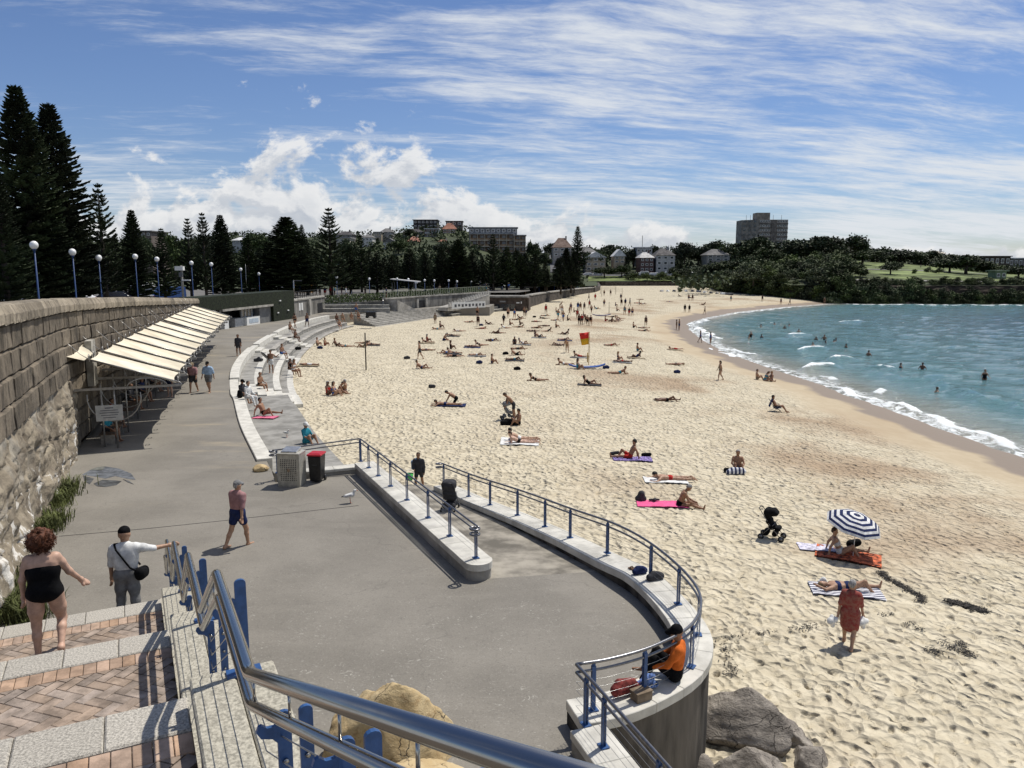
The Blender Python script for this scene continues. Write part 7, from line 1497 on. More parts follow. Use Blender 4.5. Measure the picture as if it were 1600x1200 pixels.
# striped umbrella and the woman under it
def umbrella():
    b = PS(1332,872); top = b+Vector((.12,.15,1.35)); ax = Vector((.18,-.22,1)).normalized(); e1 = ax.orthogonal().normalized(); e2 = ax.cross(e1); r = thing('beach_umbrella', 'navy and white striped beach umbrella stuck in the sand', 'umbrella', b)
    mb = MB(); mb.tube([b-Vector((0,0,.3)), top], .014, 8); mb.build('pole', white_p, r); rings = 10; R0 = .86; navy, whi = cloth('navy'), cloth('white'); mb = MB(); V = []; ns = 8
    for i in range(rings+1):
        q_ = i/rings; rr = R0*math.sin(q_*1.25)/math.sin(1.25); hh = .36*(math.cos(q_*1.25)-math.cos(1.25))/(1-math.cos(1.25))
        for j in range(ns*3):
            a = 2*math.pi*j/(ns*3); scal = math.cos(math.pi/ns)/math.cos((a % (2*math.pi/ns))-math.pi/ns); V.append(top-ax*.36+ax*hh*1.0+(e1*math.cos(a)+e2*math.sin(a))*rr*scal)
    k = ns*3; Fs = [[], []]
    for i in range(rings):
        for j in range(k): Fs[i % 2].append((i*k+j, i*k+(j+1) % k, (i+1)*k+(j+1) % k, (i+1)*k+j))
    mb.add(V, Fs[0]+Fs[1]); mb.m = [0]*len(Fs[0])+[1]*len(Fs[1]); o = mb.build('canopy', [navy, whi], r); sm = o.modifiers.new('thickness', 'SOLIDIFY'); sm.thickness = .006
    for j in range(8): a = 2*math.pi*j/8; mb = MB(); mb.tube([top-ax*.30, top-ax*.40+(e1*math.cos(a)+e2*math.sin(a))*R0*.9], .005, 5); mb.build('rib', steel, r)
    mb = MB(); mb.tube([top-ax*.03, top+ax*.06], [.015,.008], 6); mb.build('finial', white_p, r)
umbrella()
towel('orange patterned towel under the striped umbrella', 1325,870, 1.9, 1.1, 115, mat('towel_orange', (.48,.11,.04), .95, .5, 9)); towel('white and lilac towel left of the umbrella', 1275,857, 1.1, .7, 100, mat('towel_lilac', (.6,.58,.68), .95, .25, 10))
person('woman in a pale bikini sitting under the striped umbrella', PS(1312,866), 105, 'sitback', 1.68, 'bikini', 'white', 'white', 'mid', 'brown', .014, True, split=True, fingers=True); blob('bag', 'black bag under the umbrella beside the woman', 'bag', PS(1340,862)+Vector((0,.3,0)), [((-.1,0,.14),(.12,0,.2),.14,.12)], cloth('black'), .02)
towel('black and white patterned towel under the person lying behind the woman in red', 1322,925, 1.9, .8, 100, stripes('towel_zebra', (.06,.06,.10), (.7,.7,.72), 9.0, 1)); person('person lying on a patterned towel with an arm over the face', PS(1325,922), 98, 'lie', 1.7, 'bikini', 'navy', 'navy', 'mid', 'blond', .015, True)
blob('hat', 'white sun hat beside the lying head near the woman in red', 'hat', PS(1285,912), [((-.1,0,.05),(.1,0,.05),.05,.05),((0,0,.1),(.02,0,.12),.08,.08)], cloth('white'), .02)
# prams
def pram(label, loc, az, sc=1.0, shade='black', canopy_hi=True, group='prams'):
    r = thing('pram', label, 'pram', loc, -R(az), group); r.scale = (sc, sc, sc); fm = steel_d; c = cloth(shade)
    for s_ in (-1, 1):
        mb = MB(); mb.tube([(s_*.22,.32,.12),(s_*.21,-.05,.52),(s_*.20,-.36,.98),(s_*.12,-.42,1.02)], .013, 6); mb.build('frame', fm, r, False); mb = MB(); mb.tube([(s_*.22,-.32,.12),(s_*.21,.02,.50),(s_*.2,.12,.62)], .012, 6); mb.build('frame', fm, r, False)
        for y in (-.32, .32):
            mb = MB(); mb.tube([(s_*.22+.018*t, y, .10) for t in (-1, 1)], .10, 14); w_ = mb.build('wheel', black_p, r, False); mb = MB(); mb.tube([(s_*.22+.022*t, y, .10) for t in (-1, 1)], .06, 10); mb.build('rim', fm, w_, False)
    mb = MB(); mb.tube([(-.20,-.36,.98),(-.12,-.43,1.03),(.12,-.43,1.03),(.20,-.36,.98)], .016, 8); mb.build('handle', black_p, r, False)
    for nm, pr_ in (('seat', [((-.13,.20,.40),(.13,.20,.40),.08,.08),((-.13,.0,.46),(.13,.0,.46),.11,.11),((-.13,-.10,.62),(.13,-.10,.62),.10,.10),((-.13,-.16,.78),(.13,-.16,.78),.085,.085)]), ('basket', [((-.13,-.18,.22),(.13,-.18,.22),.10,.10),((-.13,.1,.22),(.13,.1,.22),.09,.09)])):
        V, Q, lb = sdf_mesh([(np.array(a), np.array(b), r1, r2, 0) for a, b, r1, r2 in pr_], .025, .06); np_mesh(nm, V, Q, c, r)
    V, Q, lb = sdf_mesh([(np.array(a_), np.array(b_), r1, r1, 0) for a_, b_, r1 in (((-.10,-.14,.90),(.10,-.14,.90),.15),((-.10,.02,.93),(.10,.02,.93),.12),((-.12,.12,.90),(.12,.12,.90),.06))], .022, .05); np_mesh('canopy', V, Q, c, r)
    return r
pram('black pram standing alone on the sand left of the umbrella', PS(1206,842), 120); pram('pram with a patterned back parked on the ramp', Vector((-2.0,24.0,-.685)), 8, 1.0, 'charcoal'); pram('grey pram with the man bending over it', PS(793,657)+Vector((0,.3,0)), 80, 1.0, 'grey')
ch = thing('beach_chair', 'low dark folding chair near the water', 'chair', PS(1212,643), -R(100)); fm = steel_d
for s_ in (-1, 1): mb = MB(); mb.tube([(s_*.26,.35,0),(s_*.26,-.25,.45),(s_*.26,-.45,.85)], .014, 6); mb.build('frame', fm, ch, False); mb = MB(); mb.tube([(s_*.26,-.35,0),(s_*.26,.3,.35)], .014, 6); mb.build('leg', fm, ch, False)
mb = MB(); mb.box((0,.05,.28), (.5,.45,.025)); mb.build('seat', cloth('navy'), ch, False); mb = MB(); mb.box((0,-.33,.58), (.5,.03,.55), 0, 0, -.35); mb.build('backrest', cloth('navy'), ch, False)
person('person slumped in the low chair near the water', PS(1212,643), 100, 'chair', 1.74, 'trunks', 'charcoal', 'charcoal', 'tan', 'black', .025)
# bins at the start of the ramp rail
def bins():
    p = P(457,757); t = thing('bin_enclosure', 'grey metal bin enclosure with a perforated front', 'bin', p, -.12); t.scale = (.86,.9,1.0); m_ = mat('enclosure_steel', (.46,.44,.38), .5, .1, 6, metal=.35)
    for nm, c, d in (('side_panel', (-.42,0,.56), (.04,.62,1.04)), ('side_panel', (.42,0,.56), (.04,.62,1.04)), ('back_panel', (0,.29,.56), (.79,.04,1.04)), ('top', (0,0,1.10), (.90,.68,.04)), ('base', (0,0,.03), (.86,.6,.06))): mb = MB(); mb.box(c, d); bev(mb.build(nm, m_, t, False), .006)
    mb = MB(); mb.box((0,.02,1.16), (.62,.5,.10), 0, 0, .15); bev(mb.build('chute', mat('chute_steel', (.5,.5,.48), .35, metal=.7), t, False), .02)
    mb = MB(); mb.box((0,-.29,.56), (.80,.03,1.02)); f = mb.build('front_panel', m_, t, False); mb = MB()
    for i in range(9):
        for j in range(12): mb.box((-.29+.0725*i, -.3055, .22+.062*j), (.036,.004,.036))
    stuff(mb.build('perforations', dark_m, f, False)); mb = MB(); mb.tube([(0,-.30,.56),(0,-.312,.56)], .06, 14); mb.build('badge', mat('badge_tan', (.3,.22,.14), .6), f, False)
    for x in (-.38,.38): mb = MB(); mb.box((x,-.25,-.0), (.05,.05,.02)); mb.build('foot', m_, t, False)
    p = P(496,752); t = thing('wheelie_bin', 'black wheelie bin with a red lid', 'bin', p, -.1); t.scale = (.84,.9,1.0); mb = MB(); mb.prism([(-.22,-.24),(.22,-.24),(.22,.24),(-.22,.24)], .06, .92); b = mb.build('body', black_p, t, False)
    for v in b.data.vertices:
        if v.co.z > .5: v.co.x *= 1.2; v.co.y *= 1.2
    bev(b, .03); mb = MB(); mb.box((0,0,.95), (.58,.62,.06)); mb.box((0,.02,.985), (.46,.46,.03)); l = mb.build('lid', flat('bin_red', (.42,.02,.03), .45), t, False); bev(l, .02); mb = MB(); mb.tube([(-.22,.33,.93),(.22,.33,.93)], .018, 8); mb.build('handle', black_p, t, False)
    for x in (-.24,.24): mb = MB(); mb.tube([(x-.03,.24,.1),(x+.03,.24,.1)], .10, 14); w_ = mb.build('wheel', black_p, t, False); mb = MB(); mb.tube([(x-.033,.24,.1),(x+.033,.24,.1)], .05, 10); mb.build('rim', steel_d, w_, False)
    for k in range(3): mb = MB(); mb.box((0,-.272,.62+.06*k), (.2-.03*k,.004,.02), 0, 0, 0); mb.build('faint_print', mat('bin_print', (.06,.06,.065), .6), t, False)
bins()
boulder('stone', 'brown sandstone lump lying left of the bins', P(407,736)+Vector((0,0,.1)), (.28,.18,.16), rock_y, 8, .3, 5, sub=3)
def gull(label, loc, az, sc=1.0):
    r = thing('seagull', label, 'seagull', loc, -R(az)); r.scale = (sc,)*3
    V, Q, lb = sdf_mesh([(np.array(a, float), np.array(b, float), r1, r2, l) for a, b, r1, r2, l in (((0,-.10,.20),(0,.06,.22),.05,.065,0),((0,.06,.22),(0,.13,.32),.045,.03,0),((0,.13,.33),(0,.15,.335),.036,.03,0),((-.05,.02,.23),(-.03,-.17,.20),.03,.012,1),((.05,.02,.23),(.03,-.17,.20),.03,.012,1),((0,-.12,.20),(0,-.22,.19),.025,.012,2))], .011, .02); np_mesh('body', V, Q, [cloth('white'), mat('gull_grey', (.42,.43,.45), .8), black_p], r, mat_idx=lb)
    mb = MB(); mb.tube([(0,.175,.33),(0,.22,.318)], [.010,.004], 6); mb.build('beak', flat('beak_red', (.4,.05,.02)), r, False)
    for s_ in (-1, 1): mb = MB(); mb.tube([(s_*.025,.0,.16),(s_*.028,.01,.0),(s_*.03,.04,.002)], .006, 5); mb.build('leg', flat('leg_red', (.4,.06,.03)), r, False)
gull('white seagull with grey wings on the promenade near the ramp wall', P(547,786), 70, 1.15); gull('seagull on the grey terrace step beside the woman in teal', P(448,683,-.5), 120)
# seaweed
wd = mat('seaweed', (.018,.013,.008), .8, .4, 12)
def weed(label, pts, n, sc, seed):
    rs = np.random.RandomState(seed); V = []; Fs = []
    for i in range(n):
        t = rs.rand()*(len(pts)-1); k = int(t); a, b = pts[k], pts[min(k+1, len(pts)-1)]; p = PS(a[0]+(b[0]-a[0])*(t-k), a[1]+(b[1]-a[1])*(t-k)) if i % 12 == 0 or i == 0 else p
        c = np.array([p.x+rs.normal(0, .09*sc), p.y+rs.normal(0, .07*sc), 0]); c[2] = float(sand_z(c[0], c[1]))+.02+rs.rand()*.035; d = nrm(rs.normal(size=3)*np.array([1, 1, .15])); e = nrm(np.cross(d, (0, 0, 1))+rs.normal(size=3)*.2); l = .025+.035*rs.rand(); b0 = len(V); V += [c-d*l, c+e*.014, c+d*l, c-e*.014]; Fs.append((b0, b0+1, b0+2, b0+3))
    mb = MB(); mb.add(V, Fs); stuff(mb.build('seaweed', wd, fix=False), label, 'seaweed')
weed('long clump of dark seaweed on the sand right of the woman in red', [(1482,940),(1500,945),(1520,950),(1537,957)], 2200, 1.0, 1); weed('small tufts of seaweed below the umbrella', [(1373,893),(1385,903),(1410,917),(1438,932),(1440,942)], 1100, .8, 2); weed('scattered weed on the sand at the lower right', [(1450,1015),(1470,1022),(1500,1005),(1520,1030),(1390,960),(1130,1000),(1145,1062)], 700, 1.0, 3); weed('seaweed line along the far tide mark', [(1120,481),(1160,479),(1200,478),(1250,474),(1290,473)], 1600, 6.0, 4)
# ---------------------------------------------------------------- flags, boards, nets
def post_on_sand(name, label, cat, px, py, hpx, r_, m_, z=None):
    p = PS(px, py) if z is None else P(px, py, z); top = PD(px, py-hpx, p.y).z; t = thing(name, label, cat, p); mb = MB(); mb.tube([p-Vector((0,0,.3)), (p.x, p.y, top)], r_, 8); mb.build('pole', m_, t); return t, p, top
t, p, top = post_on_sand('beach_flag', 'red and yellow lifesaving flag on a yellow pole', 'flag', 920, 570, 52, .035, flat('flag_pole', (.35,.22,.05)))
for nm, z0, z1, m_ in (('flag_red', .0, .55, flat('flag_red', (.62,.03,.02), .8)), ('flag_yellow', .55, 1.1, flat('flag_yel', (.75,.42,.02), .8))):
    mb = MB(); V = []; n = 8
    for i in range(n+1):
        for zz in (z0, z1): V.append((p.x-.05-.85*i/n*(1-.25*zz), p.y+.08*math.sin(i*1.1), top-.05-zz-.10*i/n))
    mb.add(V, [(2*i, 2*i+2, 2*i+3, 2*i+1) for i in range(n)], 0, True); o = mb.build(nm, m_, t, fix=False); sm = o.modifiers.new('thickness', 'SOLIDIFY'); sm.thickness = .008
post_on_sand('sign_pole', 'leaning dark timber pole on the sand near the terrace', 'pole', 572, 578, 58, .055, mat('pole_wood', (.06,.05,.04), .9)); post_on_sand('sign_pole', 'thin dark pole where the paved steps meet the sand', 'pole', 623, 499, 22, .05, MATS['pole_wood']); t, p, top = post_on_sand('flag_pole', 'thin pole with a small figure-like sign at the far crowd', 'pole', 951.5, 492, 20, .04, MATS['pole_wood']); post_on_sand('sign_pole', 'yellow marker post left of the lifesaving flag', 'pole', 918, 566, 15, .05, flat('flag_pole', (.35,.22,.05)))
post_on_sand('net_post', 'thin post at the right corner of the pavilion', 'pole', 826, 484, 18, .04, steel)
def board(label, px, py, L, w_, az, m_, stripe=True):
    p = PS(px, py); t = thing('rescue_board', label, 'rescue board', p+Vector((0,0,.12)), -R(az)); mb = MB(); n = 16; V = []
    for i in range(n+1):
        y = (i/n-.5)*L; hw = w_/2*max(.04, (1-abs(2*i/n-1)**2.6))**.6; zz = .25*(abs(2*i/n-1)**3)
        V += [(-hw, y, zz), (-hw*.7, y, zz+.10), (hw*.7, y, zz+.10), (hw, y, zz), (0, y, zz-.06)]
    Fs = [(i*5+a, i*5+b, (i+1)*5+b, (i+1)*5+a) for i in range(n) for a, b in ((0,1),(1,2),(2,3),(3,4),(4,0))]; mb.add(V, Fs, 0, True); mb.build('hull', m_, t, False)
    if stripe:
        for x in (-.11, .11): mb = MB(); mb.box((x, -.3, .112), (.10, 1.1, .012)); mb.build('deck_pad', white_p, t, False)
    for s_ in (-.6, .6): mb = MB(); mb.tube([(-.2, s_, .10), (-.22, s_+.15, .15), (-.2, s_+.3, .10)], .012, 5); mb.build('handle', black_p, t, False)
board('long blue rescue board lying below the lifesaving flag', 917, 576, 3.2, .62, 88, flat('board_blue', (.03,.10,.38), .35)); board('dark blue rescue board by the far crowd', 940, 494, 3.4, .7, 88, flat('board_navy', (.05,.04,.16), .4), False)
def volley(label, px0, px1, py, hpx):
    a, b = PS(px0, py), PS(px1, py+1); t = thing('volleyball_net', label, 'net', (a+b)/2); h_ = 2.4
    for p_ in (a, b): mb = MB(); mb.tube([p_, p_+Vector((0,0,h_))], .06, 6); mb.build('post', mat('net_post', (.35,.30,.22), .8), t)
    mb = MB(); n = 18
    for i in range(n+1): q = a.lerp(b, i/n); mb.tube([q+Vector((0,0,1.4)), q+Vector((0,0,2.35))], .012, 3, caps=False)
    for z in (1.4,1.7,2.0,2.35): mb.tube([a+Vector((0,0,z)), b+Vector((0,0,z))], .014, 3, caps=False)
    mb.build('mesh', MATS['net_post'], t)
volley('volleyball net on the far sand, left of two', 940, 972, 463, 14); volley('volleyball net on the far sand, behind the other', 938, 962, 459, 12)
hull = flat('hull_grey', (.30,.29,.28), .6)
for i in range(12):
    px = 1034+i*9.6; p = PS(px, 455.5+max(0, i-5)*.9); t = thing('beached_boat', ORD[i]+' small upturned boat from the left at the back of the north sand', 'boat', p, random.uniform(-.5, .5), 'upturned boats on the north sand'); mb = MB(); V = []; n = 8
    for k in range(n+1): y = (k/n-.5)*3.4; hw = .62*max(.05, 1-abs(2*k/n-1)**2.2); V += [(-hw, y, 0), (-hw*.7, y, .42), (0, y, .55), (hw*.7, y, .42), (hw, y, 0)]
    mb.add(V, [(k*5+a, k*5+a+1, (k+1)*5+a+1, (k+1)*5+a) for k in range(n) for a in range(4)], 0, True); mb.build('hull', [hull, white_p, flat('hull_dark', (.05,.05,.06))][i % 3], t, False, fix=False); mb = MB(); mb.bar((0,-1.7,.56), (0,1.7,.56), .06); mb.build('keel', white_p, t, False)
p = P(557,497); t = thing('crate_trolley', 'dark crate trolley standing at the end of the terrace', 'trolley', P(580,497)); mb = MB(); mb.box(P(580,497)+Vector((0,0,.55)), (1.3,.8,.6)); mb.build('crate', black_p, t)
for x in (-.5,.5): mb = MB(); mb.tube([P(580,497)+Vector((x,-.42,.2)), P(580,497)+Vector((x,.42,.2))], .2, 10); mb.build('wheel', black_p, t)

# ---------------------------------------------------------------- people on the terrace and the beach
SKL = ['tan','mid','dark','tan','dark','tan','mid']; HRL = ['black','brown','black','brown','grey','blond','black']; CLL = ['black','navy','charcoal','black','blue','navy','red','black','white','charcoal','khaki','teal','black']  # skin and clothes weighted dark, backlighting put into the crowd's colours
def crowd(rows, surf, group):
    for i, (px, py, pose, az, lab) in enumerate(rows):
        s_ = int(px*7+py*3+i) % 997; p = PS(px, py) if surf == 's' else P(px, py, surf); wear = {'stand': ['trunks','bikini','tee','trunks','swimsuit'], 'walk': ['trunks','tee','bikini','trunks','tee'], 'walk2': ['trunks','bikini','tee','swimsuit','trunks']}.get(pose, ['brief','bikini','trunks','brief','swimsuit'])[s_ % 5]
        fem = wear in ('bikini', 'swimsuit'); c1 = CLL[(s_*5+i) % len(CLL)]; c2 = CLL[(s_*3+i+4) % len(CLL)] if wear == 'tee' else c1; sk = SKL[s_ % 7]; hr = HRL[(s_//7+i) % 7]
        what = {'trunks': c1+' shorts', 'brief': c1+' swim briefs', 'bikini': c1+' bikini', 'swimsuit': c1+' swimsuit', 'tee': 'a '+c2+' top and '+c1+' shorts'}[wear].replace('ltblue', 'pale blue')
        pos = {'stand': 'standing', 'walk': 'walking', 'walk2': 'walking', 'sit': 'sitting', 'sitback': 'sitting back', 'lean': 'reclining', 'lie': 'lying', 'lie2': 'lying flat', 'prone': 'lying face down', 'proneup': 'propped on elbows', 'bend': 'bending', 'bench': 'sitting', 'kneel': 'kneeling', 'chair': 'sitting', 'hunch': 'sitting hunched', 'board': 'standing'}[pose]
        full = pos+' person in '+what+', '+lab
        if len(full.split()) > 16: full = 'person in '+what+', '+lab
        if len(full.split()) > 16: full = pos+' person '+lab
        o = person(full, p, az, pose, 1.62+.16*((s_ % 11)/10), wear, c1, c2, sk, hr, .040 if py > 540 else .050, fem, 1.0, fem, group=group)
        if pose in ('lie', 'lie2', 'prone', 'proneup', 'lean', 'sitback') and surf == 's' and py > 520 and i % 3 == 0:
            tw = cloth(['charcoal','grey','khaki','navy'][s_ % 4]); towel('towel under the person '+lab, px, py+1, 1.8, .8, az, tw)
MID = [(656,561,'walk',262,'left of the sunbather on the open sand'),(666,548,'lie2',92,'behind the walker left of centre'),(680,506,'walk2',180,'near the paved steps'),(688,512,'sit',100,'at the back of the pair near the paved steps'),(684,515,'prone',268,'in front of the pair near the paved steps'),(717,518,'prone',268,'right of the pair near the paved steps'),(707,525,'prone',270,'above the hunched sitter on the left'),(693,532,'hunch',92,'on the open sand left of centre'),(746,495,'stand',180,'below the stepped seats'),(747,510,'stand',170,'beside a pile of things below the pavilion'),(734,504,'lie',92,'left of the standing person below the pavilion'),(763,507,'lean',90,'right of the standing person below the pavilion'),(752,514,'prone',90,'on the towel below the pavilion'),
 (794,497,'stand',180,'left of two before the pavilion'),(804,497,'stand',170,'right of two before the pavilion'),(787,507,'walk',150,'walking in front of the pavilion group'),(797,508,'sit',90,'in the group before the pavilion'),(807,500,'lie',90,'behind the group before the pavilion'),(813,498,'lean',90,'right of the group before the pavilion'),(819,494,'stand',200,'by the pavilion corner, left one'),(822,494,'stand',160,'by the pavilion corner, right one'),(789,513,'proneup',268,'in front of the pavilion group'),(780,521,'lie2',90,'alone below the pavilion group'),(750,540,'proneup',268,'in the middle of the open sand'),(745,556,'lie',92,'with raised knees left of the sitter'),(769,568,'sit',95,'beside a dark bag in the middle of the sand'),
 (804,538,'sit',180,'at the back of the close group'),(817,538,'lean',92,'at the right of the close group'),(811,546,'lie',92,'in the middle of the close group'),(806,555,'lean',92,'near the front of the close group'),(804,563,'lie',92,'at the front of the close group'),(659,576,'lean',90,'alone left of the timber pole line'),(853,490,'stand',180,'standing above the lying trio'),(852,494,'lie',90,'in the lying trio, back'),(850,498,'prone',268,'in the lying trio, front'),(838,503,'lie2',90,'alone left of the lying trio'),(872,499,'walk',150,'in the loose crowd, left'),(880,502,'walk2',200,'in the loose crowd, front left'),(868,501,'lie',90,'at the front of the loose crowd'),(887,501,'sit',90,'sitting dark at the front of the loose crowd'),
 (878,491,'stand',180,'in the loose crowd behind the walkers'),(875,483,'bend',90,'bending at the back of the loose crowd'),(869,488,'sit',90,'at the left of the loose crowd'),(892,487,'stand',190,'in the dense crowd, leftmost'),(897,488,'sit',90,'sitting in the dense crowd'),(903,485,'stand',170,'in the dense crowd, centre left'),(907,485,'stand',180,'in the dense crowd, centre'),(913,485,'stand',200,'in the dense crowd, right'),(890,492,'walk',120,'in front of the dense crowd'),(902,498,'walk2',190,'before the dense crowd'),(921,481,'stand',180,'right behind the dense crowd'),(924,490,'walk',160,'right of the dense crowd'),(932,483,'lean',90,'at the right end of the dense crowd'),
 (905,508,'stand',180,'in the standing family, first from left'),(909,508,'stand',170,'in the standing family, second from left'),(915,506,'bend',200,'in the standing family, middle'),(918,509,'stand',180,'in the standing family, second from right'),(923,509,'stand',190,'in the standing family, rightmost'),(869,512,'sit',100,'alone above the flag on the left'),(912,494,'sit',90,'small figure below the dense crowd'),(920,469,'walk',90,'far away near the sea wall end, left'),(930,469,'stand',180,'far away near the sea wall end, right'),(944,462,'stand',180,'under the volleyball net, left'),(954,462,'stand',170,'under the volleyball net, right'),(944,479,'stand',180,'left of the thin far pole'),(946,502,'sit',90,'below the dark blue board, left'),(956,503,'sit',260,'below the dark blue board, middle'),(966,501,'lean',90,'below the dark blue board, right'),
 (970,469,'stand',180,'on the far sand behind the far trio'),(971,478,'stand',190,'in the far trio, left'),(977,478,'stand',170,'in the far trio, middle'),(984,478,'walk',100,'in the far trio, right'),(962,478,'sit',90,'left of the far trio'),(996,474,'lie2',90,'right of the far trio'),(976,492,'stand',180,'in the second far trio, left'),(983,494,'stand',170,'in the second far trio, middle'),(988,494,'stand',190,'in the second far trio, right'),(964,486,'sit',90,'left of the second far trio'),
 (839,513,'lie',92,'at the top of the row left of the flag'),(832,518,'lie2',92,'second in the row left of the flag'),(836,526,'sit',92,'third in the row left of the flag'),(842,527,'lean',92,'fourth in the row left of the flag'),(886,551,'bend',200,'stooping left of the flag'),(871,540,'lie',268,'behind the stooping person'),(905,558,'proneup',268,'left of the yellow marker post'),(881,570,'proneup',268,'left of the long blue board'),(966,563,'sit',100,'right of the flag'),(972,566,'lie2',92,'beside the sitter right of the flag'),(903,577,'sit',100,'at the left end of the long blue board'),(838,595,'proneup',268,'alone below the row of groups'),(921,601,'lean',100,'below the long blue board'),
 (1070,488,'stand',180,'by the far water edge, left'),(1077,488,'stand',170,'by the far water edge, right'),(1101,491,'walk',90,'at the far tip of the wet sand'),(1009,510,'stand',180,'alone on the sand above the water edge'),(1057,515,'stand',90,'in the pair on the wet sand, left'),(1061,516,'stand',80,'in the pair on the wet sand, right'),(1094,535,'walk',100,'stepping into the foam, left'),(1110,538,'stand',80,'stepping into the foam, right'),(1125,594,'walk2',270,'walking along the beach in dark shorts'),(1183,593,'sit',95,'in the trio near the water, left'),(1195,595,'hunch',90,'in the trio near the water, middle'),(1205,596,'sit',260,'in the trio near the water, right'),(1042,627,'lie',92,'on open sand below the walker'),
 (1076,470,'stand',180,'on the far north sand, left of two'),(1082,470,'stand',180,'on the far north sand, right of two'),(1142,471,'stand',180,'before the row of boats'),(1191,471,'stand',180,'at the end of the row of boats'),(1220,476,'stand',180,'on the far tide line, left'),(1234,476,'walk',90,'on the far tide line, middle'),(1288,475,'stand',180,'on the far tide line below the cliff'),(1046,472,'lie2',90,'lying on the far north sand'),
 (513,617,'sit',110,'in the family of four near the terrace, leftmost'),(522,618,'sit',90,'in the family of four near the terrace, second'),(529,615,'hunch',90,'in the family of four near the terrace, small third'),(539,614,'sit',270,'in the family of four near the terrace, rightmost'),(496,540,'sit',100,'in the row at the foot of the terrace, leftmost'),(508,540,'sit',100,'in the row at the foot of the terrace, second'),(526,541,'sitback',95,'in the row at the foot of the terrace, third'),(540,542,'lie2',92,'in the row at the foot of the terrace, rightmost'),(482,571,'lie2',92,'lying on the sand beside the terrace couple')]
rc = random.Random(77); zones = [('left of the row of groups', 690, 790, 520, 560), ('between the pavilion and the flag', 790, 900, 502, 532), ('right of the dense crowd', 935, 1030, 474, 520), ('below the terrace row', 560, 700, 520, 556), ('on the far north sand', 985, 1120, 462, 478), ('right of the flag', 935, 1060, 530, 600)]
for zi, (zl, x0, x1, y0, y1) in enumerate(zones):
    for k in range(6):
        MID.append((rc.uniform(x0, x1), rc.uniform(y0, y1), ['lie','prone','lie2','sit','lean','proneup'][(k+zi) % 6], rc.choice([90, 92, 268, 270]), ['first','second','third','fourth','fifth','sixth'][k]+' of the scattered sunbathers '+zl))
crowd(MID, 's', 'people on the beach')
crowd([(406,603,'bench',110,'alone on the lower terrace seat'),(440,553,'bench',110,'on the middle terrace tier')], -.36, 'people on the terrace'); crowd([(453,577,'bench',120,'in the couple on the lowest tier, left'),(459,580,'bench',110,'in the couple on the lowest tier, right')], -.80, 'people on the terrace')
crowd([(453,515,'bench',120,'at the top of the plank steps'),(526,500,'bench',150,'in the far row on the terrace, leftmost'),(535,499,'bench',150,'in the far row on the terrace, second'),(549,498,'bench',160,'in the far row on the terrace, third'),(560,497,'bench',160,'in the far row on the terrace, rightmost')], .14, 'people on the terrace'); crowd([(480,511,'walk2',140,'on the promenade behind the terrace'),(557,491,'stand',180,'on the promenade behind the far row'),(461,512,'walk',300,'strolling by the kiosk')], 0.0, 'people on the promenade'); crowd([(461,528,'bench',110,'below the plank steps on the terrace'),(530,509,'bench',150,'on the middle tier of the far terrace')], -.36, 'people on the terrace')
person('shirtless man sitting on the wide grey terrace step with a pink towel', P(413,650,-.5)+Vector((0,0,.05)), 100, 'sitback', 1.76, 'brief', 'black', 'black', 'tan', 'black', .022); towel('pink towel under the shirtless man on the terrace', 415,653, 1.2, .7, 100, cloth('pink'), .01, -.5)
person('seated man in white clothes on the white terrace edge', P(387,622,.12), 110, 'bench', 1.76, 'long', 'white', 'white', 'mid', 'black', .022); person('seated person in dark clothes and cap behind the man in white', P(378,618,.12), 110, 'bench', 1.7, 'tee', 'charcoal', 'charcoal', 'tan', None, .022, cap='black'); blob('bag', 'black backpack behind the man in white', 'bag', P(375,621,.12), [((0,0,.12),(0,.02,.3),.16,.13)], cloth('black'), .03)
person('woman with a white visor wrapped in a teal towel behind the bins', P(479,692,-.5), 120, 'sit', 1.7, 'dress', 'teal', 'teal', 'tan', 'brown', .02, True, cap='white'); man = person('man in pale shorts standing on the terrace with a dark board on his shoulder', P(424,583,-.8), 190, 'board', 1.78, 'trunks', 'white', 'white', 'tan', 'black', .022)
bd = thing('body_board', 'dark body board on the shoulder of the man in pale shorts', 'body board', Vector(man.location)+Vector((.0,0,1.35))); mb = MB(); V = [(x*.26*(1-.35*max(0, y)**2), y*.52, z) for z in (-.03,.03) for x, y in ((-1,-1),(1,-1),(1.05,0),(.9,.6),(.4,1),(-.4,1),(-.9,.6),(-1.05,0))]; mb.add(V, [tuple(range(7,-1,-1)), tuple(range(8,16))]+[(i, (i+1) % 8, 8+(i+1) % 8, 8+i) for i in range(8)]); mb.build('board', black_p, bd, False); bd.rotation_euler = (.5, .9, 1.2); bd.location = Vector(man.location)+Vector((-.42,-.05,1.32))
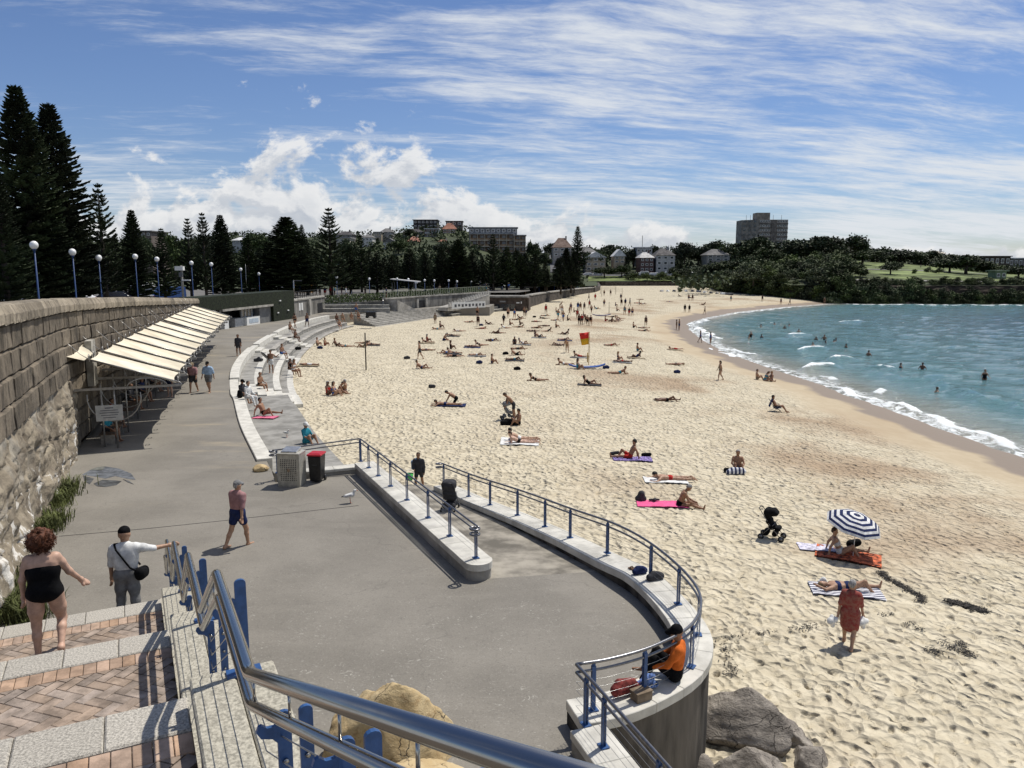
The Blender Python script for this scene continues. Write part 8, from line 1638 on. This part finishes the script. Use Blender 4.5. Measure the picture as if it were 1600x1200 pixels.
# bathers, waist or neck deep
rs = random.Random(9)
for i, (px, py, dep) in enumerate(((1173,528,.9),(1170,530,1.25),(1190,528,1.3),(1189,511,1.3),(1210,508,1.35),(1226,513,1.35),(1233,510,1.35),(1248,518,1.4),(1275,531,1.35),(1288,531,1.1),(1303,535,1.4),(1306,533,1.4),(1322,543,1.35),(1270,540,1.4),(1290,537,1.4),(1357,556,1.2),(1407,576,1.25),(1441,578,1.1),(1538,594,.85),(1464,612,1.45))):
    p = P(px, py, SEA); p.z = SEA-dep+.12
    lab = {0: 'bather waist-deep left of the group in the far waves', 9: 'bather chest-deep in the middle of the far group', 15: 'bather beyond the broken wave line', 16: 'left one of two bathers near the middle of the bay', 17: 'right one of two bathers near the middle of the bay', 18: 'bather standing waist-deep at the right, nearest to us', 19: 'swimmer with only the head above water near the breaker'}.get(i, ORD[i-1 if i < 9 else i-2]+' of the distant swimmers, head and shoulders above the water')
    person(lab, p, rs.uniform(0, 360), 'wade', 1.74, 'trunks' if i % 2 else 'swimsuit', ['black','navy','charcoal'][i % 3], 'black', ['tan','mid','dark'][i % 3], ['black','brown'][i % 2], .045, i % 2 == 0, group='bathers in the sea')
# people in the shade and on the upper level
pp = [(176,668,'red'),(205,640,'charcoal'),(222,628,'navy'),(168,690,'teal'),(238,612,'grey')]
for i, (px, py, c) in enumerate(pp): person('person in a %s top sitting in the shade under the sails' % c, P(px, py)+Vector((0,0,.42)), 95, 'bench', 1.7, 'tee', 'charcoal', c, 'tan', 'brown', .035, group='people under the shade sails')
g = Face((-28.4,118.6), (-19,120.2))
up = [(464,459,125),(469,460,125),(474,460,126),(479,459,127),(484,460,128),(489,459,129),(494,460,128),(500,462,130),(508,462,131),(516,461,131),(523,462,131),(534,462,131),(541,462,130),(571,462,131),(604,471,123),(687,458,150),(712,458,152),(748,457,160),(760,457,160),(795,457,172)]
for i, (px, py, Y) in enumerate(up):
    x = PD(px, py, Y).x; z = float(land_z(x, Y)); z = 2.3 if px < 498 else z; c = CLL[(i*5) % len(CLL)]; person(ORD[i]+' small figure from the left on the upper level, %s top, %s' % (c, 'by the guard rail' if px < 498 else 'above the grandstand steps' if px < 610 else 'behind the picket railing'), Vector((x, Y, z)), rs.uniform(0, 360), 'stand', 1.7, 'tee', CLL[(i*7+2) % len(CLL)], c, 'tan', 'brown', .06, group='people on the upper level')
for px, py, lab in ((790,554,'left of the close group'),(749,568,'left of the sitter in the middle'),(808,578,'below the close group'),(835,496,'left of the lying trio'),(947,576,'right of the long blue board'),(766,533,'alone above the sunbather in the middle'),(1058,583,'right of the sitter by the flag'),(636,561,'left of the walker'),(752,509,'beside the standing person below the pavilion'),(500,545,'at the foot of the terrace')):
    blob('bag', 'dark beach bag on the sand '+lab, 'bag', PS(px, py), [((-.16,0,.12),(.18,.02,.12),.15,.13),((0,.02,.2),(.08,0,.22),.1,.09)], cloth(['charcoal','black','navy'][int(px) % 3]), .05)
blob('bag', 'dark backpack on the terrace edge by the plank steps', 'bag', P(466,547,-.36), [((-.15,0,.15),(.15,0,.15),.15,.14)], cloth('black'), .05); blob('bag', 'heap of clothes on the terrace behind the board man', 'bag', P(404,565,-.36), [((-.25,0,.12),(.25,.02,.15),.14,.12),((0,0,.25),(.05,0,.3),.12,.1)], cloth('charcoal'), .04)
